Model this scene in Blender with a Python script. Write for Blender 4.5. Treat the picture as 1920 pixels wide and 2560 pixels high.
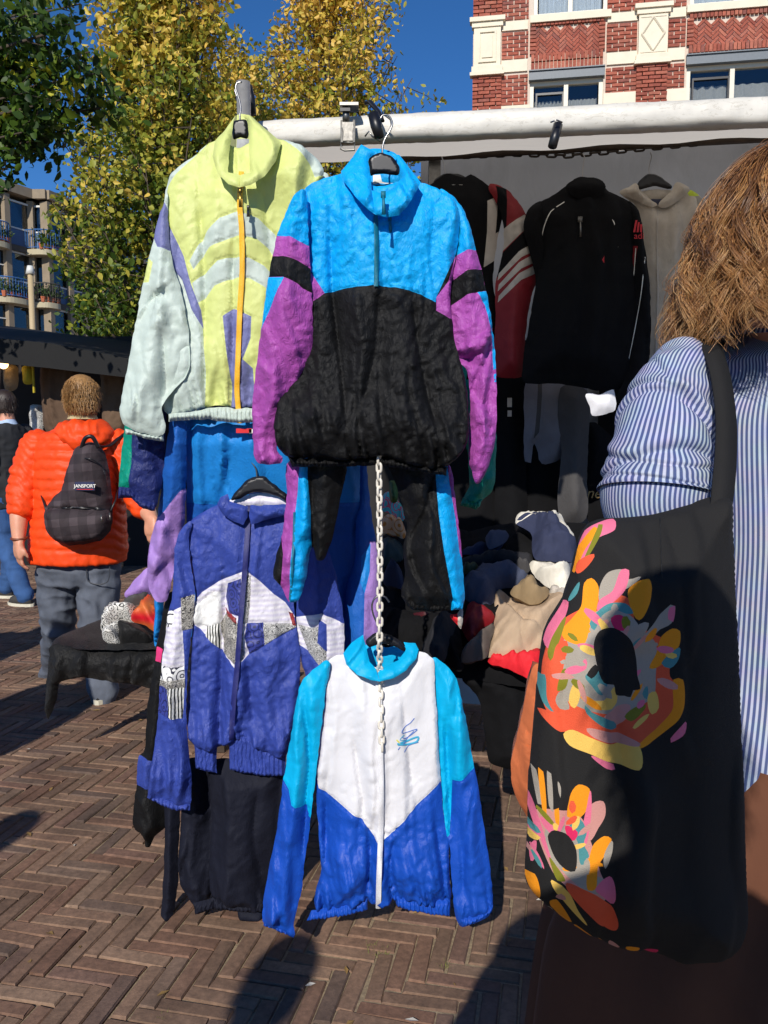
import bpy, bmesh, math, random
import numpy as np
from mathutils import Vector, Matrix
from mathutils.geometry import delaunay_2d_cdt

for o in list(bpy.data.objects):
    bpy.data.objects.remove(o, do_unlink=True)
scene = bpy.context.scene
COL = scene.collection

# ------------------------------------------------------------------ camera
FPX = 2000.0                      # focal length in photograph pixels (1920 x 2560)
PITCH = math.radians(5.14)
CAM_H = 1.45
cam = bpy.data.cameras.new('camera')
cam.sensor_fit = 'VERTICAL'
cam.sensor_height = 25.6
cam.lens = 20.0
cam.clip_start = 0.02
cam.clip_end = 500
cam_o = bpy.data.objects.new('camera', cam)
COL.objects.link(cam_o)
cam_o.location = (0, 0, CAM_H)
cam_o.rotation_euler = (math.pi / 2 - PITCH, 0, 0)
scene.camera = cam_o

# ------------------------------------------------------------------ light
SUN_EL = math.radians(32)
SUN_AZ = math.radians(13.5)         # shadows fall this far to the right of straight ahead
world = bpy.data.worlds.new('World')
scene.world = world
world.use_nodes = True
nt = world.node_tree
bg = nt.nodes['Background']
sky = nt.nodes.new('ShaderNodeTexSky')
sky.sky_type = 'NISHITA'
sky.sun_disc = False
sky.sun_elevation = SUN_EL
sky.sun_rotation = math.pi + SUN_AZ
sky.altitude = 1200
sky.air_density = 1.0
sky.dust_density = 0.0
sky.ozone_density = 10.0
hsv = nt.nodes.new('ShaderNodeHueSaturation')       # deep autumn blue, the same over the whole dome
hsv.inputs['Saturation'].default_value = 1.08
nt.links.new(sky.outputs[0], hsv.inputs['Color'])
nt.links.new(hsv.outputs[0], bg.inputs[0])
bg.inputs[1].default_value = 0.115
sun = bpy.data.lights.new('sun', 'SUN')
sun.energy = 4.8
sun.angle = math.radians(0.5)
sun.color = (1.0, 0.94, 0.85)
sun_o = bpy.data.objects.new('sun', sun)
COL.objects.link(sun_o)
SUN_DIR = Vector((math.cos(SUN_EL) * math.sin(SUN_AZ), math.cos(SUN_EL) * math.cos(SUN_AZ), -math.sin(SUN_EL)))
sun_o.rotation_euler = SUN_DIR.to_track_quat('-Z', 'Y').to_euler()
sun_o.location = (-5, -10, 12)
scene.view_settings.view_transform = 'Standard'
scene.view_settings.look = 'None'
scene.view_settings.exposure = 0.0
scene.view_settings.gamma = 1.0
scene.view_settings.use_curve_mapping = False

# ------------------------------------------------------------------ helpers
CP, SP = math.cos(PITCH), math.sin(PITCH)


def P(u, v, Y):
    """world point at depth Y seen at photograph pixel (u, v)"""
    b = (1280 - v) / FPX
    dy = CP + SP * b
    dz = -SP + CP * b
    t = Y / dy
    return Vector(((u - 960) / FPX * t, Y, CAM_H + dz * t))


def ground(u, v):
    b = (1280 - v) / FPX
    dz = -SP + CP * b
    t = -CAM_H / dz
    return Vector(((u - 960) / FPX * t, (CP + SP * b) * t, 0))


def crop(ox, oy, s):
    return lambda pts: [(ox + x * s, oy + y * s) for x, y in pts]


cA = crop(0, 0, .57866); cB = crop(960, 0, .57866); cC = crop(0, 440, .28933); cD = crop(0, 880, .45198)
cE = crop(280, 240, .43415); cF = crop(600, 240, .4522); cG = crop(280, 1000, .45213); cH = crop(600, 1150, .52006)
cI = crop(1000, 360, .55455); cJ = crop(1100, 1180, .62405); cK = crop(0, 1700, .60277); cL = crop(940, 1150, .38432)
cM = crop(560, 160, .30139); cN = crop(600, 2200, .5425)


def lin(r, g, b):
    def f(c):
        c /= 255.0
        return c / 12.92 if c <= .04045 else ((c + .055) / 1.055) ** 2.4
    return (f(r), f(g), f(b), 1.0)


def link(o, parent=None):
    COL.objects.link(o)
    if parent is not None:
        o.parent = parent
    return o


def tag(o, label, cat, group=None):
    o['label'] = label
    o['category'] = cat
    if group:
        o['group'] = group
    return o


def thing(name, label, cat, loc=(0, 0, 0), group=None):
    o = bpy.data.objects.new(name, None)
    o.empty_display_size = .1
    COL.objects.link(o)
    o.location = loc
    tag(o, label, cat, group)
    return o


def root_of(parent):
    """world translation of a parent chain (no rotations are used on roots built this way)"""
    v = Vector((0, 0, 0))
    while parent is not None:
        v = v + Vector(parent.location)
        parent = parent.parent
    return v


def mesh_obj(name, verts, faces, mats, parent=None, smooth=False, fmat=None, world=True, label=None):
    """verts in world space, stored relative to the parent"""
    me = bpy.data.meshes.new(name)
    off = root_of(parent) if world else Vector((0, 0, 0))
    vv = np.asarray(verts, dtype=float).reshape(-1, 3) - np.array(off)
    me.from_pydata(vv.tolist(), [], [tuple(int(i) for i in f) for f in faces])
    if not isinstance(mats, (list, tuple)):
        mats = [mats]
    for m in mats:
        me.materials.append(m)
    if smooth:
        me.polygons.foreach_set('use_smooth', [True] * len(me.polygons))
    if fmat is not None:
        me.polygons.foreach_set('material_index', [int(i) for i in fmat])
    me.update()
    o = bpy.data.objects.new(name, me)
    if smooth:
        o.cycles.shadow_terminator_geometry_offset = .15
        o.cycles.shadow_terminator_shading_offset = .1
    link(o, parent)
    if label:
        o['label'] = label
    return o


class MB:
    """collects boxes, tubes and polygons for ONE part"""
    def __init__(self):
        self.v = []; self.f = []

    def add(self, verts, faces):
        n = len(self.v)
        self.v += [tuple(p) for p in verts]
        self.f += [tuple(i + n for i in f) for f in faces]
        return self

    def box(self, c, sx, sy, sz, rz=0.0, R=None):
        R = R or Matrix.Rotation(rz, 3, 'Z')
        c = Vector(c)
        vs = [c + R @ Vector((x * sx / 2, y * sy / 2, z * sz / 2)) for x in (-1, 1) for y in (-1, 1) for z in (-1, 1)]
        return self.add(vs, [(0, 1, 3, 2), (4, 6, 7, 5), (0, 4, 5, 1), (2, 3, 7, 6), (0, 2, 6, 4), (1, 5, 7, 3)])

    def tube(self, pts, rad, n=8, cap=True, flat=1.0):
        pts = [Vector(p) for p in pts]
        if not isinstance(rad, (list, tuple)):
            rad = [rad] * len(pts)
        vs = []; fs = []
        up = None
        for i, p in enumerate(pts):
            a = pts[max(i - 1, 0)]; b = pts[min(i + 1, len(pts) - 1)]
            t = (b - a).normalized()
            if up is None:
                up = Vector((0, 0, 1)) if abs(t.z) < .9 else Vector((0, 1, 0))
            s = t.cross(up)
            if s.length < 1e-6:
                s = t.orthogonal()
            s.normalize()
            up = s.cross(t).normalized()
            for k in range(n):
                an = 2 * math.pi * k / n
                vs.append(p + (s * math.cos(an) + up * math.sin(an) * flat) * rad[i])
        for i in range(len(pts) - 1):
            for k in range(n):
                fs.append((i * n + k, i * n + (k + 1) % n, (i + 1) * n + (k + 1) % n, (i + 1) * n + k))
        if cap:
            fs.append(tuple(range(n))[::-1])
            fs.append(tuple((len(pts) - 1) * n + k for k in range(n)))
        return self.add(vs, fs)

    def rings(self, rings, n=16, cap=True):
        """rings: (center, axis_a, axis_b) ; elliptical loft"""
        vs = []; fs = []
        for c, a, b in rings:
            c = Vector(c); a = Vector(a); b = Vector(b)
            for k in range(n):
                an = 2 * math.pi * k / n
                vs.append(c + a * math.cos(an) + b * math.sin(an))
        for i in range(len(rings) - 1):
            for k in range(n):
                fs.append((i * n + k, i * n + (k + 1) % n, (i + 1) * n + (k + 1) % n, (i + 1) * n + k))
        if cap:
            fs.append(tuple(range(n))[::-1])
            fs.append(tuple((len(rings) - 1) * n + k for k in range(n)))
        return self.add(vs, fs)

    def ball(self, c, rx, ry, rz, n=12, m=8):
        c = Vector(c)
        rs = []
        for i in range(m + 1):
            th = math.pi * (i + .02) / (m + .04)
            rs.append((c + Vector((0, 0, -rz * math.cos(th))), (rx * math.sin(th), 0, 0), (0, ry * math.sin(th), 0)))
        return self.rings(rs, n)

    def build(self, name, mat, parent=None, smooth=False, label=None):
        return mesh_obj(name, self.v, self.f, mat, parent, smooth, label=label)


def sphere(mb, c, r, n=10, m=7):
    return mb.ball(c, r, r, r, n, m)


def remesh_bake(o, voxel, smooth_it=4, fac=.5, adaptivity=0):
    """fuse overlapping lofts into one continuous skin"""
    m = o.modifiers.new('r', 'REMESH'); m.mode = 'VOXEL'; m.voxel_size = voxel; m.use_smooth_shade = True
    s = o.modifiers.new('s', 'SMOOTH'); s.iterations = smooth_it; s.factor = fac
    bpy.context.view_layer.update()
    dg = bpy.context.evaluated_depsgraph_get()
    me = bpy.data.meshes.new_from_object(o.evaluated_get(dg))
    o.modifiers.clear()
    old = o.data
    mats = list(old.materials)
    o.data = me
    me.name = old.name
    bpy.data.meshes.remove(old)
    if not me.materials:
        for mm in mats:
            me.materials.append(mm)
    me.polygons.foreach_set('use_smooth', [True] * len(me.polygons))
    return o


# ------------------------------------------------------------------ numpy noise
def _hash(ix, iy, seed):
    h = (ix.astype(np.int64) * 374761393 + iy.astype(np.int64) * 668265263 + seed * 144665) & 0x7fffffff
    h = ((h ^ (h >> 13)) * 1274126177) & 0x7fffffff
    h = (h ^ (h >> 16)) & 0x7fffffff
    return h / float(0x7fffffff) * 2 - 1


def vnoise(x, y, seed=0):
    x = np.asarray(x, float); y = np.asarray(y, float)
    ix = np.floor(x); iy = np.floor(y)
    fx = x - ix; fy = y - iy
    fx = fx * fx * fx * (fx * (fx * 6 - 15) + 10); fy = fy * fy * fy * (fy * (fy * 6 - 15) + 10)
    a = _hash(ix, iy, seed); b = _hash(ix + 1, iy, seed); c = _hash(ix, iy + 1, seed); d = _hash(ix + 1, iy + 1, seed)
    return (a * (1 - fx) + b * fx) * (1 - fy) + (c * (1 - fx) + d * fx) * fy


def ridged(x, y, seed=0):
    return 1 - 2 * np.abs(vnoise(x, y, seed))


def inside(poly, x, y):
    poly = np.asarray(poly, float)
    n = len(poly)
    r = np.zeros(x.shape, bool)
    j = n - 1
    for i in range(n):
        xi, yi = poly[i]; xj, yj = poly[j]
        if yi != yj:
            c = ((yi > y) != (yj > y)) & (x < (xj - xi) * (y - yi) / (yj - yi) + xi)
            r ^= c
        j = i
    return r


def seg_dist(poly, x, y, closed=True):
    poly = np.asarray(poly, float)
    d = np.full(x.shape, 1e9)
    n = len(poly)
    for i in range(n if closed else n - 1):
        a = poly[i]; b = poly[(i + 1) % n]
        ab = b - a
        L = max(ab @ ab, 1e-9)
        t = np.clip(((x - a[0]) * ab[0] + (y - a[1]) * ab[1]) / L, 0, 1)
        d = np.minimum(d, np.hypot(x - a[0] - t * ab[0], y - a[1] - t * ab[1]))
    return d


def catmull(pts, step, closed=True, tension=.5):
    pts = [np.array(p, float) for p in pts]
    n = len(pts)
    out = []
    for i in range(n if closed else n - 1):
        p0 = pts[(i - 1) % n] if closed or i > 0 else pts[0]
        p1 = pts[i]; p2 = pts[(i + 1) % n]
        p3 = pts[(i + 2) % n] if closed or i + 2 < n else pts[-1]
        L = np.linalg.norm(p2 - p1)
        m1 = (p2 - p0); m2 = (p3 - p1)
        for m in (m1, m2):
            l = np.linalg.norm(m)
            if l > 1e-6:
                m *= min(1.0, 1.0 * L / l) if l > L else 1.0
        k = max(1, int(round(L / step)))
        for j in range(k):
            t = j / k
            h = (2 * t**3 - 3 * t**2 + 1) * p1 + (t**3 - 2 * t**2 + t) * m1 * tension * 1.6 + (-2 * t**3 + 3 * t**2) * p2 + (t**3 - t**2) * m2 * tension * 1.6
            out.append(h)
    if not closed:
        out.append(pts[-1])
    return np.array(out)


def densify(pts, step, closed=True):
    pts = [np.array(p, float) for p in pts]
    out = []
    n = len(pts)
    for i in range(n if closed else n - 1):
        a = pts[i]; b = pts[(i + 1) % n]
        k = max(1, int(round(np.linalg.norm(b - a) / step)))
        for j in range(k):
            out.append(a + (b - a) * j / k)
    if not closed:
        out.append(pts[-1])
    return np.array(out)


# ------------------------------------------------------------------ materials
MATS = {}


def principled(name):
    m = bpy.data.materials.new(name)
    m.use_nodes = True
    return m, m.node_tree, m.node_tree.nodes['Principled BSDF']


def N(t, kind, **kw):
    n = t.nodes.new(kind)
    for k, v in kw.items():
        if k.startswith('i_'):
            key = k[2:]
            key = int(key) if key.isdigit() else key.replace('_', ' ')
            n.inputs[key].default_value = v
        else:
            setattr(n, k, v)
    return n


def mixc(t, fac, a, b, blend='MIX'):
    n = t.nodes.new('ShaderNodeMix'); n.data_type = 'RGBA'; n.blend_type = blend
    for sock, val in ((n.inputs[0], fac), (n.inputs[6], a), (n.inputs[7], b)):
        if hasattr(val, 'is_output') or isinstance(val, bpy.types.NodeSocket):
            t.links.new(val, sock)
        else:
            sock.default_value = val
    return n.outputs[2]


def ramp(t, src, stops):
    r = t.nodes.new('ShaderNodeValToRGB')
    t.links.new(src, r.inputs[0])
    e = r.color_ramp.elements
    while len(e) > 1:
        e.remove(e[-1])
    e[0].position = stops[0][0]; e[0].color = stops[0][1]
    for p, c in stops[1:]:
        x = e.new(p); x.color = c
    return r.outputs[0]


def fabric(name, rgb, rough=.55, crinkle=.4, scale=60, vary=.12, weave=0, spec=.4, sheen=0.0, coat=0, stretch=(1, 1, .55), trans=0.0):
    """crumpled cloth: noisy tone, crinkle relief"""
    if name in MATS:
        return MATS[name]
    m, t, b = principled(name)
    tc = N(t, 'ShaderNodeTexCoord')
    mp = N(t, 'ShaderNodeMapping'); mp.inputs['Scale'].default_value = stretch
    t.links.new(tc.outputs['Object'], mp.inputs[0])
    n1 = N(t, 'ShaderNodeTexNoise', i_Scale=scale * .35, i_Detail=5.0, i_Roughness=.6, i_Distortion=.6)
    n2 = N(t, 'ShaderNodeTexNoise', i_Scale=scale * 1.5, i_Detail=3.0, i_Roughness=.55, i_Distortion=.7)
    t.links.new(mp.outputs[0], n1.inputs[0]); t.links.new(mp.outputs[0], n2.inputs[0])
    c = lin(*rgb)
    dark = tuple(x * (1 - vary) for x in c[:3]) + (1,)
    lite = tuple(min(1, x * (1 + vary * .8)) for x in c[:3]) + (1,)
    t.links.new(ramp(t, n1.outputs[0], [(.35, dark), (.65, lite)]), b.inputs['Base Color'])
    b.inputs['Roughness'].default_value = rough
    b.inputs['Specular IOR Level'].default_value = spec
    b.inputs['Sheen Weight'].default_value = sheen
    b.inputs['Coat Weight'].default_value = coat
    # ridged crinkles
    ab = N(t, 'ShaderNodeMath', operation='SUBTRACT'); ab.inputs[1].default_value = .5
    t.links.new(n2.outputs[0], ab.inputs[0])
    ab2 = N(t, 'ShaderNodeMath', operation='ABSOLUTE'); t.links.new(ab.outputs[0], ab2.inputs[0])
    bump = N(t, 'ShaderNodeBump', i_Strength=crinkle * 1.0, i_Distance=.008)
    t.links.new(ab2.outputs[0], bump.inputs['Height'])
    last = bump
    if weave:
        w = N(t, 'ShaderNodeTexNoise', i_Scale=weave, i_Detail=2.0)
        t.links.new(tc.outputs['Object'], w.inputs[0])
        b2 = N(t, 'ShaderNodeBump', i_Strength=.35, i_Distance=.002)
        t.links.new(w.outputs[0], b2.inputs['Height']); t.links.new(bump.outputs[0], b2.inputs['Normal'])
        last = b2
    t.links.new(last.outputs[0], b.inputs['Normal'])
    if trans:
        tr = N(t, 'ShaderNodeBsdfTranslucent'); tr.inputs[0].default_value = c
        mx = N(t, 'ShaderNodeMixShader'); mx.inputs[0].default_value = trans
        t.links.new(b.outputs[0], mx.inputs[1]); t.links.new(tr.outputs[0], mx.inputs[2])
        t.links.new(mx.outputs[0], t.nodes['Material Output'].inputs[0])
    MATS[name] = m
    return m


def nylon(name, rgb, **k):
    d = dict(rough=.5, crinkle=.5, scale=75, vary=.08, spec=.3)
    d.update(k)
    return fabric(name, rgb, **d)


def plain(name, rgb, rough=.5, metal=0.0, spec=.5, vary=.1, scale=30, bump=.1, dist=.003):
    if name in MATS:
        return MATS[name]
    m, t, b = principled(name)
    tc = N(t, 'ShaderNodeTexCoord')
    n1 = N(t, 'ShaderNodeTexNoise', i_Scale=scale, i_Detail=6.0, i_Roughness=.65)
    t.links.new(tc.outputs['Object'], n1.inputs[0])
    c = lin(*rgb)
    dark = tuple(x * (1 - vary) for x in c[:3]) + (1,)
    lite = tuple(min(1, x * (1 + vary)) for x in c[:3]) + (1,)
    t.links.new(ramp(t, n1.outputs[0], [(.3, dark), (.7, lite)]), b.inputs['Base Color'])
    b.inputs['Roughness'].default_value = rough
    b.inputs['Metallic'].default_value = metal
    b.inputs['Specular IOR Level'].default_value = spec
    bp = N(t, 'ShaderNodeBump', i_Strength=bump, i_Distance=dist)
    t.links.new(n1.outputs[0], bp.inputs['Height']); t.links.new(bp.outputs[0], b.inputs['Normal'])
    MATS[name] = m
    return m


# ------------------------------------------------------------------ cloth builder
def crease(u, v, w, seed):
    """crumpled cloth: sharp valley lines between smooth facets, -1..1"""
    q = .35 * w * vnoise(u / (w * 1.7), v / (w * 1.7), seed + 51)
    a = np.abs(vnoise((u + q) / w, (v - q) / (w * 1.25), seed))
    c, s_ = math.cos(.9), math.sin(.9)
    b = np.abs(vnoise((u * c + v * s_ + q) / (w * .8), (v * c - u * s_) / (w * 1.5), seed + 1))
    return np.minimum(a, b * 1.1) * 3.2 - .8


def side_of(pts, u, v):
    """+1 on the left of a polyline as seen in the picture, -1 on its right"""
    d = np.full(u.shape, 1e9); sg = np.zeros(u.shape)
    for i in range(len(pts) - 1):
        a = pts[i]; b = pts[i + 1]
        ab = b - a; L = max(ab @ ab, 1e-9)
        if ab[1] < 0 or (abs(ab[1]) < 1e-6 and ab[0] > 0):
            q = -1.0
        else:
            q = 1.0
        t = np.clip(((u - a[0]) * ab[0] + (v - a[1]) * ab[1]) / L, 0, 1)
        dist = np.hypot(u - a[0] - t * ab[0], v - a[1] - t * ab[1])
        cr = (ab[0] * (v - a[1]) - ab[1] * (u - a[0])) * q
        near = dist < d
        sg = np.where(near, np.sign(cr), sg); d = np.where(near, dist, d)
    return sg


def seg_end(pts, u, v):
    return np.minimum(np.hypot(u - pts[0][0], v - pts[0][1]), np.hypot(u - pts[-1][0], v - pts[-1][1]))


def fold_field(u, v, spec, seed):
    """displacement in metres; spec: dict of drape / crinkle / lines"""
    d = np.zeros(u.shape)
    ang = math.radians(spec.get('ang', 0))
    cu = u * math.cos(ang) + v * math.sin(ang)
    cv = -u * math.sin(ang) + v * math.cos(ang)
    wob = 14 * vnoise(u / 70, v / 110, seed + 9)
    a = spec.get('drape', .006)
    if a:
        wx = spec.get('wx', 46); wy = spec.get('wy', 260)
        wx = wx * 1.25
        warp = 26 * vnoise(u / 210, v / 190, seed + 12)
        for o_, sc_, am in ((0, 1.0, 1.0), (.37, .58, .5)):
            ph = (cu + wob + warp) / (wx * sc_) + o_
            fid = np.floor(ph); f_ = ph - fid
            # each fold: a slow rise and a quick drop, fading in and out along its length
            A = np.clip(vnoise(fid * 7.31 + .5, cv / (wy * sc_), seed + int(o_ * 10)) * 1.6 + .25, 0, 1)
            flip = _hash(fid, fid * 0 + 3, seed) > .6
            f_ = np.where(flip, 1 - f_, f_)
            prof = np.where(f_ < .76, np.clip(f_ / .76, 0, 1) ** 1.3, np.cos(np.pi / 2 * np.clip((f_ - .76) / .24, 0, 1)) ** .8)
            d += a * am * A * prof * 1.7
        d += a * .35 * vnoise(u / 130, v / 150, seed + 4)
    a = spec.get('crush', .0025)
    if a:
        w = spec.get('cw', 26)
        patch = .45 + .55 * np.clip(.5 + 1.2 * vnoise(u / 85, v / 95, seed + 31), 0, 1)
        d += a * .9 * patch * (.9 * crease(u, v, w * 1.15, seed + 2) + .8 * crease(u, v, w * .6, seed + 3))
    if 'low' in spec:                          # extra crumpling below a line
        a, v0, w = spec['low']
        d += a * np.clip((v - v0) / 60.0, 0, 1) * (crease(u, v, w, seed + 61) + .55 * crease(u, v, w * .5, seed + 62))
    if 'gather' in spec:                       # bunched folds close to an elastic hem (line v = a + b u)
        a, v0, slope, reach = spec['gather']
        dist = np.abs(v - (v0 + slope * (u - 960)))
        k = np.exp(-dist / reach)
        d += a * k * (2.2 * np.abs(vnoise(u / 15 + .012 * dist, dist / 130, seed + 6)) - .35) + a * .5 * k * vnoise(u / 34, dist / 60, seed + 16)
    for ln in spec.get('lines', []):           # explicit creases (pts, width, height)
        pts, w, h = ln
        pts = catmull(pts, 12, False)
        dd = seg_dist(pts, u, v, False)
        if h < 0:
            # a crease: steep wall on the side away from the sun, long slope on the other
            sg = side_of(pts, u, v)
            fade = np.clip((seg_end(pts, u, v)) / 40.0, 0, 1)
            d += 1.7 * h * np.where(sg > 0, np.exp(-dd / (w * .75)), np.exp(-dd / (w * 2.2))) * (.35 + .65 * fade)
        else:
            d += h * np.exp(-(dd / w) ** 2) * (.75 + .5 * np.abs(vnoise(u / 30, v / 40, seed + 41)))
    if 'rib' in spec:
        a, per = spec['rib']
        ph = u * math.cos(ang) + v * math.sin(ang) + 3 * vnoise(u / 25, v / 14, seed + 7)
        d += a * (np.abs(np.sin(math.pi * ph / per)) * 1.5 - .7 + .5 * vnoise(ph / per * 1.3, v / 20, seed + 8))
    return d


def components(T, lab, mats):
    """label triangles by connected patch of one material"""
    mid = [m.name for m in mats]
    uniq = list(dict.fromkeys(mid))
    ml = np.array([uniq.index(mid[l]) for l in lab])
    par = list(range(len(T)))

    def find(a):
        while par[a] != a:
            par[a] = par[par[a]]; a = par[a]
        return a
    ed = {}
    for k, tri in enumerate(T):
        for a, b in ((tri[0], tri[1]), (tri[1], tri[2]), (tri[2], tri[0])):
            key = (a, b) if a < b else (b, a)
            o = ed.get(key)
            if o is None:
                ed[key] = k
            elif ml[o] == ml[k]:
                ra, rb = find(o), find(k)
                if ra != rb:
                    par[ra] = rb
    return np.array([find(k) for k in range(len(T))])


SURF = {}


def surf_depth(o, u, v):
    V2, W = SURF[o.name]
    d = (V2[:, 0] - u) ** 2 + (V2[:, 1] - v) ** 2
    k = np.argpartition(d, 4)[:4]
    w = 1 / (d[k] + 1e-3)
    return float((W[k, 1] * w).sum() / w.sum())


def cloth(parent, name, outline, Y, mat, regions=(), step=8, thick=.03, wid=60, back=.5, fold=None, seed=1,
          smooth=True, dY=None, axis=None, names=None, merge=False, backmat=None, seam=.0045, extra=None, attr=None, rough_out=1.6, plane=None, puff=.12):
    """one sewn piece: an outlined, inflated, folded sheet with front panels (one mesh each) and a back.
    outline in photograph pixels, laid out on the plane at depth Y (or on `plane`: (point, normal)), displaced towards its normal"""
    fold = fold or {}
    out = catmull(outline, step, True) if smooth else densify(outline, step, True)
    if rough_out:
        out = out + np.stack([vnoise(out[:, 0] / 14, out[:, 1] / 14, seed + 20), vnoise(out[:, 0] / 14, out[:, 1] / 14, seed + 21)], 1) * rough_out
    verts = [tuple(p) for p in out]
    n0 = len(verts)
    edges = [(i, (i + 1) % n0) for i in range(n0)]
    x0, y0 = out.min(0); x1, y1 = out.max(0)
    regs = []
    for r in regions:
        poly, m = r[0], r[1]
        sm = len(r) > 2 and r[2]
        rp = catmull(poly, step, True) if sm else densify(poly, step, True)
        rp = np.stack([np.clip(rp[:, 0], x0 - 40, x1 + 40), np.clip(rp[:, 1], y0 - 40, y1 + 40)], 1)
        keep = [0]
        for i in range(1, len(rp)):
            if np.linalg.norm(rp[i] - rp[keep[-1]]) > .6:
                keep.append(i)
        rp = rp[keep]
        regs.append((rp, m))
        s = len(verts)
        verts += [tuple(p) for p in rp]
        edges += [(s + i, s + (i + 1) % len(rp)) for i in range(len(rp))]
    guides = []
    for ln in fold.get('lines', []):
        if ln[2] >= 0:
            continue
        base = catmull(ln[0], step * .9, False)
        tg = np.gradient(base, axis=0); tg /= np.maximum(np.linalg.norm(tg, axis=1), 1e-9)[:, None]
        nr = np.stack([-tg[:, 1], tg[:, 0]], 1)
        nr *= np.where(nr[:, :1] > 0, -1, 1)            # towards the left in the picture
        for off in (0, 1.1, 2.6):
            gl = base + nr * ln[1] * .75 * off
            okg = inside(out, gl[:, 0], gl[:, 1]) & (seg_dist(out, gl[:, 0], gl[:, 1]) > step * .5)
            for rp, _ in regs:
                okg &= seg_dist(rp, gl[:, 0], gl[:, 1]) > step * .35
            for og in guides:
                okg &= seg_dist(og, gl[:, 0], gl[:, 1], False) > step * .4
            ids = []
            for k_ in range(len(gl)):
                if okg[k_]:
                    verts.append(tuple(gl[k_])); ids.append(len(verts) - 1)
                    if len(ids) > 1 and okg[k_ - 1]:
                        edges.append((ids[-2], ids[-1]))
            guides.append(gl)
    gx, gy = np.meshgrid(np.arange(x0, x1, step), np.arange(y0, y1, step * .87))
    gx = gx + (np.arange(gx.shape[0]) % 2)[:, None] * step * .5
    rs = np.random.RandomState(seed + 77)
    gx = gx.ravel() + rs.uniform(-.18, .18, gx.size) * step; gy = gy.ravel() + rs.uniform(-.18, .18, gy.size) * step
    ok = inside(out, gx, gy)
    gx, gy = gx[ok], gy[ok]
    ok = seg_dist(out, gx, gy) > step * .45
    for rp, _ in regs:
        ok &= seg_dist(rp, gx, gy) > step * .4
    for gl in guides:
        ok &= seg_dist(gl, gx, gy, False) > step * .45
    verts += list(zip(gx[ok], gy[ok]))
    rv, re, rf, *_ = delaunay_2d_cdt([Vector((float(a), float(b))) for a, b in verts], edges, [], 0, 1e-4)
    V2 = np.array([(p.x, p.y) for p in rv])
    T = np.array([f for f in rf if len(f) == 3])
    cen = V2[T].mean(1)
    T = T[inside(out, cen[:, 0], cen[:, 1])]
    cen = V2[T].mean(1)
    lab = np.zeros(len(T), int)
    for i, (rp, _) in enumerate(regs):
        lab[inside(rp, cen[:, 0], cen[:, 1])] = i + 1
    u, v = V2[:, 0], V2[:, 1]
    de = seg_dist(out, u, v)
    t = np.clip(de / wid, 0, 1)
    infl = puff * np.sqrt(np.clip(1 - (1 - t) ** 2, 0, 1)) + (1 - puff) * t * t * (3 - 2 * t)
    et = np.clip(de / 8.0, 0, 1)
    rim = .0032 * np.sqrt(np.clip(1 - (1 - et) ** 2, 0, 1)) * (1 - puff)
    edge = np.clip(de / (step * 1.3), 0, 1)
    disp = thick * infl + rim + fold_field(u, v, fold, seed) * (0.25 + .75 * edge)
    if extra is not None:
        disp = disp + extra(u, v) * edge
    # seams: verts between differently coloured panels sink a little
    if seam and len(regs):
        vl = [None] * len(V2)
        border = np.zeros(len(V2), bool)
        for k, tri in enumerate(T):
            for i in tri:
                if vl[i] is None:
                    vl[i] = lab[k]
                elif vl[i] != lab[k]:
                    border[i] = True
        disp = disp - seam * border
    disp = np.where(de < .05, np.minimum(disp, 0) * 0, disp)
    Yv = np.full(u.shape, Y, float)
    if dY is not None:
        Yv = Yv + dY(u, v)

    def place(uu, vv, yy, dd):
        if plane is None:
            b = (1280 - vv) / FPX
            dy = CP + SP * b; dz = -SP + CP * b
            tt = yy / dy
            pts = np.stack([(uu - 960) / FPX * tt, yy, CAM_H + dz * tt], 1)
            nn = np.array([0, -1.0, 0])
        else:
            p0, nn = plane
            p0 = np.array(p0); nn = np.array(nn, float); nn /= np.linalg.norm(nn)
            b = (1280 - vv) / FPX
            D = np.stack([(uu - 960) / FPX, CP + SP * b, -SP + CP * b], 1)
            o = np.array([0, 0, CAM_H])
            tt = ((p0 - o) @ nn) / (D @ nn)
            pts = o + D * tt[:, None]
        return pts + nn * np.asarray(dd)[:, None]
    W = place(u, v, Yv, disp)
    # full-surface normals so that panels shade as one cloth
    fn = np.cross(W[T[:, 1]] - W[T[:, 0]], W[T[:, 2]] - W[T[:, 0]])
    vn = np.zeros_like(W)
    for i in range(3):
        np.add.at(vn, T[:, i], fn)
    camv = np.array([0, 0, CAM_H]) - W
    ref = (camv * vn).sum()
    if ref < 0:
        T = T[:, ::-1]; vn = -vn
    vn /= np.maximum(np.linalg.norm(vn, axis=1), 1e-12)[:, None]
    mats = [mat] + [m for _, m in regs]
    objs = []
    if merge:
        groups = [(name, np.ones(len(T), bool))]
    else:
        groups = []
        comp = components(T, lab, mats)
        ids, cnt = np.unique(comp, return_counts=True)
        base_ids = [i for i in ids[np.argsort(-cnt)] if lab[comp == i][0] == 0] or list(ids[np.argsort(-cnt)])
        order = [base_ids[0]] + [i for i in ids[np.argsort(-cnt)] if i != base_ids[0]]
        for q, i in enumerate(order):
            if (comp == i).sum() < 3:
                continue
            groups.append((name if q == 0 else (names or 'panel'), comp == i))
    first = None
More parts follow.
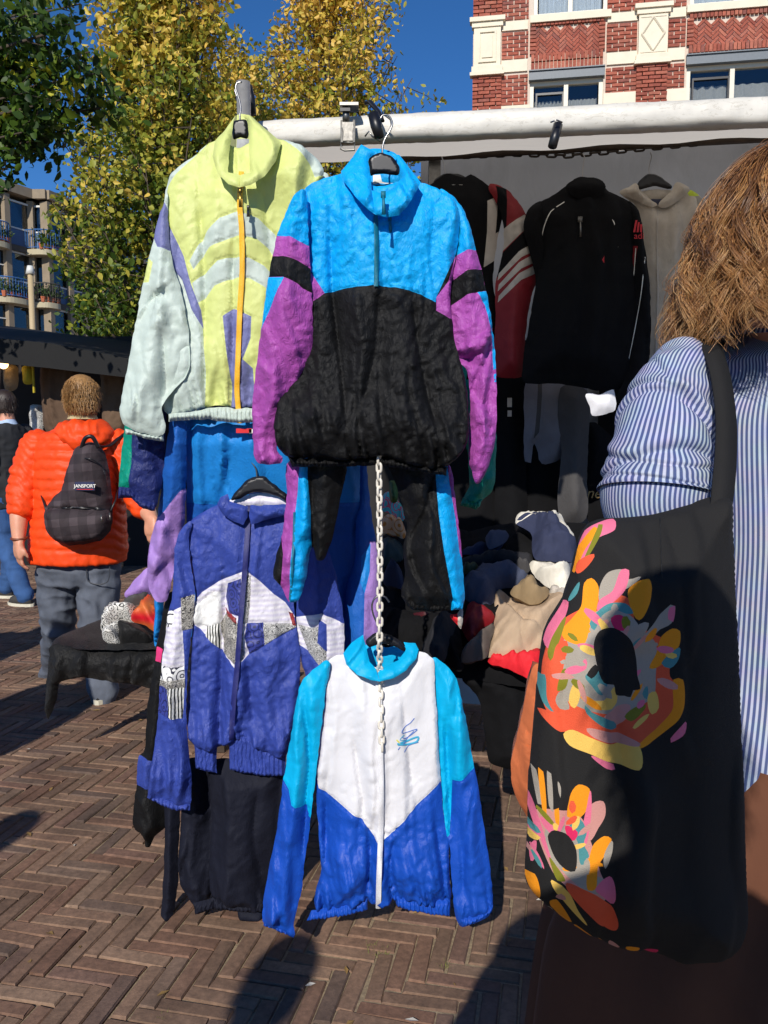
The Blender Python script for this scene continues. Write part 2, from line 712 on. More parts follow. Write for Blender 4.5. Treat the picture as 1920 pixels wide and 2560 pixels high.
    for gname, sel in groups:
        tt = T[sel]
        if not len(tt):
            continue
        idx, inv = np.unique(tt, return_inverse=True)
        inv = inv.reshape(tt.shape)
        par = parent if first is None or gname != (names or 'panel') else first
        if merge:
            um = list(dict.fromkeys(m.name for m in mats))
            o = mesh_obj(gname, W[idx], inv, [bpy.data.materials[k] for k in um], par, True, fmat=[um.index(mats[l].name) for l in lab[sel]])
        else:
            o = mesh_obj(gname, W[idx], inv, mats[lab[sel][0]], par, True)
        o.data.normals_split_custom_set_from_vertices(vn[idx].tolist())
        if attr is not None:
            at = o.data.attributes.new('stripe', 'FLOAT', 'POINT')
            at.data.foreach_set('value', attr(u[idx], v[idx]).astype(np.float32))
        if first is None:
            first = o
        objs.append(o)
    if first is not None:
        SURF[first.name] = (V2, W)
    if back:
        bs = max(step * 2.2, 14)
        ob = out[::max(1, int(round(bs / step * .6)))]
        gx, gy = np.meshgrid(np.arange(x0, x1, bs), np.arange(y0, y1, bs))
        gx, gy = gx.ravel(), gy.ravel()
        ok = inside(ob, gx, gy)
        gx, gy = gx[ok], gy[ok]
        ok = seg_dist(ob, gx, gy) > bs * .5
        vs = [tuple(p) for p in ob] + list(zip(gx[ok], gy[ok]))
        nb = len(ob)
        rv, re, rf, *_ = delaunay_2d_cdt([Vector((float(a), float(b))) for a, b in vs], [(i, (i + 1) % nb) for i in range(nb)], [], 0, 1e-4)
        B2 = np.array([(p.x, p.y) for p in rv])
        TB = np.array([f for f in rf if len(f) == 3])
        cen = B2[TB].mean(1)
        TB = TB[inside(ob, cen[:, 0], cen[:, 1])]
        db = seg_dist(ob, B2[:, 0], B2[:, 1])
        tb = np.clip(db / wid, 0, 1)
        bd = -thick * back * np.sqrt(np.clip(1 - (1 - tb) ** 2, 0, 1)) - .02 * np.clip(db / 25.0, 0, 1)
        yb = np.full(len(B2), Y, float)
        if dY is not None:
            yb = yb + dY(B2[:, 0], B2[:, 1])
        WB = place(B2[:, 0], B2[:, 1], yb, bd)
        mesh_obj('back_panel', WB, TB, backmat or mat, first if first is not None else parent, True)
    return first


def ribbon(parent, name, pts, Y, width, mat, off=.0, step=10, thick=.0015, dY=None, surf=None):
    """narrow strip (zip, piping, strap) following photograph points at depth Y, standing `off` metres in front"""
    c = catmull(pts, step, False)
    v = []; f = []
    for i, p in enumerate(c):
        a = c[max(i - 1, 0)]; b = c[min(i + 1, len(c) - 1)]
        t = (b - a) / max(np.linalg.norm(b - a), 1e-9)
        nrm = np.array([-t[1], t[0]])
        w = width if not isinstance(width, (list, tuple)) else width[0] + (width[1] - width[0]) * i / (len(c) - 1)
        o = off(p[0], p[1]) if callable(off) else off
        for sgn, lift in ((-.5, 0), (-.3, thick), (.3, thick), (.5, 0)):
            q = p + nrm * w * sgn
            w3 = P(q[0], q[1], surf_depth(surf, q[0], q[1]) if surf is not None else Y + (dY(p[0], p[1]) if dY else 0))
            v.append((w3.x, w3.y - o - lift, w3.z))
    n = len(c)
    for i in range(n - 1):
        for k in range(3):
            f.append((i * 4 + k, i * 4 + k + 1, i * 4 + 5 + k, i * 4 + 4 + k))
    return mesh_obj(name, v, f, mat, parent, True)

# ================================================================== garments at the front of the stall
M_LIME = nylon('lime nylon', (200, 208, 128), crinkle=.25, scale=50, vary=.05)
M_MINT = nylon('pale mint nylon', (184, 197, 188), crinkle=.28, scale=40, vary=.05)
M_LILACGREY = nylon('grey lilac nylon', (112, 116, 164), crinkle=.35)
M_YZIP = plain('yellow zip', (240, 180, 40), rough=.5, scale=300, bump=.6)
M_CYAN = nylon('bright blue nylon', (0, 158, 226), crinkle=.6, scale=70)
M_CYAN2 = nylon('turquoise blue satin', (2, 166, 216), crinkle=.3, scale=50, rough=.5, spec=.25)
M_BLACKNY = nylon('black crinkled nylon', (18, 18, 19), rough=.62, crinkle=.6, scale=75, vary=.2, spec=.2)
M_PURPLE = nylon('magenta purple nylon', (160, 74, 158), crinkle=.75, scale=70)
M_WHITENY = nylon('white satin nylon', (212, 212, 217), crinkle=.22, scale=50, vary=.03, rough=.42)
M_ROYAL = nylon('royal blue satin', (20, 72, 172), crinkle=.4, scale=60, rough=.5, spec=.28)
M_VIOLET = nylon('violet blue nylon', (50, 68, 148), crinkle=.65, scale=80)
M_NAVYNY = nylon('dark navy nylon', (24, 26, 38), rough=.72, spec=.15, crinkle=.4, scale=60)
M_SKYB = nylon('sky blue nylon', (28, 128, 206), crinkle=.4, scale=60)
M_MIDB = nylon('mid blue nylon', (30, 92, 176), crinkle=.5, scale=60)
M_LILAC = nylon('lilac nylon', (158, 124, 192), crinkle=.4, scale=60)
M_NAVYG = nylon('navy crinkled nylon', (32, 42, 98), crinkle=.8, scale=60)
M_TEAL = nylon('teal green nylon', (0, 134, 110), crinkle=.7, scale=60)
M_PINK = nylon('hot pink nylon', (216, 60, 120), crinkle=.3)
M_SHADELIN = fabric('shaded lime lining', (120, 124, 84), rough=.8, crinkle=.3)  # collar shadow painted into the left strip of the neck lining
M_DARKLIN = fabric('dark lining', (38, 40, 46), rough=.8, crinkle=.3)
M_GREYLIN = fabric('grey lining', (170, 172, 172), rough=.8, crinkle=.3)
M_WTAG = plain('white label', (226, 224, 216), rough=.7)
M_REDTAG = plain('red label', (204, 28, 36), rough=.7)
M_HANG = plain('black plastic', (22, 22, 26), rough=.4, bump=.03)
M_WIRE = plain('zinc wire', (150, 148, 146), rough=.3, metal=1, bump=.05)
M_TEALZIP = plain('teal zip', (0, 104, 128), rough=.5, scale=300, bump=.5)
M_VZIP = plain('dark violet zip', (32, 36, 100), rough=.5, scale=300, bump=.5)
M_WZIP = plain('white zip', (222, 222, 226), rough=.5, scale=300, bump=.5)
M_BRASS = plain('brass pull', (170, 140, 70), rough=.35, metal=1, bump=.05)
M_STEEL = plain('dull steel', (120, 118, 114), rough=.4, metal=.9, scale=40, vary=.25)


def patterned(name, base, dark, kind, scale):
    if name in MATS:
        return MATS[name]
    m = fabric(name, base, rough=.5, crinkle=.5, scale=70)
    t = m.node_tree; b = t.nodes['Principled BSDF']
    tc = N(t, 'ShaderNodeTexCoord')
    if kind == 'scribble':
        w = N(t, 'ShaderNodeTexNoise', i_Scale=scale, i_Detail=3.0, i_Distortion=2.5)
        t.links.new(tc.outputs['Object'], w.inputs[0])
        s = N(t, 'ShaderNodeMath', operation='PINGPONG'); s.inputs[1].default_value = .055
        t.links.new(w.outputs[0], s.inputs[0])
        f = N(t, 'ShaderNodeMath', operation='GREATER_THAN'); f.inputs[1].default_value = .028
        t.links.new(s.outputs[0], f.inputs[0]); fo = f.outputs[0]
    elif kind == 'bars':
        w = N(t, 'ShaderNodeTexWave', i_Scale=scale, i_Distortion=.4); w.bands_direction = 'X'
        t.links.new(tc.outputs['Object'], w.inputs[0])
        f = N(t, 'ShaderNodeMath', operation='GREATER_THAN'); f.inputs[1].default_value = .6
        t.links.new(w.outputs[1], f.inputs[0]); fo = f.outputs[0]
    elif kind == 'lines':
        w = N(t, 'ShaderNodeTexWave', i_Scale=scale, i_Distortion=.6); w.bands_direction = 'Z'
        t.links.new(tc.outputs['Object'], w.inputs[0])
        f = N(t, 'ShaderNodeMath', operation='MULTIPLY'); f.inputs[1].default_value = .4
        t.links.new(w.outputs[1], f.inputs[0]); fo = f.outputs[0]
    else:
        w = N(t, 'ShaderNodeTexVoronoi', i_Scale=scale)
        t.links.new(tc.outputs['Object'], w.inputs[0])
        wv = N(t, 'ShaderNodeMath', operation='PINGPONG'); wv.inputs[1].default_value = .14
        t.links.new(w.outputs[0], wv.inputs[0])
        f = N(t, 'ShaderNodeMath', operation='GREATER_THAN'); f.inputs[1].default_value = .1
        t.links.new(wv.outputs[0], f.inputs[0]); fo = f.outputs[0]
    src = b.inputs['Base Color'].links[0].from_socket
    t.links.new(mixc(t, fo, src, lin(*dark)), b.inputs['Base Color'])
    return m


M_SCRIB = patterned('black and white scribble print', (206, 206, 204), (20, 20, 24), 'scribble', 60)
M_SCRIBD = patterned('dark scribble print', (26, 26, 30), (190, 186, 178), 'scribble', 45)
M_BARS = patterned('barred print', (220, 220, 214), (24, 30, 30), 'bars', 40)
M_PRINTL = patterned('pale lilac lined print', (222, 220, 226), (170, 160, 204), 'lines', 22)
M_PRINTW = fabric('white print ground', (224, 224, 222), rough=.5, crinkle=.5, scale=70)
M_PRINTLIL = fabric('lilac print ground', (168, 160, 206), rough=.5, crinkle=.5, scale=70)
M_SWIRL = patterned('swirl print', (226, 226, 224), (40, 40, 60), 'swirl', 26)
M_BLUEPR = patterned('blue ring print', (52, 62, 140), (28, 34, 84), 'swirl', 34)
M_REDPR = patterned('red zigzag print', (176, 50, 52), (30, 30, 30), 'scribble', 60)


def garment(name, label, bottom, Y, group='clothes hung for sale at the front of the stall', cat='jacket'):
    p = P(bottom[0], bottom[1], Y)
    return thing(name, label, cat, p, group)


def hanger(bar, hook, Y, label, tilt=0, thick=10, mat=None, hookmat=None, ycurve=None):
    """plastic coat hanger: shoulder bar polygon and a wire hook polyline in photograph pixels"""
    c = np.array(bar).mean(0)
    r = thing('coat_hanger', label, 'hanger', P(c[0], np.array(bar)[:, 1].max(), Y), 'coat hangers on the stall')
    cloth(r, 'shoulder_bar', bar, Y, mat or M_HANG, step=5, thick=.006, wid=4, back=1, fold={'drape': 0, 'crush': 0})
    hk = catmull(hook, 4, False)
    MB().tube([P(p[0], p[1], Y - (0 if ycurve is None else ycurve(i / len(hk)))) for i, p in enumerate(hk)], .0024, 6).build('hook', hookmat or M_WIRE, r, True)
    return r


def zip_pull(parent, p, Y, mat, size=1.0, surf=None):
    if surf is not None:
        Y = surf_depth(surf, p[0], p[1]) - .006
    q = P(p[0], p[1], Y)
    mb = MB()
    mb.box(q, .008 * size, .006, .010 * size)
    mb.tube([q + Vector((0, -.004, -.004)), q + Vector((.001, -.008, -.016 * size)), q + Vector((.001, -.006, -.032 * size))], [.003, .0035, .0045], 6, flat=.6)
    return mb.build('zip_pull', mat, parent, True)


# ---------------------------------------------------------------- lime green jacket
YL = 2.16
r = garment('track_jacket', 'lime and pale mint zip track jacket with a yellow zip, top left of the display', (520, 1065), YL)
body = cloth(r, 'body', cE([(600, 255), (470, 345), (345, 440), (312, 540), (300, 700), (300, 1000), (300, 1300), (290, 1600), (292, 1790), (330, 1840),
                            (430, 1830), (540, 1795), (620, 1780), (720, 1795), (820, 1790), (1000, 1790), (1040, 1200), (1110, 700), (1200, 500),
                            (1222, 440), (1180, 360), (1090, 290), (980, 250), (850, 240), (730, 300)]), YL, M_LIME,
             regions=[
                 (cE([(200, 820), (265, 870), (330, 960), (410, 1060), (470, 1240), (530, 1340), (545, 1560), (540, 1780), (550, 1900), (200, 1900)]), M_MINT),
                 (cE([(455, 960), (500, 880), (560, 790), (640, 720), (735, 685), (850, 720), (940, 800), (1010, 930), (980, 1000), (900, 880), (840, 835), (735, 820), (660, 850), (570, 885), (540, 920), (480, 1010)]), M_MINT),
                 (cE([(470, 1085), (540, 1030), (620, 960), (700, 940), (800, 945), (880, 985), (990, 1100), (970, 1180), (880, 1105), (800, 1060), (735, 1055), (680, 1070), (600, 1100), (545, 1165), (500, 1200)]), M_MINT),
                 (cE([(290, 600), (310, 700), (350, 780), (420, 930), (460, 1080), (520, 1240), (533, 1345), (470, 1240), (410, 1065), (330, 965), (262, 872), (200, 820), (250, 640)]), M_LILACGREY),
                 (cE([(648, 1275), (710, 1232), (757, 1252), (812, 1278), (806, 1400), (760, 1520), (815, 1570), (830, 1840), (685, 1840), (690, 1650)]), M_LILACGREY),
                 (cE([(965, 240), (1100, 280), (1190, 350), (1240, 450), (1170, 475), (1140, 400), (1070, 325)]), M_MINT),
                 (cE([(560, 270), (470, 325), (320, 430), (280, 560), (280, 640), (305, 660), (325, 520), (400, 420)]), M_MINT),
             ], step=5.5, thick=.034, wid=130, seed=3,
             fold=dict(drape=.012, wx=76, wy=420, crush=.0016, cw=34, gather=(.016, 1020, 0, 60), low=(.0016, 780, 40),
                       lines=[(cE([(505, 620), (530, 900), (540, 1300), (545, 1700)]), 13, -.014), (cE([(700, 900), (705, 1200), (695, 1560), (690, 1780)]), 9, -.014),
                              (cE([(880, 560), (900, 800), (950, 1200)]), 14, -.009), (cE([(400, 480), (390, 620), (420, 800)]), 16, .008),
                              (cE([(620, 560), (600, 900)]), 18, .006), (cE([(760, 1480), (800, 1560), (790, 1760)]), 12, -.01)]))
sl = cloth(r, 'sleeve', cE([(315, 540), (296, 620), (262, 720), (242, 815), (205, 960), (170, 1120), (135, 1310), (100, 1500), (65, 1680), (46, 1800), (60, 1880), (110, 1920),
                            (200, 1945), (290, 1955), (308, 1900), (290, 1790), (360, 1690), (425, 1620), (450, 1520), (440, 1350), (400, 1130), (350, 960), (325, 760)]), YL, M_MINT,
           regions=[(cE([(262, 640), (300, 600), (340, 700), (360, 900), (265, 872), (240, 820)]), M_LILACGREY),
                    (cE([(150, 1075), (205, 930), (238, 960), (215, 1075)]), M_LIME)],
           step=5.5, thick=.028, wid=70, seed=5, dY=lambda u, v: -.02 - .02 * np.clip((v - 500) / 500, 0, 1),
           fold=dict(drape=.010, wx=48, wy=330, ang=-8, crush=.002, cw=40, gather=(.012, 1085, .12, 30),
                     lines=[(cE([(205, 1205), (260, 1150), (300, 1230)]), 12, -.02), (cE([(300, 1210), (310, 1290), (280, 1320)]), 14, .016),
                            (cE([(290, 1350), (300, 1600), (285, 1800)]), 13, -.018), (cE([(455, 1380), (410, 1560), (370, 1680)]), 12, -.014),
                            (cE([(330, 1000), (350, 1150), (420, 1300)]), 16, .01), (cE([(130, 1450), (180, 1650), (120, 1850)]), 16, .008)]))
cloth(sl, 'cuff', cE([(78, 1915), (130, 1925), (220, 1945), (298, 1955), (295, 1990), (200, 1975), (130, 1955), (80, 1950)]), YL - .028, M_MINT, step=2.5, thick=.010, wid=10, smooth=False,
      fold=dict(drape=0, crush=.001, rib=(.0042, 10)), seed=8)
cloth(r, 'sleeve', cE([(1222, 440), (1260, 560), (1330, 1000), (1360, 1500), (1300, 1800), (1150, 1800), (1100, 1400), (1060, 900), (1110, 600)]), YL + .05, M_MINT, step=14, thick=.028, wid=60, seed=9)
cloth(r, 'hem_band', cE([(325, 1828), (440, 1822), (560, 1795), (660, 1790), (720, 1800), (820, 1795), (1000, 1790), (1000, 1870), (810, 1880), (735, 1884), (660, 1878), (560, 1862), (450, 1866), (325, 1874)]), YL - .012,
      M_MINT, step=2.5, thick=.010, wid=10, smooth=False, fold=dict(drape=0, crush=.001, rib=(.0042, 10)), seed=11)
z = ribbon(r, 'zip', cE([(748, 440), (742, 520), (738, 640), (748, 760), (752, 1000), (738, 1250), (728, 1500), (722, 1700), (738, 1884)]), YL, 13, M_YZIP, off=.007, surf=body)
# collar: two flaps and the inside of the neck
cf = cloth(r, 'collar', cE([(715, 112), (650, 195), (592, 262), (578, 350), (610, 450), (670, 508), (735, 526), (742, 455), (668, 440), (675, 330), (690, 230), (700, 140)]), YL - .045, M_LIME, step=6,
           thick=.006, wid=14, smooth=False, rough_out=.8, seed=12, fold=dict(drape=.006, wx=40, wy=90, ang=35, crush=.0015), dY=lambda u, v: .06 - .10 * np.clip((v - 290) / 170, 0, 1))
cloth(r, 'collar', cE([(735, 108), (795, 112), (850, 158), (915, 215), (975, 268), (945, 375), (880, 462), (800, 512), (735, 526), (740, 455), (795, 440), (790, 330), (788, 240), (782, 140)]), YL - .045, M_LIME, step=6,
      thick=.006, wid=14, smooth=False, rough_out=.8, seed=13, fold=dict(drape=.007, wx=44, wy=100, ang=-40, crush=.0015), dY=lambda u, v: .06 - .11 * np.clip((v - 290) / 170, 0, 1))
nk = cloth(r, 'neck_lining', cE([(705, 118), (785, 118), (800, 300), (800, 500), (735, 520), (660, 490), (672, 330), (690, 220)]), YL + .10, M_LIME,
           regions=[(cE([(600, 100), (720, 100), (718, 250), (715, 520), (600, 520)]), M_SHADELIN), (cE([(720, 250), (795, 250), (795, 445), (715, 445)]), M_GREYLIN)], step=9, thick=.006, wid=20, seed=14)
zip_pull(r, cE([(738, 545)])[0], YL - .11, M_BRASS, 1.3)
zip_pull(r, cE([(784, 640)])[0], YL - .06, M_STEEL, .8, surf=body)
hanger(cE([(700, 145), (735, 135), (778, 142), (782, 240), (740, 236), (698, 244)]), cE([(738, 150), (736, 110), (742, 80), (735, 30), (720, -20), (712, -50), (722, -75), (748, -80)]), YL + .02,
       'black hanger inside the collar of the lime jacket')

# ---------------------------------------------------------------- blue, black and purple pullover
YB = 1.96
r = garment('track_pullover', 'bright blue, black and purple half-zip nylon pullover, in front of the stall beam', (940, 1180), YB)
body = cloth(r, 'body', cF([(590, 430), (470, 455), (360, 510), (333, 620), (340, 800), (350, 940), (375, 1100), (378, 1300), (368, 1420), (300, 1580), (215, 1670), (188, 1830), (212, 1950), (290, 2003),
                            (450, 1998), (560, 2022), (650, 2012), (800, 2000), (930, 2040), (1080, 2065), (1190, 2015), (1258, 1905), (1258, 1650), (1225, 1490), (1180, 1330), (1165, 1100), (1190, 900),
                            (1215, 720), (1195, 590), (1110, 522), (1000, 478), (900, 470), (760, 500)]), YB, M_BLACKNY,
             regions=[(cF([(200, 300), (1400, 300), (1400, 850), (1190, 885), (1085, 1115), (1080, 1145), (1020, 1115), (960, 1092), (860, 1072), (760, 1062), (600, 1070), (515, 1080), (470, 1095), (400, 990), (355, 945), (200, 900)]), M_CYAN),
                      (cF([(300, 900), (355, 945), (400, 988), (470, 1095), (425, 1130), (385, 1162), (300, 1170)]), M_PURPLE),
                      (cF([(1192, 880), (1150, 1030), (1085, 1115), (1083, 1190), (1160, 1232), (1260, 1240), (1260, 880)]), M_PURPLE)],
             step=5.5, thick=.038, wid=140, seed=21, extra=lambda u, v: .035 * np.exp(-((v - 1090) / 70.0) ** 2),
             fold=dict(drape=.012, wx=70, wy=330, crush=.0032, cw=24, gather=(.022, 1150, .02, 70), low=(.0022, 760, 34),
                       lines=[(cF([(495, 760), (510, 1100), (560, 1500), (600, 1900)]), 11, -.016), (cF([(770, 1100), (750, 1400), (680, 1700), (640, 1900)]), 14, -.012),
                              (cF([(950, 1120), (1000, 1500), (1080, 1850)]), 12, -.014), (cF([(1060, 700), (1050, 900), (1075, 1100)]), 12, -.007),
                              (cF([(340, 600), (345, 800), (360, 950)]), 10, -.014), (cF([(440, 600), (420, 900), (460, 1300), (420, 1700)]), 22, .012),
                              (cF([(640, 1150), (650, 1500), (560, 1850)]), 22, .012), (cF([(860, 1150), (880, 1500), (900, 1850)]), 24, .012),
                              (cF([(330, 1720), (420, 1800), (380, 1920)]), 14, .012), (cF([(1120, 1500), (1180, 1700), (1130, 1900)]), 16, .012),
                              (cF([(560, 560), (700, 720), (740, 760)]), 14, .006), (cF([(900, 720), (830, 860), (880, 1020)]), 12, .006)]))
sl = cloth(r, 'sleeve', cF([(352, 515), (292, 560), (262, 625), (205, 775), (165, 960), (126, 1230), (92, 1480), (70, 1700), (72, 1900), (82, 2005), (115, 2035), (225, 2028), (236, 2000), (205, 1950),
                            (240, 1800), (320, 1600), (392, 1420), (402, 1250), (392, 1000), (380, 800), (372, 620)]), YB, M_PURPLE,
           regions=[(cF([(150, 400), (420, 400), (420, 845), (335, 812), (270, 782), (205, 773), (120, 770)]), M_CYAN),
                    (cF([(150, 885), (180, 885), (240, 890), (325, 918), (400, 960), (400, 1090), (350, 1068), (320, 1042), (240, 1008), (155, 1000), (120, 990)]), M_BLACKNY),
                    (cF([(100, 1000), (155, 1001), (250, 1012), (205, 1100), (160, 1200), (120, 1285), (90, 1290)]), M_CYAN)],
           step=5.5, thick=.028, wid=62, seed=23, dY=lambda u, v: -.034 + .07 * np.clip((v - 760) / 340, 0, 1),
           fold=dict(drape=.008, wx=44, wy=240, ang=-8, crush=.0036, cw=22, gather=(.012, 1150, 0, 30),
                     lines=[(cF([(130, 1500), (200, 1600), (180, 1800)]), 14, .012), (cF([(250, 1100), (330, 1250), (340, 1400)]), 18, .01)]))
sr = cloth(r, 'sleeve', cF([(1105, 520), (1195, 570), (1240, 640), (1290, 785), (1328, 940), (1360, 1080), (1386, 1210), (1412, 1450), (1420, 1700), (1410, 1900), (1372, 2045), (1340, 2120), (1312, 2145),
                            (1290, 2105), (1264, 2000), (1272, 1720), (1255, 1520), (1182, 1440), (1164, 1300), (1160, 1150), (1166, 1000), (1192, 880), (1198, 720)]), YB, M_PURPLE,
           regions=[(cF([(1000, 300), (1500, 300), (1500, 845), (1305, 853), (1250, 862), (1195, 886), (1000, 890)]), M_CYAN),
                    (cF([(1450, 945), (1330, 960), (1250, 976), (1166, 1030), (1080, 1110), (1080, 1180), (1165, 1160), (1250, 1108), (1350, 1080), (1450, 1070)]), M_BLACKNY),
                    (cF([(1308, 1092), (1365, 1078), (1400, 1100), (1450, 1500), (1440, 1620), (1408, 1580), (1388, 1320), (1352, 1160)]), M_CYAN)],
           step=5.5, thick=.028, wid=62, seed=25, dY=lambda u, v: .014 + .01 * np.clip((v - 700) / 400, 0, 1),
           fold=dict(drape=.008, wx=46, wy=240, ang=8, crush=.004, cw=24,
                     lines=[(cF([(1180, 1440), (1260, 1450), (1340, 1420)]), 12, -.022), (cF([(1180, 1390), (1270, 1400), (1360, 1350)]), 16, .016), (cF([(1260, 1560), (1340, 1700), (1390, 1560)]), 14, -.012),
                            (cF([(1290, 1840), (1340, 1820), (1400, 1840)]), 9, -.012), (cF([(1300, 1700), (1350, 1900), (1330, 2050)]), 16, .012)]))
cloth(r, 'hem_band', cF([(262, 1985), (300, 2000), (560, 2012), (800, 1995), (930, 2030), (1080, 2058), (1146, 2050), (1140, 2098), (1060, 2090), (900, 2060), (760, 2042), (500, 2048), (290, 2052)]), YB - .005, M_BLACKNY,
      step=2.5, thick=.010, wid=10, smooth=False, fold=dict(drape=0, crush=.003, rib=(.0042, 10)), seed=27)
ribbon(r, 'zip', cF([(748, 600), (752, 700), (755, 850), (752, 1056)]), YB, 11, M_TEALZIP, off=.008, surf=body)
cloth(r, 'collar', cF([(670, 268), (620, 340), (558, 415), (575, 475), (640, 560), (715, 635), (748, 656), (742, 590), (728, 515), (722, 440), (708, 350), (755, 312)]), YB - .04, M_CYAN, step=6, thick=.006, wid=14, smooth=False, rough_out=.8, seed=28,
      fold=dict(drape=.008, wx=30, wy=100, ang=40, crush=.003, cw=20), dY=lambda u, v: .05 - .09 * np.clip((v - 390) / 130, 0, 1))
cloth(r, 'collar', cF([(836, 318), (882, 326), (940, 400), (1000, 478), (968, 540), (930, 605), (880, 660), (815, 672), (748, 656), (726, 520), (790, 540), (850, 508), (895, 450), (884, 390), (864, 345)]), YB - .045, M_CYAN, step=6,
      thick=.006, wid=14, smooth=False, rough_out=.8, seed=29, fold=dict(drape=.009, wx=30, wy=100, ang=-40, crush=.003, cw=20), dY=lambda u, v: .05 - .09 * np.clip((v - 390) / 130, 0, 1))
cloth(r, 'neck_lining', cF([(700, 300), (870, 325), (905, 450), (850, 560), (740, 560), (715, 400)]), YB + .10, M_CYAN,
      regions=[(cF([(700, 500), (900, 485), (900, 600), (700, 600)]), M_DARKLIN), (cF([(735, 438), (775, 440), (785, 480), (860, 488), (735, 488)]), M_WTAG)], step=8, thick=.006, wid=20, seed=30)
zip_pull(r, cF([(792, 545)])[0], YB - .12, M_TEALZIP, 1.4)
zip_pull(r, cF([(828, 682)])[0], YB - .1, M_TEALZIP, 1.0, surf=body)
hanger(cF([(712, 350), (745, 325), (785, 316), (830, 330), (866, 365), (882, 430), (840, 438), (790, 430), (740, 432), (722, 440)]),
       cF([(787, 322), (788, 285), (800, 240), (830, 190), (842, 150), (822, 110), (790, 106), (775, 130)]), YB + .02, 'black hanger inside the collar of the bright blue pullover')

# ---------------------------------------------------------------- black track pants under the pullover
YP = 2.04
r = garment('track_pants', 'black track pants with purple and blue side stripes hanging under the blue pullover', (1000, 1530), YP, cat='pants')
for k, (ol, rg, ln) in enumerate([
    ([(232, 10), (225, 150), (205, 350), (165, 500), (165, 570), (200, 612), (235, 682), (282, 672), (320, 560), (346, 420), (372, 482), (402, 480), (450, 350), (490, 150), (505, 10), (360, -30)],
     [(cH([(232, -60), (293, -60), (288, 60), (282, 150), (265, 300), (250, 500), (236, 720), (190, 640), (203, 560), (212, 450), (190, 330), (205, 150)]), M_PURPLE),
      (cH([(293, -60), (326, -60), (330, 60), (346, 250), (346, 420), (320, 565), (280, 700), (236, 710), (250, 500), (265, 300), (282, 150), (288, 60)]), M_CYAN)],
     [([(260, 60), (255, 250), (235, 480)], 10, .01), ([(310, 100), (320, 300), (290, 560)], 12, .012), ([(345, 60), (350, 250), (352, 410)], 9, -.018), ([(430, 60), (430, 250), (390, 450)], 16, .014)]),
    ([(700, -20), (740, 90), (780, 220), (802, 330), (785, 420), (792, 550), (776, 655), (828, 712), (900, 728), (1014, 718), (1068, 714), (1078, 640), (1066, 450), (1060, 380), (1030, 160), (1004, 20), (850, -20)],
     [(cH([(925, -40), (990, -40), (1030, 200), (1050, 350), (1063, 450), (1085, 600), (1090, 740), (1015, 740), (1020, 660), (975, 430), (950, 250), (937, 60)]), M_CYAN),
      (cH([(990, -40), (1060, -40), (1120, 300), (1066, 470), (1055, 445), (1035, 280), (1010, 130), (1000, 60)]), M_PURPLE)],
     [([(930, 60), (880, 250), (810, 400)], 10, -.014), ([(820, 100), (850, 250), (830, 420)], 20, .012), ([(900, 350), (910, 500), (880, 680)], 20, .012), ([(990, 150), (1010, 400), (1050, 640)], 14, .01)])]):
    leg = cloth(r, 'leg', cH(ol), YP + .02 * k, M_BLACKNY, regions=rg, step=5.5, thick=.045, wid=60, seed=41 + k,
                fold=dict(drape=.008, wx=44, wy=240, crush=.0034, cw=22, gather=(.012, 1510, 0, 26), lines=[(cH(a), w, h) for a, w, h in ln]))
    if k:
        cloth(leg, 'cuff', cH([(776, 650), (850, 672), (940, 682), (1016, 680), (1014, 722), (930, 730), (830, 718), (800, 700)]), YP + .01, M_BLACKNY, step=2.5, thick=.010, wid=10, smooth=False, fold=dict(drape=0, crush=.002, rib=(.0042, 10)))
        cloth(leg, 'cuff', cH([(1016, 676), (1072, 660), (1070, 716), (1016, 720)]), YP + .008, M_CYAN, step=2.5, thick=.010, wid=10, smooth=False, fold=dict(drape=0, crush=.002, rib=(.0042, 10)))
    else:
        ribbon(leg, 'zip', cH([(262, 250), (258, 400), (250, 560), (240, 670)]), YP, 6, M_TEALZIP, off=.003, surf=leg)

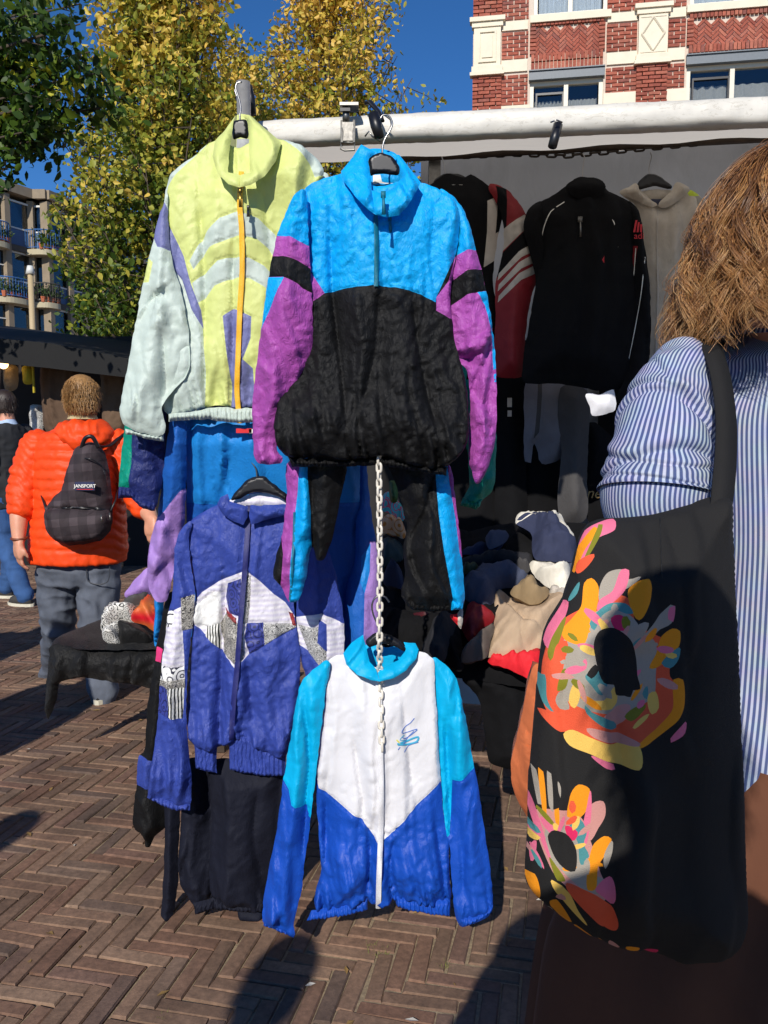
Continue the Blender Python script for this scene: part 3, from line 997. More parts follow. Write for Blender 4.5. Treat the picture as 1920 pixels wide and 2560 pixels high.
# ---------------------------------------------------------------- white and blue jacket at the bottom
YW = 2.06
r = garment('track_jacket', 'white jacket with turquoise shoulders and royal blue lower half, lowest of the display', (950, 2290), YW)
body = cloth(r, 'body', cH([(505, 935), (425, 970), (408, 1150), (386, 1350), (366, 1500), (366, 1620), (380, 1800), (388, 1980), (354, 2120), (380, 2168), (500, 2140), (600, 2112), (625, 2125), (690, 2128), (760, 2105),
                            (880, 2112), (1004, 2116), (1008, 2000), (1002, 1850), (985, 1750), (970, 1600), (958, 1450), (950, 1250), (935, 1050), (925, 952), (850, 922), (680, 1000)]), YW, M_WHITENY,
             regions=[(cH([(300, 1460), (365, 1505), (380, 1570), (470, 1632), (590, 1702), (664, 1815), (672, 1815), (720, 1772), (850, 1642), (962, 1545), (1100, 1480), (1100, 2300), (250, 2300)]), M_ROYAL)],
             step=5.5, thick=.032, wid=130, seed=51, extra=lambda u, v: .03 * np.exp(-((v - 2180) / 60.0) ** 2),
             fold=dict(drape=.009, wx=60, wy=360, crush=.0012, cw=40, gather=(.022, 2255, 0, 70), low=(.003, 2010, 34),
                       lines=[(cH([(545, 1320), (570, 1500), (600, 1690)]), 9, -.011), (cH([(470, 1050), (440, 1300), (400, 1480)]), 16, .008), (cH([(780, 1150), (800, 1350), (830, 1600)]), 9, -.008),
                              (cH([(600, 1180), (620, 1400), (640, 1650)]), 24, .008), (cH([(615, 1760), (625, 1900), (610, 2090)]), 9, -.024), (cH([(740, 1800), (720, 1950), (750, 2100)]), 10, -.02),
                              (cH([(470, 1860), (520, 1980), (470, 2090)]), 22, .018), (cH([(410, 1600), (410, 1850), (395, 2050)]), 10, -.014), (cH([(850, 1850), (900, 1980), (860, 2080)]), 24, .018), (cH([(930, 1700), (960, 1900), (980, 2050)]), 10, -.012)]))
sl = cloth(r, 'sleeve', cH([(428, 968), (345, 1012), (296, 1065), (266, 1190), (240, 1350), (208, 1540), (182, 1750), (142, 1950), (112, 2130), (110, 2215), (130, 2238), (200, 2262), (256, 2290), (258, 2230), (276, 2150), (296, 2060),
                            (308, 1950), (332, 1780), (360, 1560), (378, 1400), (396, 1250), (412, 1110)]), YW, M_ROYAL,
           regions=[(cH([(100, 850), (500, 850), (500, 1400), (374, 1490), (352, 1760), (332, 1820), (320, 1668), (300, 1664), (252, 1640), (236, 1575), (206, 1535), (100, 1500)]), M_CYAN2)],
           step=5.5, thick=.028, wid=62, seed=53, dY=lambda u, v: -.020 - .008 * np.clip((v - 1700) / 300, 0, 1),
           fold=dict(drape=.009, wx=46, wy=330, ang=-8, crush=.0016, cw=34, gather=(.012, 2315, .15, 40),
                     lines=[(cH([(312, 1180), (330, 1450), (312, 1660), (300, 1900)]), 9, -.016), (cH([(275, 1250), (270, 1500), (240, 1800)]), 16, .01), (cH([(360, 1150), (352, 1400), (340, 1650)]), 12, .009),
                            (cH([(180, 1950), (220, 2080), (170, 2180)]), 16, .012)]))
cloth(sl, 'cuff', cH([(112, 2205), (160, 2222), (220, 2248), (262, 2270), (258, 2298), (200, 2270), (150, 2252), (112, 2240)]), YW - .022, M_ROYAL, step=2.5, thick=.010, wid=10, smooth=False, fold=dict(drape=0, crush=.001, rib=(.0042, 10)))
sr = cloth(r, 'sleeve', cH([(922, 950), (1000, 998), (1044, 1055), (1060, 1130), (1092, 1280), (1126, 1480), (1150, 1600), (1172, 1750), (1200, 1950), (1215, 2080), (1213, 2160), (1188, 2198), (1120, 2228), (1078, 2246), (1052, 2236),
                            (1032, 2170), (1016, 2000), (1008, 1850), (988, 1800), (970, 1600), (958, 1450), (948, 1250), (936, 1050)]), YW, M_ROYAL,
           regions=[(cH([(850, 850), (1200, 850), (1250, 1440), (1125, 1482), (1062, 1524), (1020, 1532), (1016, 1700), (1008, 1806), (988, 1816), (900, 1700), (850, 1500)]), M_CYAN2)],
           step=5.5, thick=.028, wid=62, seed=55, dY=lambda u, v: .014 - .02 * np.clip((v - 1900) / 300, 0, 1),
           fold=dict(drape=.009, wx=46, wy=330, ang=8, crush=.0016, cw=34, gather=(.012, 2290, -.1, 40),
                     lines=[(cH([(985, 1250), (1000, 1500), (1012, 1800)]), 9, -.014), (cH([(1020, 1150), (1060, 1350), (1080, 1520)]), 16, .01), (cH([(1100, 1600), (1120, 1850), (1160, 2050)]), 16, .01), (cH([(1050, 1700), (1070, 2000), (1090, 2150)]), 12, -.01)]))
cloth(sr, 'cuff', cH([(1052, 2195), (1110, 2190), (1170, 2165), (1214, 2140), (1212, 2172), (1170, 2200), (1110, 2232), (1068, 2248)]), YW - .014, M_ROYAL, step=2.5, thick=.010, wid=10, smooth=False, fold=dict(drape=0, crush=.001, rib=(.0042, 10)))
cloth(r, 'hem_band', cH([(345, 2165), (430, 2152), (530, 2128), (612, 2106), (614, 2160), (540, 2182), (430, 2200), (322, 2212)]), YW - .016, M_ROYAL, step=2.5, thick=.010, wid=10, smooth=False, fold=dict(drape=0, crush=.001, rib=(.0042, 10)))
cloth(r, 'hem_band', cH([(748, 2092), (830, 2108), (920, 2112), (1008, 2108), (1008, 2192), (900, 2180), (820, 2168), (752, 2144)]), YW - .016, M_ROYAL, step=2.5, thick=.010, wid=10, smooth=False, fold=dict(drape=0, crush=.001, rib=(.0042, 10)))
ribbon(r, 'zip', cH([(664, 1062), (672, 1200), (676, 1400), (680, 1600), (676, 1800), (668, 2000), (665, 2142)]), YW, 13, M_WZIP, off=.013, surf=body)
cloth(r, 'collar', cH([(592, 840), (535, 878), (497, 928), (510, 982), (560, 1030), (630, 1058), (672, 1066), (655, 1005), (622, 970), (606, 900)]), YW - .035, M_CYAN2, step=6, thick=.006, wid=14, smooth=False, rough_out=.8, seed=57,
      fold=dict(drape=.006, wx=30, wy=90, ang=40, crush=.002), dY=lambda u, v: .05 - .08 * np.clip((v - 1590) / 110, 0, 1))
cloth(r, 'collar', cH([(786, 876), (842, 880), (858, 910), (848, 952), (800, 1010), (740, 1050), (672, 1066), (662, 1022), (700, 992), (760, 962), (800, 912)]), YW - .035, M_CYAN2, step=6, thick=.006, wid=14, smooth=False, rough_out=.8, seed=58,
      fold=dict(drape=.006, wx=30, wy=90, ang=-40, crush=.002), dY=lambda u, v: .05 - .08 * np.clip((v - 1590) / 110, 0, 1))
cloth(r, 'neck_lining', cH([(600, 890), (700, 900), (800, 895), (825, 940), (760, 1010), (670, 1050), (615, 980)]), YW + .10, M_CYAN2, step=8, thick=.006, wid=20, seed=59)
WHITE_BODY = body.name
# brush-stroke emblem on the chest
M_EMB1 = plain('blue emblem ink', (70, 110, 190), rough=.6); M_EMB2 = plain('turquoise emblem ink', (60, 160, 196), rough=.6); M_EMB3 = plain('yellow emblem ink', (214, 206, 90), rough=.6)
emb = ribbon(body, 'emblem', cH([(838, 1240), (820, 1262), (795, 1280), (778, 1310), (800, 1308), (830, 1298), (852, 1292)]), YW, 2, M_EMB1, off=.002, step=4, thick=.0005, surf=body)
for pts, w, m in [([(852, 1296), (820, 1322), (790, 1338), (780, 1330)], 3, M_EMB1), ([(756, 1366), (800, 1350), (856, 1330), (850, 1352), (800, 1366), (760, 1368)], 7, M_EMB2), ([(858, 1356), (810, 1372), (790, 1404)], 2.5, M_EMB1),
                  ([(752, 1344), (762, 1354), (770, 1362)], 5, M_EMB3), ([(760, 1392), (770, 1378)], 3, M_EMB1), ([(782, 1372), (808, 1330), (836, 1302)], 2.5, M_EMB1), ([(790, 1320), (770, 1345), (800, 1344)], 2.5, M_EMB2)]:
    ribbon(body, 'emblem', cH(pts), YW, w * .7, m, off=.002, step=4, thick=.0005, surf=body)
hanger(cH([(606, 870), (640, 838), (672, 828), (720, 840), (770, 870), (798, 905), (790, 920), (740, 895), (680, 885), (620, 898)]),
       cH([(672, 832), (660, 790), (640, 740), (634, 700), (645, 668), (672, 652), (700, 660), (718, 684)]), YW + .01, 'black hanger inside the collar of the white and blue jacket')

# ---------------------------------------------------------------- violet jacket with printed chevron
YV = 2.22
r = garment('track_jacket', 'violet blue jacket with a white and scribble print chevron across the chest', (580, 1945), YV)
body = cloth(r, 'body', cG([(620, 570), (520, 612), (430, 672), (412, 740), (432, 900), (460, 1080), (446, 1210), (440, 1320), (430, 1500), (416, 1700), (424, 1850), (470, 1915), (540, 1928), (600, 1915), (660, 1890), (690, 1875), (780, 1900),
                            (880, 1960), (960, 1960), (1000, 1850), (1030, 1650), (1040, 1400), (1020, 1250), (1005, 1110), (1060, 950), (1130, 730), (1080, 655), (960, 592), (850, 580), (740, 620)]), YV, M_VIOLET,
             regions=[(cG([(440, 1210), (446, 1130), (500, 1060), (600, 995), (700, 952), (750, 935), (800, 970), (900, 1070), (960, 1120), (1012, 1200), (1018, 1252), (900, 1312), (770, 1388), (690, 1465), (630, 1402), (540, 1312)]), M_PRINTL),
                      (cG([(440, 1150), (560, 1060), (600, 1060), (612, 1200), (600, 1232), (500, 1250), (430, 1215)]), M_PRINTW),
                      (cG([(530, 1245), (600, 1232), (605, 1380), (520, 1300)]), M_BARS),
                      (cG([(600, 1232), (640, 1160), (690, 1215), (735, 1222), (742, 1412), (690, 1445), (622, 1395)]), M_SCRIBD),
                      (cG([(645, 1008), (722, 978), (728, 1182), (655, 1172), (625, 1092)]), M_BLUEPR),
                      (cG([(622, 1148), (660, 1170), (700, 1192), (700, 1222), (640, 1190)]), M_REDPR),
                      (cG([(735, 960), (778, 962), (772, 1100), (760, 1220), (728, 1220), (726, 1090)]), M_SCRIB),
                      (cG([(755, 1222), (842, 1222), (852, 1345), (765, 1392), (745, 1300)]), M_BLUEPR),
                      (cG([(842, 1226), (1010, 1236), (1020, 1255), (900, 1312), (850, 1345)]), M_SCRIB),
                      (cG([(975, 1170), (1000, 1180), (1020, 1250), (998, 1245)]), M_REDPR)],
             step=5.5, thick=.03, wid=120, seed=61, extra=lambda u, v: .02 * np.exp(-((v - 1850) / 55.0) ** 2),
             fold=dict(drape=.012, wx=70, wy=340, crush=.0028, cw=22, gather=(.018, 1880, .1, 60), low=(.0022, 1500, 28),
                       lines=[(cG([(620, 980), (620, 1200), (600, 1500), (590, 1800), (610, 1900)]), 12, -.022), (cG([(420, 800), (440, 1000), (470, 1100)]), 10, -.01), (cG([(500, 700), (520, 1000)]), 18, .008),
                              (cG([(760, 1450), (770, 1650), (800, 1850)]), 14, -.014), (cG([(880, 1400), (860, 1650), (900, 1880)]), 22, .012), (cG([(500, 1350), (500, 1600), (510, 1850)]), 24, .012)]))
sl = cloth(r, 'sleeve', cG([(440, 668), (375, 728), (346, 815), (340, 950), (332, 1100), (310, 1190), (285, 1390), (264, 1560), (254, 1750), (236, 1900), (216, 2050), (198, 2160), (210, 2205), (290, 2215), (380, 2240), (432, 2230), (440, 2120),
                            (432, 2000), (416, 1850), (410, 1700), (418, 1500), (432, 1350), (448, 1210), (460, 1090), (436, 900), (424, 760)]), YV, M_VIOLET,
           regions=[(cG([(250, 1230), (325, 1170), (388, 1138), (396, 1300), (402, 1420), (404, 1562), (200, 1562)]), M_PRINTL),
                    (cG([(386, 1090), (480, 1070), (480, 1260), (394, 1270)]), M_SCRIBD),
                    (cG([(300, 1170), (345, 1160), (340, 1240), (270, 1270)]), M_SWIRL),
                    (cG([(200, 1470), (402, 1470), (404, 1560), (200, 1560)]), M_SWIRL),
                    (cG([(318, 1562), (404, 1560), (392, 1758), (326, 1744)]), M_BARS),
                    (cG([(200, 1572), (318, 1570), (326, 1740), (200, 1720)]), M_BLUEPR),
                    (cG([(262, 1548), (404, 1540), (404, 1590), (262, 1578)]), M_SCRIBD)],
           step=5.5, thick=.028, wid=58, seed=63, dY=lambda u, v: -.028 - .004 * np.clip((v - 1500) / 300, 0, 1),
           fold=dict(drape=.009, wx=44, wy=280, ang=-6, crush=.003, cw=22, gather=(.014, 2000, .12, 40), lines=[(cG([(380, 830), (400, 1000), (430, 1080)]), 12, -.012), (cG([(330, 1250), (330, 1500), (310, 1750)]), 16, .01)]))
cloth(sl, 'cuff', cG([(200, 2165), (280, 2195), (370, 2222), (436, 2228), (432, 2268), (360, 2272), (270, 2240), (192, 2200)]), YV - .03, M_VIOLET, step=2.5, thick=.010, wid=10, smooth=False, fold=dict(drape=0, crush=.001, rib=(.0042, 10)))
cloth(r, 'sleeve', cG([(1075, 650), (1145, 725), (1220, 900), (1262, 1080), (1284, 1240), (1280, 1420), (1230, 1600), (1110, 1620), (1060, 1480), (1030, 1350), (1018, 1240), (1020, 1100), (1060, 900)]), YV + .01, M_VIOLET,
      regions=[(cG([(1000, 1205), (1100, 1180), (1162, 1168), (1300, 1245), (1300, 1430), (1190, 1440), (1000, 1330)]), M_PRINTL), (cG([(1030, 1240), (1110, 1250), (1180, 1230), (1192, 1445), (1150, 1455), (1090, 1390)]), M_SCRIB),
               (cG([(1150, 1200), (1190, 1230), (1192, 1380), (1140, 1330)]), M_VIOLET)], step=5.5, thick=.028, wid=50, seed=65, fold=dict(drape=.008, crush=.003, cw=22))
cloth(r, 'hem_band', cG([(455, 1880), (520, 1890), (585, 1890), (578, 2062), (520, 2055), (465, 2035)]), YV - .008, M_VIOLET, step=2.5, thick=.010, wid=10, smooth=False, fold=dict(drape=0, crush=.001, rib=(.0042, 10)))
cloth(r, 'hem_band', cG([(640, 1850), (720, 1850), (790, 1870), (870, 1930), (965, 1940), (958, 2082), (840, 2078), (740, 2064), (652, 2045)]), YV - .008, M_VIOLET, step=2.5, thick=.010, wid=10, smooth=False, fold=dict(drape=0, crush=.001, rib=(.0042, 10)))
ribbon(r, 'zip', cG([(758, 580), (750, 750), (738, 930), (715, 1200), (692, 1500), (672, 1700), (664, 1880)]), YV, 13, M_VZIP, off=.009, surf=body)
cloth(r, 'collar', cG([(640, 518), (598, 540), (580, 575), (610, 630), (660, 665), (725, 690), (748, 650), (752, 590), (700, 575), (650, 560)]), YV - .04, M_VIOLET, step=6, thick=.006, wid=14, smooth=False, rough_out=.8, seed=67,
      fold=dict(drape=.008, wx=24, wy=80, ang=60, crush=.004, cw=18))
cloth(r, 'collar', cG([(765, 580), (840, 588), (945, 575), (1000, 585), (990, 630), (900, 650), (830, 670), (770, 690), (758, 640)]), YV - .04, M_VIOLET, step=6, thick=.006, wid=14, smooth=False, rough_out=.8, seed=68,
      fold=dict(drape=.008, wx=24, wy=80, ang=-60, crush=.004, cw=18))
cloth(r, 'neck_lining', cG([(640, 560), (720, 530), (850, 515), (950, 540), (1000, 590), (860, 600), (760, 595), (680, 590)]), YV + .02, M_PRINTL, step=8, thick=.01, wid=20, seed=69)
hanger(cG([(655, 552), (700, 492), (745, 445), (795, 424), (845, 425), (905, 470), (960, 520), (1010, 560), (1000, 580), (920, 535), (850, 512), (800, 510), (745, 525), (690, 552)]),
       cG([(802, 430), (796, 380), (770, 340), (748, 305), (745, 270), (762, 245), (785, 240), (800, 255)]), YV - .005, 'black hanger at the neck of the violet jacket')

# ---------------------------------------------------------------- sky blue and lilac jacket behind the violet one
YS = 2.34
SKYD = lambda u, v: -.11 * np.clip((1330 - v) / 220, 0, 1)
r = garment('track_jacket', 'sky blue jacket with lilac sleeves hanging behind the violet one', (640, 1620), YS)
cloth(r, 'body', cG([(400, 60), (560, 40), (760, 60), (960, 80), (1200, 110), (1350, 140), (1370, 400), (1360, 800), (1340, 1250), (1200, 1400), (700, 1400), (450, 1350), (420, 900), (412, 500), (404, 200)]), YS, M_SKYB,
      regions=[(cG([(300, 566), (620, 575), (900, 575), (1500, 560), (1500, 1600), (300, 1600)]), M_MIDB)], step=8, thick=.02, wid=90, seed=71, dY=SKYD,
      fold=dict(drape=.012, wx=60, wy=420, crush=.0012, lines=[(cG([(640, 120), (640, 400), (600, 600)]), 14, -.014), (cG([(500, 150), (470, 400), (500, 560)]), 18, .012)]))
cloth(r, 'sleeve', cG([(335, 60), (402, 70), (412, 250), (410, 450), (402, 650), (370, 800), (345, 920), (330, 1010), (300, 1110), (245, 1115), (208, 1050), (196, 900), (220, 750), (256, 610), (280, 420), (308, 210)]), YS - .04, M_LILAC,
      regions=[(cG([(150, 0), (450, 0), (450, 470), (385, 500), (330, 570), (268, 645), (150, 640)]), M_MIDB)], dY=SKYD, step=5.5, thick=.028, wid=50, seed=73,
      fold=dict(drape=.009, wx=44, wy=240, ang=-12, crush=.002, lines=[(cG([(330, 880), (260, 960), (230, 1050)]), 12, -.016), (cG([(300, 700), (270, 800), (260, 930)]), 18, .012)]))
cloth(r, 'sleeve', cG([(1380, 200), (1430, 600), (1468, 850), (1480, 1050), (1478, 1320), (1400, 1420), (1290, 1420), (1276, 1250), (1292, 1050), (1340, 890), (1350, 600)]), YS - .02, M_MIDB,
      regions=[(cG([(1425, 780), (1520, 780), (1520, 1450), (1390, 1450), (1398, 1060), (1425, 950)]), M_LILAC), (cG([(1380, 860), (1430, 790), (1425, 950), (1398, 1060), (1375, 1000)]), M_SKYB)],
      step=8, thick=.028, wid=50, seed=75, fold=dict(drape=.008, crush=.002))
mb = MB(); q = P(*cG([(730, 170)])[0], YS - .17); mb.box(q, .042, .004, .012); lb = mb.build('label_tag', M_REDTAG, r)
mb = MB(); q = P(*cG([(772, 172)])[0], YS - .17); mb.box(q, .014, .004, .011); mb.build('label_tag', M_WTAG, r)

# ---------------------------------------------------------------- navy and green jacket behind the lime one
YN = 2.27
r = garment('track_jacket', 'navy jacket with a teal green sleeve stripe peeking out below the lime sleeve', (350, 1290), YN)
cloth(r, 'body', cE([(320, 620), (700, 500), (1000, 620), (1040, 1700), (380, 1700)]), YN + .03, M_NAVYG, step=18, thick=.03, wid=80, seed=81)
sl = cloth(r, 'sleeve', cG([(150, -300), (330, -300), (300, 60), (294, 240), (284, 400), (255, 555), (232, 600), (150, 585), (108, 520), (40, 490), (38, 440), (48, 330), (64, 190), (90, -50)]), YN - .04, M_NAVYG,
           regions=[(cG([(0, -100), (132, -100), (126, 200), (122, 350), (106, 484), (104, 530), (0, 530)]), M_TEAL)], step=5.5, thick=.028, wid=45, seed=83, fold=dict(drape=.008, crush=.005, cw=22))
cloth(sl, 'cuff', cG([(36, 480), (105, 488), (150, 540), (240, 570), (236, 614), (170, 602), (110, 545), (32, 545)]), YN - .06, M_NAVYG, step=2.5, thick=.010, wid=10, smooth=False, fold=dict(drape=0, crush=.002, rib=(.0042, 10)))
# teal cuff behind the pullover
r = garment('track_jacket', 'teal jacket hidden behind the blue pullover with one gathered cuff showing', (1190, 1272), 2.3)
cloth(r, 'body', cF([(450, 620), (800, 560), (1150, 620), (1180, 1800), (480, 1800)]), 2.36, M_TEAL, step=18, thick=.03, wid=80, seed=85)
sl = cloth(r, 'sleeve', cL([(560, -500), (700, -500), (780, -200), (778, 60), (760, 200), (690, 260), (676, 300), (650, 314), (556, 292), (570, 240), (606, 170), (600, 0)]), 2.3, M_TEAL, step=6, thick=.035, wid=36, seed=86, fold=dict(drape=.008, crush=.003))
cloth(sl, 'cuff', cL([(565, 245), (630, 262), (688, 258), (676, 305), (650, 320), (550, 298)]), 2.285, M_TEAL, step=2.5, thick=.010, wid=10, smooth=False, fold=dict(drape=0, crush=.001, rib=(.0042, 10)))

# ---------------------------------------------------------------- dark trousers below the violet jacket
YT = 2.27
r = garment('track_pants', 'dark navy track pants with gathered cuffs hanging below the violet jacket', (580, 2290), YT, cat='pants')
a = cloth(r, 'leg', cK([(886, 340), (1000, 330), (1180, 350), (1176, 560), (1150, 740), (1118, 880), (1095, 945), (1000, 955), (930, 935), (884, 900), (868, 850), (878, 600)]), YT, M_NAVYNY, step=5.5, thick=.05, wid=60, seed=91,
          fold=dict(drape=.01, wx=50, wy=300, crush=.0018, gather=(.016, 2265, 0, 40), lines=[(cK([(1080, 420), (1060, 600), (1090, 850)]), 14, -.012), (cK([(960, 600), (950, 750), (990, 880)]), 16, .012), (cK([(900, 760), (940, 860), (980, 910)]), 12, .01)]))
cloth(a, 'cuff', cK([(884, 905), (960, 925), (1090, 920), (1090, 960), (1000, 962), (884, 946)]), YT - .02, M_NAVYNY, step=2.5, thick=.010, wid=10, smooth=False, fold=dict(drape=0, crush=.001, rib=(.0042, 10)))
b_ = cloth(r, 'leg', cK([(760, 340), (880, 340), (884, 600), (880, 800), (876, 880), (850, 930), (810, 938), (780, 900), (750, 850), (738, 780), (752, 560)]), YT + .03, M_NAVYNY, step=5.5, thick=.045, wid=50, seed=93,
           fold=dict(drape=.012, wx=40, wy=240, crush=.003, lines=[(cK([(770, 700), (810, 800), (860, 860)]), 12, .014), (cK([(830, 560), (820, 700), (800, 780)]), 12, -.012)]))
cloth(b_, 'cuff', cK([(800, 925), (850, 915), (888, 900), (886, 950), (850, 960), (812, 972)]), YT + .0, M_NAVYNY, step=2.5, thick=.010, wid=10, smooth=False, fold=dict(drape=0, crush=.001, rib=(.0042, 10)))
cloth(r, 'trailing_leg', cK([(690, 340), (752, 340), (748, 540), (742, 700), (736, 860), (714, 1000), (712, 1036), (694, 1036), (684, 1015), (668, 998), (674, 900), (682, 700)]), YT + .05, M_NAVYNY, step=5.5, thick=.03, wid=24, seed=95,
      fold=dict(drape=.006, wx=24, wy=300, crush=.001))
cloth(r, 'waistband', cK([(990, 950), (1060, 955), (1088, 960), (1088, 1000), (1040, 1002), (995, 996)]), YT + .04, M_NAVYNY, step=6, thick=.015, wid=12, seed=96)
r = garment('track_pants', 'black track pants with a pink and a blue patch hanging beside the violet sleeve', (340, 2105), 2.36, cat='pants')
lg = cloth(r, 'leg', cK([(700, -360), (742, -360), (720, -150), (690, 100), (672, 260), (660, 400), (690, 520), (694, 600), (640, 650), (620, 692), (604, 690), (600, 650), (562, 622), (550, 575), (566, 440), (574, 320), (600, 290), (612, 100), (640, -60), (660, -200)]), 2.36, M_BLACKNY,
           regions=[(cK([(560, 308), (640, 322), (660, 340), (640, 435), (560, 435)]), M_VIOLET), (cG([(225, 1360), (290, 1370), (276, 1446), (225, 1440)]), M_PINK)], step=5.5, thick=.035, wid=36, seed=97,
           fold=dict(drape=.006, wx=30, wy=260, crush=.002, lines=[(cK([(600, 480), (640, 560), (610, 640)]), 12, .012)]))
r = garment('track_pants', 'narrow light blue pant leg showing between the lilac sleeve and the black pants', (390, 1620), 2.40, cat='pants')
cloth(r, 'leg', cG([(240, 1080), (285, 1080), (280, 1180), (262, 1290), (240, 1362), (232, 1300), (236, 1180)]), 2.40, M_SKYB, step=5.5, thick=.02, wid=16, seed=98)

# ================================================================== the setting
rng = random.Random(7)
npr = np.random.RandomState(11)


def brick_mat(name, stops, rough=.85, grime=.35, scale=9.0, bump=.5, extra_dark=None):
    m, t, b = principled(name)
    tc = N(t, 'ShaderNodeTexCoord')
    oi = N(t, 'ShaderNodeObjectInfo')
    at = N(t, 'ShaderNodeAttribute', attribute_name='tone')
    add = N(t, 'ShaderNodeMath', operation='ADD'); t.links.new(oi.outputs['Random'], add.inputs[0]); t.links.new(at.outputs['Fac'], add.inputs[1])
    fr = N(t, 'ShaderNodeMath', operation='FRACT'); t.links.new(add.outputs[0], fr.inputs[0])
    col = ramp(t, fr.outputs[0], stops)
    geo = N(t, 'ShaderNodeNewGeometry')
    n1 = N(t, 'ShaderNodeTexNoise', i_Scale=scale * 6, i_Detail=6.0, i_Roughness=.7)
    n2 = N(t, 'ShaderNodeTexNoise', i_Scale=scale * .35, i_Detail=4.0, i_Roughness=.6)
    t.links.new(geo.outputs['Position'], n1.inputs[0]); t.links.new(geo.outputs['Position'], n2.inputs[0])
    f1 = ramp(t, n1.outputs[0], [(.3, (.62, .62, .62, 1)), (.7, (1.18, 1.16, 1.12, 1))])
    f2 = ramp(t, n2.outputs[0], [(.35, (1 - grime, 1 - grime, 1 - grime, 1)), (.65, (1.1, 1.1, 1.1, 1))])
    c = mixc(t, 1.0, col, f1, 'MULTIPLY'); c = mixc(t, 1.0, c, f2, 'MULTIPLY')
    t.links.new(c, b.inputs['Base Color'])
    b.inputs['Roughness'].default_value = rough
    b.inputs['Specular IOR Level'].default_value = .3
    bp = N(t, 'ShaderNodeBump', i_Strength=bump, i_Distance=.004)
    t.links.new(n1.outputs[0], bp.inputs['Height']); t.links.new(bp.outputs[0], b.inputs['Normal'])
    return m


M_PAVER = brick_mat('brown clay paver', [(0, lin(120, 96, 80)), (.25, lin(136, 110, 92)), (.45, lin(124, 94, 78)), (.65, lin(148, 122, 102)), (.85, lin(106, 88, 78)), (1, lin(130, 100, 86))])
m, t, b = principled('sand joint')
geo = N(t, 'ShaderNodeNewGeometry')
n1 = N(t, 'ShaderNodeTexNoise', i_Scale=90.0, i_Detail=6.0, i_Roughness=.7); t.links.new(geo.outputs['Position'], n1.inputs[0])
n2 = N(t, 'ShaderNodeTexNoise', i_Scale=2.2, i_Detail=5.0); t.links.new(geo.outputs['Position'], n2.inputs[0])
c1 = ramp(t, n1.outputs[0], [(.3, lin(112, 98, 80)), (.7, lin(160, 142, 114))])
c2 = ramp(t, n2.outputs[0], [(.62, (0, 0, 0, 1)), (.72, (1, 1, 1, 1))])
t.links.new(mixc(t, c2, c1, lin(84, 92, 44)), b.inputs['Base Color'])
b.inputs['Roughness'].default_value = .95
bp = N(t, 'ShaderNodeBump', i_Strength=.8, i_Distance=.004); t.links.new(n1.outputs[0], bp.inputs['Height']); t.links.new(bp.outputs[0], b.inputs['Normal'])
M_SAND = m
# far paving: herringbone too far away to tell apart
m, t, b = principled('distant brick paving')
tc = N(t, 'ShaderNodeTexCoord')
bt = N(t, 'ShaderNodeTexBrick', i_Scale=1.0); bt.inputs['Color1'].default_value = lin(130, 106, 92); bt.inputs['Color2'].default_value = lin(146, 122, 106); bt.inputs['Mortar'].default_value = lin(150, 134, 110)
bt.inputs['Brick Width'].default_value = .21; bt.inputs['Row Height'].default_value = .055; bt.inputs['Mortar Size'].default_value = .006
t.links.new(tc.outputs['Object'], bt.inputs[0]); t.links.new(bt.outputs[0], b.inputs['Base Color']); b.inputs['Roughness'].default_value = .9
M_FARPAVE = m

pave = mesh_obj('pavement', [(-150, -60, -.0035), (150, -60, -.0035), (150, 250, -.0035), (-150, 250, -.0035)], [(0, 1, 2, 3)], M_SAND)
pave['kind'] = 'structure'
far = mesh_obj('distant_paving', [(-60, 10.5, .001), (60, 10.5, .001), (60, 120, .001), (-60, 120, .001)], [(0, 1, 2, 3)], M_FARPAVE, pave)
# herringbone, 20 x 5 cm clay pavers
BW, BL, NB = .0505, .202, 4
hb_rot = math.radians(-12.5)
hc, hs = math.cos(hb_rot), math.sin(hb_rot)


def hb_world(x, y):
    return x * hc - y * hs, x * hs + y * hc


def paver_mesh(name, wear, seed):
    r_ = random.Random(seed)
    L, W = BL - .0035, BW - .0035
    c = .0025 + .002 * wear
    j = lambda a: r_.uniform(-a, a)
    top = [(-L / 2 + c + j(.003), -W / 2 + c + j(.002), .004), (L / 2 - c + j(.003), -W / 2 + c + j(.002), .004), (L / 2 - c + j(.003), W / 2 - c + j(.002), .004), (-L / 2 + c + j(.003), W / 2 - c + j(.002), .004)]
    mid = [(-L / 2 + j(.002), -W / 2 + j(.001), -.002), (L / 2 + j(.002), -W / 2 + j(.001), -.002), (L / 2 + j(.002), W / 2 + j(.001), -.002), (-L / 2 + j(.002), W / 2 + j(.001), -.002)]
    bot = [(x, y, -.03) for x, y, z in mid]
    vs = bot + mid + top
    # split long sides so worn bricks bow and chip
    fs = [(8, 9, 10, 11)] + [(4 + i, 4 + (i + 1) % 4, 8 + (i + 1) % 4, 8 + i) for i in range(4)] + [(i, (i + 1) % 4, 4 + (i + 1) % 4, 4 + i) for i in range(4)]
    return vs, fs


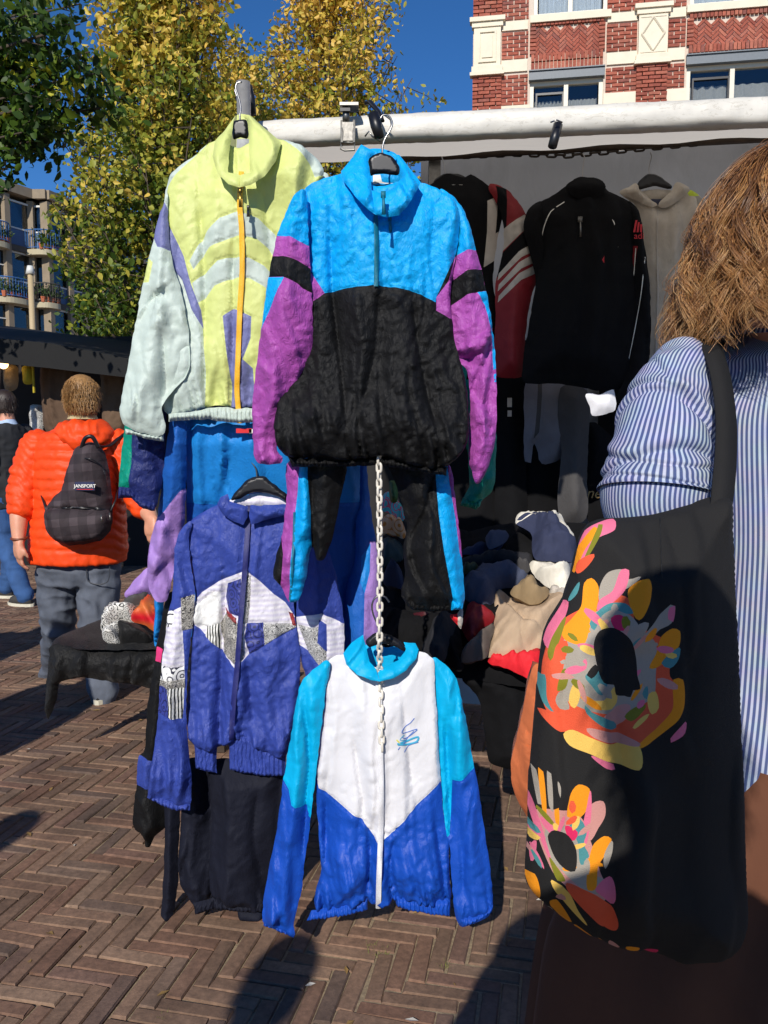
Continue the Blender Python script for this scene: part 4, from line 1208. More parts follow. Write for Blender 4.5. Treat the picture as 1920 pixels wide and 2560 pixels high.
protos = []
for k in range(6):
    vs, fs = paver_mesh('paver', k / 5, 100 + k)
    me = bpy.data.meshes.new('brick')
    me.from_pydata(vs, [], fs); me.materials.append(M_PAVER)
    protos.append((me, vs, fs))
cells = []
for ix in range(-300, 300):
    for iy in range(-60, 330):
        k = (ix - iy) % (2 * NB)
        if k == 0:
            x, y, rot = (ix + NB / 2) * BW, (iy + .5) * BW, 0.0
        elif k == NB:
            # vertical brick: column ix, this is its top cell
            x, y, rot = (ix + .5) * BW, (iy + 1 - NB / 2) * BW, math.pi / 2
        else:
            continue
        X, Y_ = hb_world(x, y)
        Y_ += .6
        if Y_ < .9 or Y_ > 10.6 or abs(X) > .50 * Y_ + 1.5:
            continue
        cells.append((X, Y_, rot + hb_rot))


def in_view(X, Y_):
    d = Y_ * CP + (0 - CAM_H) * -SP
    b = ((0 - CAM_H) * CP + Y_ * SP) / d
    return abs(X / d * FPX) < 930 and b * FPX > -1270


cells.sort(key=lambda c: c[1])
big = [c for c in cells if in_view(c[0], c[1])]
big_ids = set(id(c) for c in big[:300])
sv, sf, tones = [], [], []
hole = ground(945, 2385)
for c in cells:
    X, Y_, rot = c
    if (X - hole.x) ** 2 + (Y_ - hole.y) ** 2 < .035 ** 2:
        continue
    rot += rng.gauss(0, .018)
    X += rng.gauss(0, .0015); Y_ += rng.gauss(0, .0015)
    z = .0028 * math.sin(X * 3.1 + 1) * math.sin(Y_ * 2.3) + rng.gauss(0, .0013)
    tx, ty = rng.gauss(0, .012), rng.gauss(0, .007)
    me, vs, fs = protos[rng.randrange(6)]
    if id(c) in big_ids:
        o = bpy.data.objects.new('brick', me)
        COL.objects.link(o); o.parent = pave
        o.location = (X, Y_, z); o.rotation_euler = (tx, ty, rot + (math.pi if rng.random() < .5 else 0))
    else:
        R = Matrix.Rotation(rot, 3, 'Z') @ Matrix.Rotation(ty, 3, 'Y') @ Matrix.Rotation(tx, 3, 'X')
        n = len(sv)
        sv += [tuple(R @ Vector(p) + Vector((X, Y_, z))) for p in vs]
        sf += [tuple(i + n for i in f) for f in fs]
        tones += [rng.random()] * len(vs)
o = mesh_obj('brick_field', sv, sf, M_PAVER, pave)
o['kind'] = 'stuff'
at = o.data.attributes.new('tone', 'FLOAT', 'POINT'); at.data.foreach_set('value', tones)
# weeds and leaf litter in the broken joint
M_GRASS = plain('dry grass', (120, 122, 62), rough=.8)
mb = MB()
for gp, n, rad in ((ground(940, 2378), 90, .035), (ground(1110, 2417), 36, .012), (ground(410, 2545), 30, .012)):
    for i in range(n):
        a = rng.uniform(0, 6.28); d = rad * math.sqrt(rng.random())
        p = gp + Vector((math.cos(a) * d, math.sin(a) * d, -.008))
        q = p + Vector((rng.gauss(0, .012), rng.gauss(0, .012), rng.uniform(.008, .022)))
        s = Vector((rng.gauss(0, 1), rng.gauss(0, 1), 0)).normalized() * .0014
        mb.add([p - s, p + s, q], [(0, 1, 2)])
o = mb.build('weeds', M_GRASS)
o['kind'] = 'stuff'; tag(o, 'dry tufts of grass in the broken paving joints', 'grass')

# ================================================================== brick house on the right
A9 = math.radians(9.2)
E1 = Vector((math.cos(A9), -math.sin(A9), 0))     # along the street to the right (nearing the camera)
E2 = Vector((math.sin(A9), math.cos(A9), 0))      # away from the camera
M_HBRICK = brick_mat('red house brick', [(0, lin(156, 84, 68)), (.35, lin(172, 98, 80)), (.6, lin(146, 78, 66)), (.8, lin(182, 112, 92)), (1, lin(138, 84, 76))], grime=.2, scale=4)
M_MORTAR = plain('pale mortar', (206, 190, 174), rough=.9, scale=60)
M_STONE = plain('cream painted stone', (222, 212, 190), rough=.75, scale=5, vary=.06, bump=.05)
M_FRAME = plain('cream window frame', (214, 208, 192), rough=.5, vary=.04)
M_SHUT = plain('grey shutter box', (96, 104, 112), rough=.5)
M_CURTAIN = fabric('white net curtain', (206, 210, 214), rough=.9, crinkle=.2, stretch=(1, 1, .05))
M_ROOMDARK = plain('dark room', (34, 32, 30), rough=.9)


def glass(name, tint=(.6, .65, .7), rough=.03):
    if name in MATS:
        return MATS[name]
    m, t, b = principled(name)
    tr = N(t, 'ShaderNodeBsdfTransparent'); gl = N(t, 'ShaderNodeBsdfGlossy', i_Roughness=rough)
    tr.inputs[0].default_value = tint + (1,)
    fr = N(t, 'ShaderNodeFresnel', i_IOR=1.5)
    ad = N(t, 'ShaderNodeMath', operation='MULTIPLY_ADD'); ad.inputs[1].default_value = .9; ad.inputs[2].default_value = .02
    t.links.new(fr.outputs[0], ad.inputs[0])
    mx = N(t, 'ShaderNodeMixShader')
    t.links.new(ad.outputs[0], mx.inputs[0]); t.links.new(tr.outputs[0], mx.inputs[1]); t.links.new(gl.outputs[0], mx.inputs[2])
    t.links.new(mx.outputs[0], t.nodes['Material Output'].inputs[0])
    MATS[name] = m
    return m


M_GLASS = glass('window glass', (.85, .88, .9))
HY = 16.0
HO = P(1181, 300, HY); HO.z = 0                 # left corner of the facade at ground level
house = thing('brick_house', 'red brick house with cream stone bands above the stall roof', 'building', HO)


def hpt(s, z, d=0.0):
    """facade coordinates: s metres right of the left corner, z up, d metres proud of the wall"""
    return HO + E1 * s - E2 * d + Vector((0, 0, z))


def hs(u, v, d=0.0):
    """facade coordinates of a photograph point"""
    b = (1280 - v) / FPX
    D = Vector(((u - 960) / FPX, CP + SP * b, -SP + CP * b))
    o_ = Vector((0, 0, CAM_H))
    t_ = (HO - E2 * d - o_).dot(E2) / D.dot(E2)
    q = o_ + D * t_
    return (q - HO).dot(E1), q.z


def hB(x, y):
    return hs(960 + x * .57866, y * .57866)


RH = Matrix(((E1.x, E2.x, 0), (E1.y, E2.y, 0), (0, 0, 1)))


def hbox(mb, s0, s1, z0, z1, d0, d1):
    c = hpt((s0 + s1) / 2, (z0 + z1) / 2, (d0 + d1) / 2)
    return mb.box(c, s1 - s0, abs(d1 - d0), z1 - z0, R=RH)


S_END = 8.6
Z_TOP = 13.5
# openings (s0, s1, z0, z1)
sA0, zA0 = hB(628, 470); sA1, zA1 = hB(948, 330)          # lower window under the panel
s_, zU = hB(800, 75)                                       # sill of the upper window
sR0, zR1 = hB(1308, 290)                                   # right lower window
_, zUR = hB(1500, 28)
w_lo = (sA0, sA1, zA1 - 1.75, zA1)
w_up = (sA0 + .05, sA1 + .05, zU + .05, zU + 1.9)
w_rlo = (sR0, sR0 + 3.1, zR1 - 1.75, zR1 + .02)
w_rup = (sR0 + .02, sR0 + 3.1, zUR + .05, zUR + 1.9)
openings = [w_lo, w_up, w_rlo, w_rup]
# stone bands
_, zb1a = hB(570, 95); _, zb1b = hB(570, 133)
_, zb2a = hB(570, 262); _, zb2b = hB(570, 312)
bands = [(zb1b, zb1a), (zb2b, zb2a)]
_, zlow = hB(440, 455)
wall = thing('wall', '', 'x', HO); del wall['label']; del wall['category']; wall.parent = house; wall.location = (0, 0, 0)
mb = MB()
# backing wall with the openings left free: vertical strips
cuts = sorted({0.0, S_END} | {x for o_ in openings for x in o_[:2]})
for a, b_ in zip(cuts[:-1], cuts[1:]):
    spans = sorted([(o_[2], o_[3]) for o_ in openings if o_[0] <= a + 1e-6 and o_[1] >= b_ - 1e-6])
    z = 0.0
    for q0, q1 in spans + [(Z_TOP, Z_TOP)]:
        if q0 > z + .001:
            hbox(mb, a, b_, z, q0, -.35, 0)
        z = max(z, q1)
mb.build('mortar', M_MORTAR, wall)
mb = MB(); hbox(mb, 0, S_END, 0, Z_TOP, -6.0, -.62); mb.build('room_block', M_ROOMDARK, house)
mb = MB(); hbox(mb, -.01, 0.2, 0, Z_TOP, -5.9, -.34); mb.build('side_wall', M_HBRICK, house)
# pilasters (slightly proud)
sp0, _ = hB(384, 300); sp1, _ = hB(508, 300)
sq0, _ = hB(1088, 330); sq1, _ = hB(1222, 330)
pil = [(sp0, sp1), (sq0, sq1)]
PANEL1 = (sA0 + .02, sA1 - .02)
_, zp0 = hB(800, 236); _, zp1 = hB(800, 88)
_, zq0 = hB(1500, 196); _, zq1 = hB(1500, 52)
BH, BLh = .0705, .225
brick_boxes = []


def blocked(s0, s1, z0, z1):
    for o_ in openings:
        if s1 > o_[0] - .02 and s0 < o_[1] + .02 and z1 > o_[2] - .02 and z0 < o_[3] + .02:
            return True
    return False


def add_course(z, row, s0, s1, d):
    s = s0 - (BLh / 2 if row % 2 else 0)
    while s < s1:
        a = max(s, s0); e = min(s + BLh - .018, s1)
        if e - a > .03:
            brick_boxes.append((a, e, z, z + BH - .018, d))
        s += BLh


row = 0
z = zlow - .6
while z < zUR + 2.0:
    inband = any(b0 - BH * .8 < z < b1 for b0, b1 in bands)
    if not inband:
        sm = (sp1, sA0 - .06, sA1 + .06, sq0, sq1, sR0 - .06)
        segs = [(sp0, sp1, .07), (sp1, sA0 - .04, .012), (sA1 + .04, sq0, .012), (sq0, sq1, .07), (sq1, sR0 - .04, .012)]
        for s0, s1, d in segs:
            if d == .07 and bands[1][0] - .02 < z < bands[0][1] + .06:
                continue          # stone panels stand on the pilasters here
            add_course(z, row, s0, s1, d)
        # soldier/brick field between windows is filled by the herringbone panels; upper strip by courses
    row += 1
    z += BH
# herringbone panels: thin bricks laid at 45 degrees plus a soldier border
for (s0, s1, z0, z1) in ((PANEL1[0], PANEL1[1], zp0, zp1), (sR0 + .02, sR0 + 3.05, zq0, zq1)):
    # soldier courses below and above
    for zz0, zz1, dd in ((z0 - .255, z0 - .115, .03), (z0 - .10, z0 + .03, .05), (z1 - .075, z1 + .03, .05)):
        s = s0
        while s < s1:
            brick_boxes.append((s, min(s + .058, s1), zz0, zz1, dd)); s += .07
hb_tris = []
Mh = MB()
n_h = 0
herr = []
for (s0, s1, z0, z1) in ((PANEL1[0] + .02, PANEL1[1] - .02, zp0 - .06, zp1 - .06), (sR0 + .04, sR0 + 3.05, zq0 - .06, zq1 - .06)):
    w = .058; n_ = 3
    for ix in range(-60, 60):
        for iy in range(-60, 60):
            k = (ix - iy) % (2 * n_)
            if k == 0:
                x, y, vert = (ix + n_ / 2) * w, (iy + .5) * w, False
            elif k == n_:
                x, y, vert = (ix + .5) * w, (iy + 1 - n_ / 2) * w, True
            else:
                continue
            r2 = math.sqrt(.5)
            cx = (x - y) * r2 + (s0 + s1) / 2; cz = (x + y) * r2 + (z0 + z1) / 2
            if s0 + .06 < cx < s1 - .06 and z0 + .06 < cz < z1 - .06:
                herr.append((cx, cz, 45 if not vert else 135, n_ * w - .010, w - .010))
for (s0, s1, z0, z1) in ((PANEL1[0] - .03, PANEL1[1] + .03, zp0 + .04, zp1 - .08), (sR0 - .02, sR0 + 3.1, zq0 + .04, zq1 - .08)):
    for sa in (s0, s1 - .11):
        z = z0
        while z < z1:
            brick_boxes.append((sa, sa + .11, z, min(z + .052, z1), .05)); z += .07
# parts: the bricks that show largest
_, zvis = hB(400, 440)
vis = [b_ for b_ in brick_boxes if b_[3] > zvis - .2 and b_[0] < S_END]
unit = bpy.data.meshes.new('brick')
bmv = [(x, y, z_) for x in (-.5, .5) for y in (-.5, .5) for z_ in (-.5, .5)]
unit.from_pydata(bmv, [], [(0, 1, 3, 2), (4, 6, 7, 5), (0, 4, 5, 1), (2, 3, 7, 6), (0, 2, 6, 4), (1, 5, 7, 3)])
unit.materials.append(M_HBRICK)
rest = MB(); rest_t = []
cand = sorted(vis, key=lambda q: -(q[1] - q[0]) * (q[3] - q[2]))
single = set(cand[:220])
hrot = math.atan2(E1.y, E1.x)
for q in brick_boxes:
    s0, s1, z0, z1, d = q
    d += rng.uniform(-.003, .004)
    if q in single:
        o = bpy.data.objects.new('brick', unit); COL.objects.link(o); o.parent = wall
        c = hpt((s0 + s1) / 2, (z0 + z1) / 2, d / 2 + .004) - HO
        o.location = c; o.rotation_euler = (0, 0, hrot); o.scale = (s1 - s0, d + .03, z1 - z0)
    else:
        hbox(rest, s0, s1, z0, z1, -.01, d + .006); rest_t += [rng.random()] * 8
hs_ = herr[:80]
for i, (cx, cz, ang, L, W) in enumerate(herr):
    R = RH @ Matrix.Rotation(math.radians(ang), 3, 'Y')
    if i < 80:
        o = bpy.data.objects.new('brick', unit); COL.objects.link(o); o.parent = wall
        o.location = hpt(cx, cz, .0) - HO; o.scale = (L, .03 + rng.uniform(0, .012), W)
        o.rotation_euler = R.to_euler()
    else:
        rest.box(hpt(cx, cz, .0), L, .03 + rng.uniform(0, .012), W, R=R); rest_t += [rng.random()] * 8
o = rest.build('brick_field', M_HBRICK, wall); o['kind'] = 'stuff'
at = o.data.attributes.new('tone', 'FLOAT', 'POINT'); at.data.foreach_set('value', rest_t)
# stone bands, pilaster panels, lintels
for (b0, b1) in bands:
    for s0, s1 in ((sp1, sA0 - .05), (sA1 + .05, sq0), (sq1, sR0 - .05)):
        mb = MB(); hbox(mb, s0, s1, b0, b1, -.02, .035); mb.build('stone_band', M_STONE, house)
mb = MB(); hbox(mb, 0, sA0, zlow - .34, zlow - .05, -.02, .04); mb.build('stone_band', M_STONE, house)
mb = MB(); hbox(mb, sA1, sR0, zlow - .20, zlow + .06, -.02, .04); mb.build('stone_band', M_STONE, house)
for k, (s0, s1) in enumerate(pil):
    z0, z1 = bands[1][0], bands[0][1]
    z0 -= .03; z1 += .05
    mb = MB()
    hbox(mb, s0 + .02, s1 - .02, z0 + .14, z1 - .14, -.02, .09)
    hbox(mb, s0 - .02, s1 + .02, z0 + .03, z0 + .14, -.02, .115)
    hbox(mb, s0 - .05, s1 + .05, z0 - .03, z0 + .03, -.02, .14)
    hbox(mb, s0 - .02, s1 + .02, z1 - .14, z1 - .05, -.02, .115)
    hbox(mb, s0 - .06, s1 + .06, z1 - .05, z1 + .03, -.02, .15)
    sp_ = mb.build('stone_panel', M_STONE, house)
    cx, cz = (s0 + s1) / 2, (z0 + z1) / 2
    mb = MB()
    if k == 0:
        w2, h2, t2 = (s1 - s0) * .31, (z1 - z0) * .29, .035
        hbox(mb, cx - w2, cx + w2, cz + h2 - t2, cz + h2, .088, .115); hbox(mb, cx - w2, cx + w2, cz - h2, cz - h2 + t2, .088, .115)
        hbox(mb, cx - w2, cx - w2 + t2, cz - h2 + t2, cz + h2 - t2, .088, .115); hbox(mb, cx + w2 - t2, cx + w2, cz - h2 + t2, cz + h2 - t2, .088, .115)
        hbox(mb, cx - w2 * .6, cx + w2 * .6, cz - h2 * .7, cz + h2 * .7, .088, .108)
    else:
        w2, h2, t2 = (s1 - s0) * .36, (z1 - z0) * .30, .03
        pts = [(cx, cz + h2), (cx + w2, cz), (cx, cz - h2), (cx - w2, cz)]
        for i in range(4):
            a = hpt(*pts[i], .1); b_ = hpt(*pts[(i + 1) % 4], .1)
            mb.tube([a, b_], .02, 4)
        hbox(mb, s0 + .05, s1 - .05, z1 - .2, z1 - .17, .088, .1); hbox(mb, s0 + .05, s1 - .05, z0 + .17, z0 + .2, .088, .1)
    mb.build('moulding', M_STONE, sp_)
# windows
for k, (s0, s1, z0, z1) in enumerate(openings):
    win = thing('window', '', 'x'); del win['label']; del win['category']
    win.parent = house
    n_p = 2 if s1 - s0 < 2 else 4
    fr = .075
    mb = MB()
    hbox(mb, s0, s0 + fr, z0, z1, -.16, -.05); hbox(mb, s1 - fr, s1, z0, z1, -.16, -.05)
    hbox(mb, s0 + fr, s1 - fr, z0, z0 + fr, -.16, -.05); hbox(mb, s0 + fr, s1 - fr, z1 - fr, z1, -.16, -.05)
    pw = (s1 - s0 - 2 * fr) / n_p
    for i in range(1, n_p):
        c = s0 + fr + pw * i
        hbox(mb, c - .04, c + .04, z0 + fr, z1 - fr, -.15, -.055)
    mb.build('frame', M_FRAME, win)
    for i in range(n_p):
        a = s0 + fr + pw * i + .04; e = a + pw - .08
        mb = MB(); hbox(mb, a - .02, e + .02, z0 + fr - .01, z1 - fr + .01, -.112, -.104); mb.build('pane', M_GLASS, win)
        if k in (0, 2) and (i % 2 == 0):
            mb = MB()
            hbox(mb, a, e, z1 - fr - .16, z1 - fr - .12, -.10, -.07); hbox(mb, a, a + .03, z0 + fr, z1 - fr - .16, -.10, -.07); hbox(mb, e - .03, e, z0 + fr, z1 - fr - .16, -.10, -.07)
            mb.build('sash', M_HANG, win)
    # curtain: pleated sheet behind the glass
    vs = []; fs = []
    n = 60
    lo = z0 if k in (1, 3) else z0
    hi = z1 - (.1 if k in (1, 3) else .30)
    for i in range(n + 1):
        s = s0 + .1 + (s1 - s0 - .2) * i / n
        d = -.22 + .025 * math.sin(i * 1.7) + .01 * math.sin(i * 4.1)
        vs += [tuple(hpt(s, lo, d)), tuple(hpt(s, hi, d))]
        if i:
            fs.append((2 * i - 2, 2 * i, 2 * i + 1, 2 * i - 1))
    mesh_obj('curtain', vs, fs, M_CURTAIN if k in (1, 3) else plain('grey blind', (168, 164, 156), rough=.9), win, True)
    mb = MB()
    hbox(mb, s0 - .06, s1 + .06, z0 - .13, z0 - .003, -.14, .09); mb.build('sill', M_STONE, win)
    if k in (0, 2):
        mb = MB(); hbox(mb, s0 - .02, s1 + .02, z1 - .002, z1 + .15, -.04, .07); hbox(mb, s0 - .02, s1 + .02, z1 + .15, z1 + .17, -.04, .1); mb.build('shutter_box', M_SHUT, win)
# roof far above the frame
mb = MB(); hbox(mb, -.3, S_END + .3, Z_TOP, Z_TOP + .3, -6.2, .3); mb.build('roof', M_STONE, house)

# ================================================================== balcony flats on the left
M_CONC = plain('beige concrete', (140, 126, 106), rough=.85, scale=3, vary=.12)
M_CONCD = plain('shade-darkened grey concrete', (78, 74, 68), rough=.85, scale=3, vary=.15)  # darkened so the sunlit facade looks half in shade
M_BPANEL = plain('blue panel', (68, 98, 136), rough=.5, vary=.06)
M_BRAIL = plain('blue steel railing', (62, 106, 160), rough=.45)
M_WFR = plain('white frame', (206, 206, 200), rough=.5)
M_CREAM = plain('cream slab edge', (176, 166, 138), rough=.8)
M_GLASSD = glass('flat window glass', (.5, .56, .62), .02)
plan = [(-60, 43.0), (26, 44.6), (93, 46.2), (128, 46.2), (178, 47.8), (215, 48.9), (262, 50.4), (300, 50.4), (360, 53.0), (430, 56.0)]
ptsp = []
for u, Yb in plan:
    q = P(u, 900, Yb); ptsp.append(Vector((q.x, q.y, 0)))
roofz = CAM_H + (1100 - 472) / FPX * 44.0
flats = thing('apartment_block', 'grey beige apartment block with curved blue balconies behind the trees', 'building', ptsp[3])
FLH = 2.86
levels = [roofz - .45 - FLH * i for i in range(6)]
lv_bot = levels[-1]
# core block behind the facade (dark rooms)
vs = [tuple(p + Vector((-.4, .55, 0))) for p in ptsp]; vs2 = [(x, y, roofz - .3) for x, y, z in vs]
n = len(vs)
fs = [(i, i + 1, n + i + 1, n + i) for i in range(n - 1)]
mesh_obj('room_block', vs + vs2, fs, plain('dim room', (60, 58, 56), rough=.9), flats)
for i in range(len(ptsp) - 1):
    a, b_ = ptsp[i], ptsp[i + 1]
    d = (b_ - a); L = d.length; dn = d.normalized(); nrm = Vector((dn.y, -dn.x, 0))
    rz = math.atan2(dn.y, dn.x)
    # roof edge and slab bands
    mb = MB(); mb.box((a + b_) / 2 + Vector((0, 0, roofz - .2)) + nrm * -.15, L + .3, 1.1, .5, rz); mb.build('roof_edge', M_CONC, flats)
    for z in levels[1:]:
        MB().box((a + b_) / 2 + Vector((0, 0, z)) - nrm * .2, L, .8, .32, rz).build('floor_band', M_CONCD, flats)
    cm = MB(); cm.box(a + Vector((0, 0, roofz / 2 - .4)), .34, .5, roofz - .3, rz); cm.build('column', M_CONC, flats)
    nw = max(1, int(round(L / 1.25)))
    for k, z in enumerate(levels[:-1]):
        if k > 4:
            continue
        zt = z - .16 - (.0 if k else .12); zb = levels[k + 1] + .16
        for w in range(nw):
            c = a + d * ((w + .5) / nw); ww = L / nw - .1
            win = bpy.data.objects.new('window', None); COL.objects.link(win); win.parent = flats
            pz = zb + (.95 if (i + k) % 3 else .12)
            fm = MB()
            for dx in (-1, 1):
                fm.box(c + dn * dx * (ww / 2) + Vector((0, 0, (zt + zb) / 2)), .09, .1, zt - zb, rz)
            fm.box(c + Vector((0, 0, zt - .05)), ww, .09, .1, rz); fm.box(c + Vector((0, 0, pz)), ww, .09, .08, rz)
            if w % 2:
                fm.box(c + Vector((0, 0, pz + .45 * (zt - pz))), ww, .08, .06, rz)
            fm.build('frame', M_WFR, win)
            g = MB(); g.box(c + Vector((0, 0, (zt + pz) / 2)) - nrm * .02, ww - .09, .02, zt - pz - .1, rz); g.build('pane', M_GLASSD, win)
            if (w + i + k) % 2 == 0:
                g = MB(); g.box(c + Vector((0, 0, (zt + pz) / 2 + .25)) - nrm * .25, ww - .1, .02, (zt - pz) * .62, rz); g.build('curtain', M_CURTAIN if (i + k) % 2 else plain('sand curtain', (170, 158, 140)), win)
            if pz - zb > .3:
                g = MB(); g.box(c + Vector((0, 0, (pz + zb) / 2)) - nrm * .01, ww - .09, .03, pz - zb - .06, rz); g.build('blue_panel', M_BPANEL, flats)
# balconies: curved slab and barred railing
M_PLANT = plain('potted plant', (58, 78, 36), rough=.8)
M_POT = plain('terracotta pot', (176, 98, 66), rough=.8)


def balcony(u0, u1, Yb, zi, proj, pots=False, dark=False):
    q0 = P(u0, 900, Yb); q1 = P(u1, 900, Yb + (u1 - u0) * .022)
    q0.z = q1.z = 0
    d = q1 - q0; dn = d.normalized(); nrm = Vector((dn.y, -dn.x, 0))
    z = levels[zi] + .05
    bal = bpy.data.objects.new('balcony', None); COL.objects.link(bal); bal.parent = flats
    loop = []
    for i in range(15):
        t_ = i / 14
        loop.append(q0 + d * t_ + nrm * proj * (1 - abs(2 * t_ - 1) ** 3.2))
    n = len(loop)
    vs = [tuple(p + Vector((0, 0, z - .3))) for p in loop] + [tuple(p + Vector((0, 0, z))) for p in loop]
    fs = [(i, i + 1, n + i + 1, n + i) for i in range(n - 1)] + [tuple(range(n))[::-1], tuple(range(n, 2 * n))]
    mesh_obj('slab', vs, fs, M_CREAM, bal)
    rm = MB()
    rm.tube([p + Vector((0, 0, z + 1.05)) for p in loop], .035, 5)
    rm.tube([p + Vector((0, 0, z + .1)) for p in loop], .025, 5)
    tot = sum((loop[i + 1] - loop[i]).length for i in range(n - 1))
    nb = int(tot / .16)
    for k in range(nb + 1):
        s = tot * k / nb; i = 0
        while i < n - 2 and s > (loop[i + 1] - loop[i]).length:
            s -= (loop[i + 1] - loop[i]).length; i += 1
        p = loop[i] + (loop[i + 1] - loop[i]).normalized() * s
        rm.tube([p + Vector((0, 0, z + .1)), p + Vector((0, 0, z + 1.05))], .018, 4, cap=False)
    rm.build('railing', M_BRAIL if not dark else M_CONCD, bal)
    if pots:
        for k in range(4):
            p = q0 + d * (.2 + .18 * k) + nrm * (proj - .25) + Vector((0, 0, z))
            pm = MB(); pm.tube([p, p + Vector((0, 0, .3))], [.1, .15], 8); pm.build('plant_pot', M_POT, bal)
            fm = MB()
            for _ in range(60):
                c = p + Vector((rng.gauss(0, .18), rng.gauss(0, .15), .35 + abs(rng.gauss(0, .3))))
                s = Vector((rng.gauss(0, 1), rng.gauss(0, 1), rng.gauss(0, 1))).normalized() * .09
                s2 = s.orthogonal().normalized() * .05
                fm.add([c - s, c + s2, c + s, c - s2], [(0, 1, 2, 3)])
            f_ = fm.build('balcony_plant', M_PLANT, bal); f_['kind'] = 'stuff'


balcony(75, 150, 45.6, 1, 1.1, True)
balcony(-60, 22, 43.4, 1, 1.2, True)
balcony(-30, 76, 43.8, 2, 1.1, True)
balcony(82, 150, 45.7, 2, .9, True, True)
balcony(-60, 32, 43.5, 3, 1.2)
balcony(90, 162, 45.7, 3, 1.2)
balcony(232, 290, 49.4, 3, 1.3)
balcony(270, 330, 50.4, 2, 1.3)
balcony(90, 160, 45.7, 4, 1.1)
# street lamp post in front of the flats
M_LAMP = plain('beige lamp post', (176, 156, 120), rough=.6)
r = thing('lamp_post', 'beige lamp post in front of the apartment block', 'lamp post', P(80, 880, 36) * 1)
q0 = P(84, 840, 36); q1 = P(76, 685, 36)
r.location = (q0.x, q0.y, 0)
MB().tube([Vector((q0.x, q0.y, 0)), q1], [.16, .12], 10).build('pole', M_LAMP, r, True)
MB().tube([q1, q1 + Vector((0, 0, .35))], [.2, .12], 10).build('lantern', M_WFR, r, True)

# ================================================================== trees
def leaf_mat(name, cols, trans=.35):
    m, t, b = principled(name)
    at = N(t, 'ShaderNodeAttribute', attribute_name='tone')
    c = ramp(t, at.outputs['Fac'], [(i / (len(cols) - 1), lin(*k)) for i, k in enumerate(cols)])
    t.links.new(c, b.inputs['Base Color'])
    b.inputs['Roughness'].default_value = .5
    b.inputs['Specular IOR Level'].default_value = .35
    tr = N(t, 'ShaderNodeBsdfTranslucent'); t.links.new(c, tr.inputs[0])
    mx = N(t, 'ShaderNodeMixShader'); mx.inputs[0].default_value = trans
    t.links.new(b.outputs[0], mx.inputs[1]); t.links.new(tr.outputs[0], mx.inputs[2])
    t.links.new(mx.outputs[0], t.nodes['Material Output'].inputs[0])
    return m


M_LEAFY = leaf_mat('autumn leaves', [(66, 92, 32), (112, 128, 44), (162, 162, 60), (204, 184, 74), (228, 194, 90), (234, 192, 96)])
M_LEAFG = leaf_mat('shaded green leaves', [(30, 50, 16), (52, 78, 24), (80, 106, 30), (122, 136, 36), (206, 204, 64)])  # dark greens stand in for shaded leaves, the yellow end for sunlit ones
M_BARK = plain('bark', (74, 64, 52), rough=.9, scale=14, vary=.4, bump=.8, dist=.02)


def leaves(name, parent, pos, size, tone, mat, seed, droop=.3):
    """one mesh of folded leaf faces"""
    rs = np.random.RandomState(seed)
    n = len(pos)
    pos = np.asarray(pos)
    d = rs.normal(size=(n, 3)); d[:, 2] -= droop; d /= np.linalg.norm(d, axis=1)[:, None]
    q = rs.normal(size=(n, 3)); s = np.cross(d, q); s /= np.linalg.norm(s, axis=1)[:, None]
    k = np.cross(d, s)
    L = (size * rs.uniform(.7, 1.3, n))[:, None]
    wdt = rs.uniform(.24, .36, n)[:, None]; cup = rs.uniform(-.02, .18, n)[:, None]
    a = pos - d * L * .5
    b1 = pos - d * L * .16 + s * L * wdt + k * L * cup
    b2 = pos + d * L * .20 + s * L * wdt * .8 + k * L * cup * .7
    c = pos + d * L * .55 - k * L * .06
    e2 = pos + d * L * .20 - s * L * wdt * .8 + k * L * cup * .7
    e1 = pos - d * L * .16 - s * L * wdt + k * L * cup
    V = np.stack([a, b1, b2, c, e2, e1], 1).reshape(-1, 3)
    idx = np.arange(n)[:, None] * 6
    Fq = np.concatenate([np.concatenate([idx + i, idx + j, idx + q], 1) for i, j, q in ((0, 1, 2), (0, 2, 3), (0, 3, 4), (0, 4, 5))])
    off = np.array(root_of(parent))
    me = bpy.data.meshes.new(name)
    V = V - off
    me.vertices.add(len(V)); me.vertices.foreach_set('co', V.ravel())
    me.loops.add(len(Fq) * 3); me.loops.foreach_set('vertex_index', Fq.ravel())
    me.polygons.add(len(Fq)); me.polygons.foreach_set('loop_start', np.arange(len(Fq)) * 3)
    me.update(calc_edges=True); me.validate()
    me.materials.append(mat)
    at = me.attributes.new('tone', 'FLOAT', 'POINT'); at.data.foreach_set('value', np.repeat(tone, 6).astype(np.float32))
    o = bpy.data.objects.new(name, me); link(o, parent)
    o['kind'] = 'stuff'
    return o


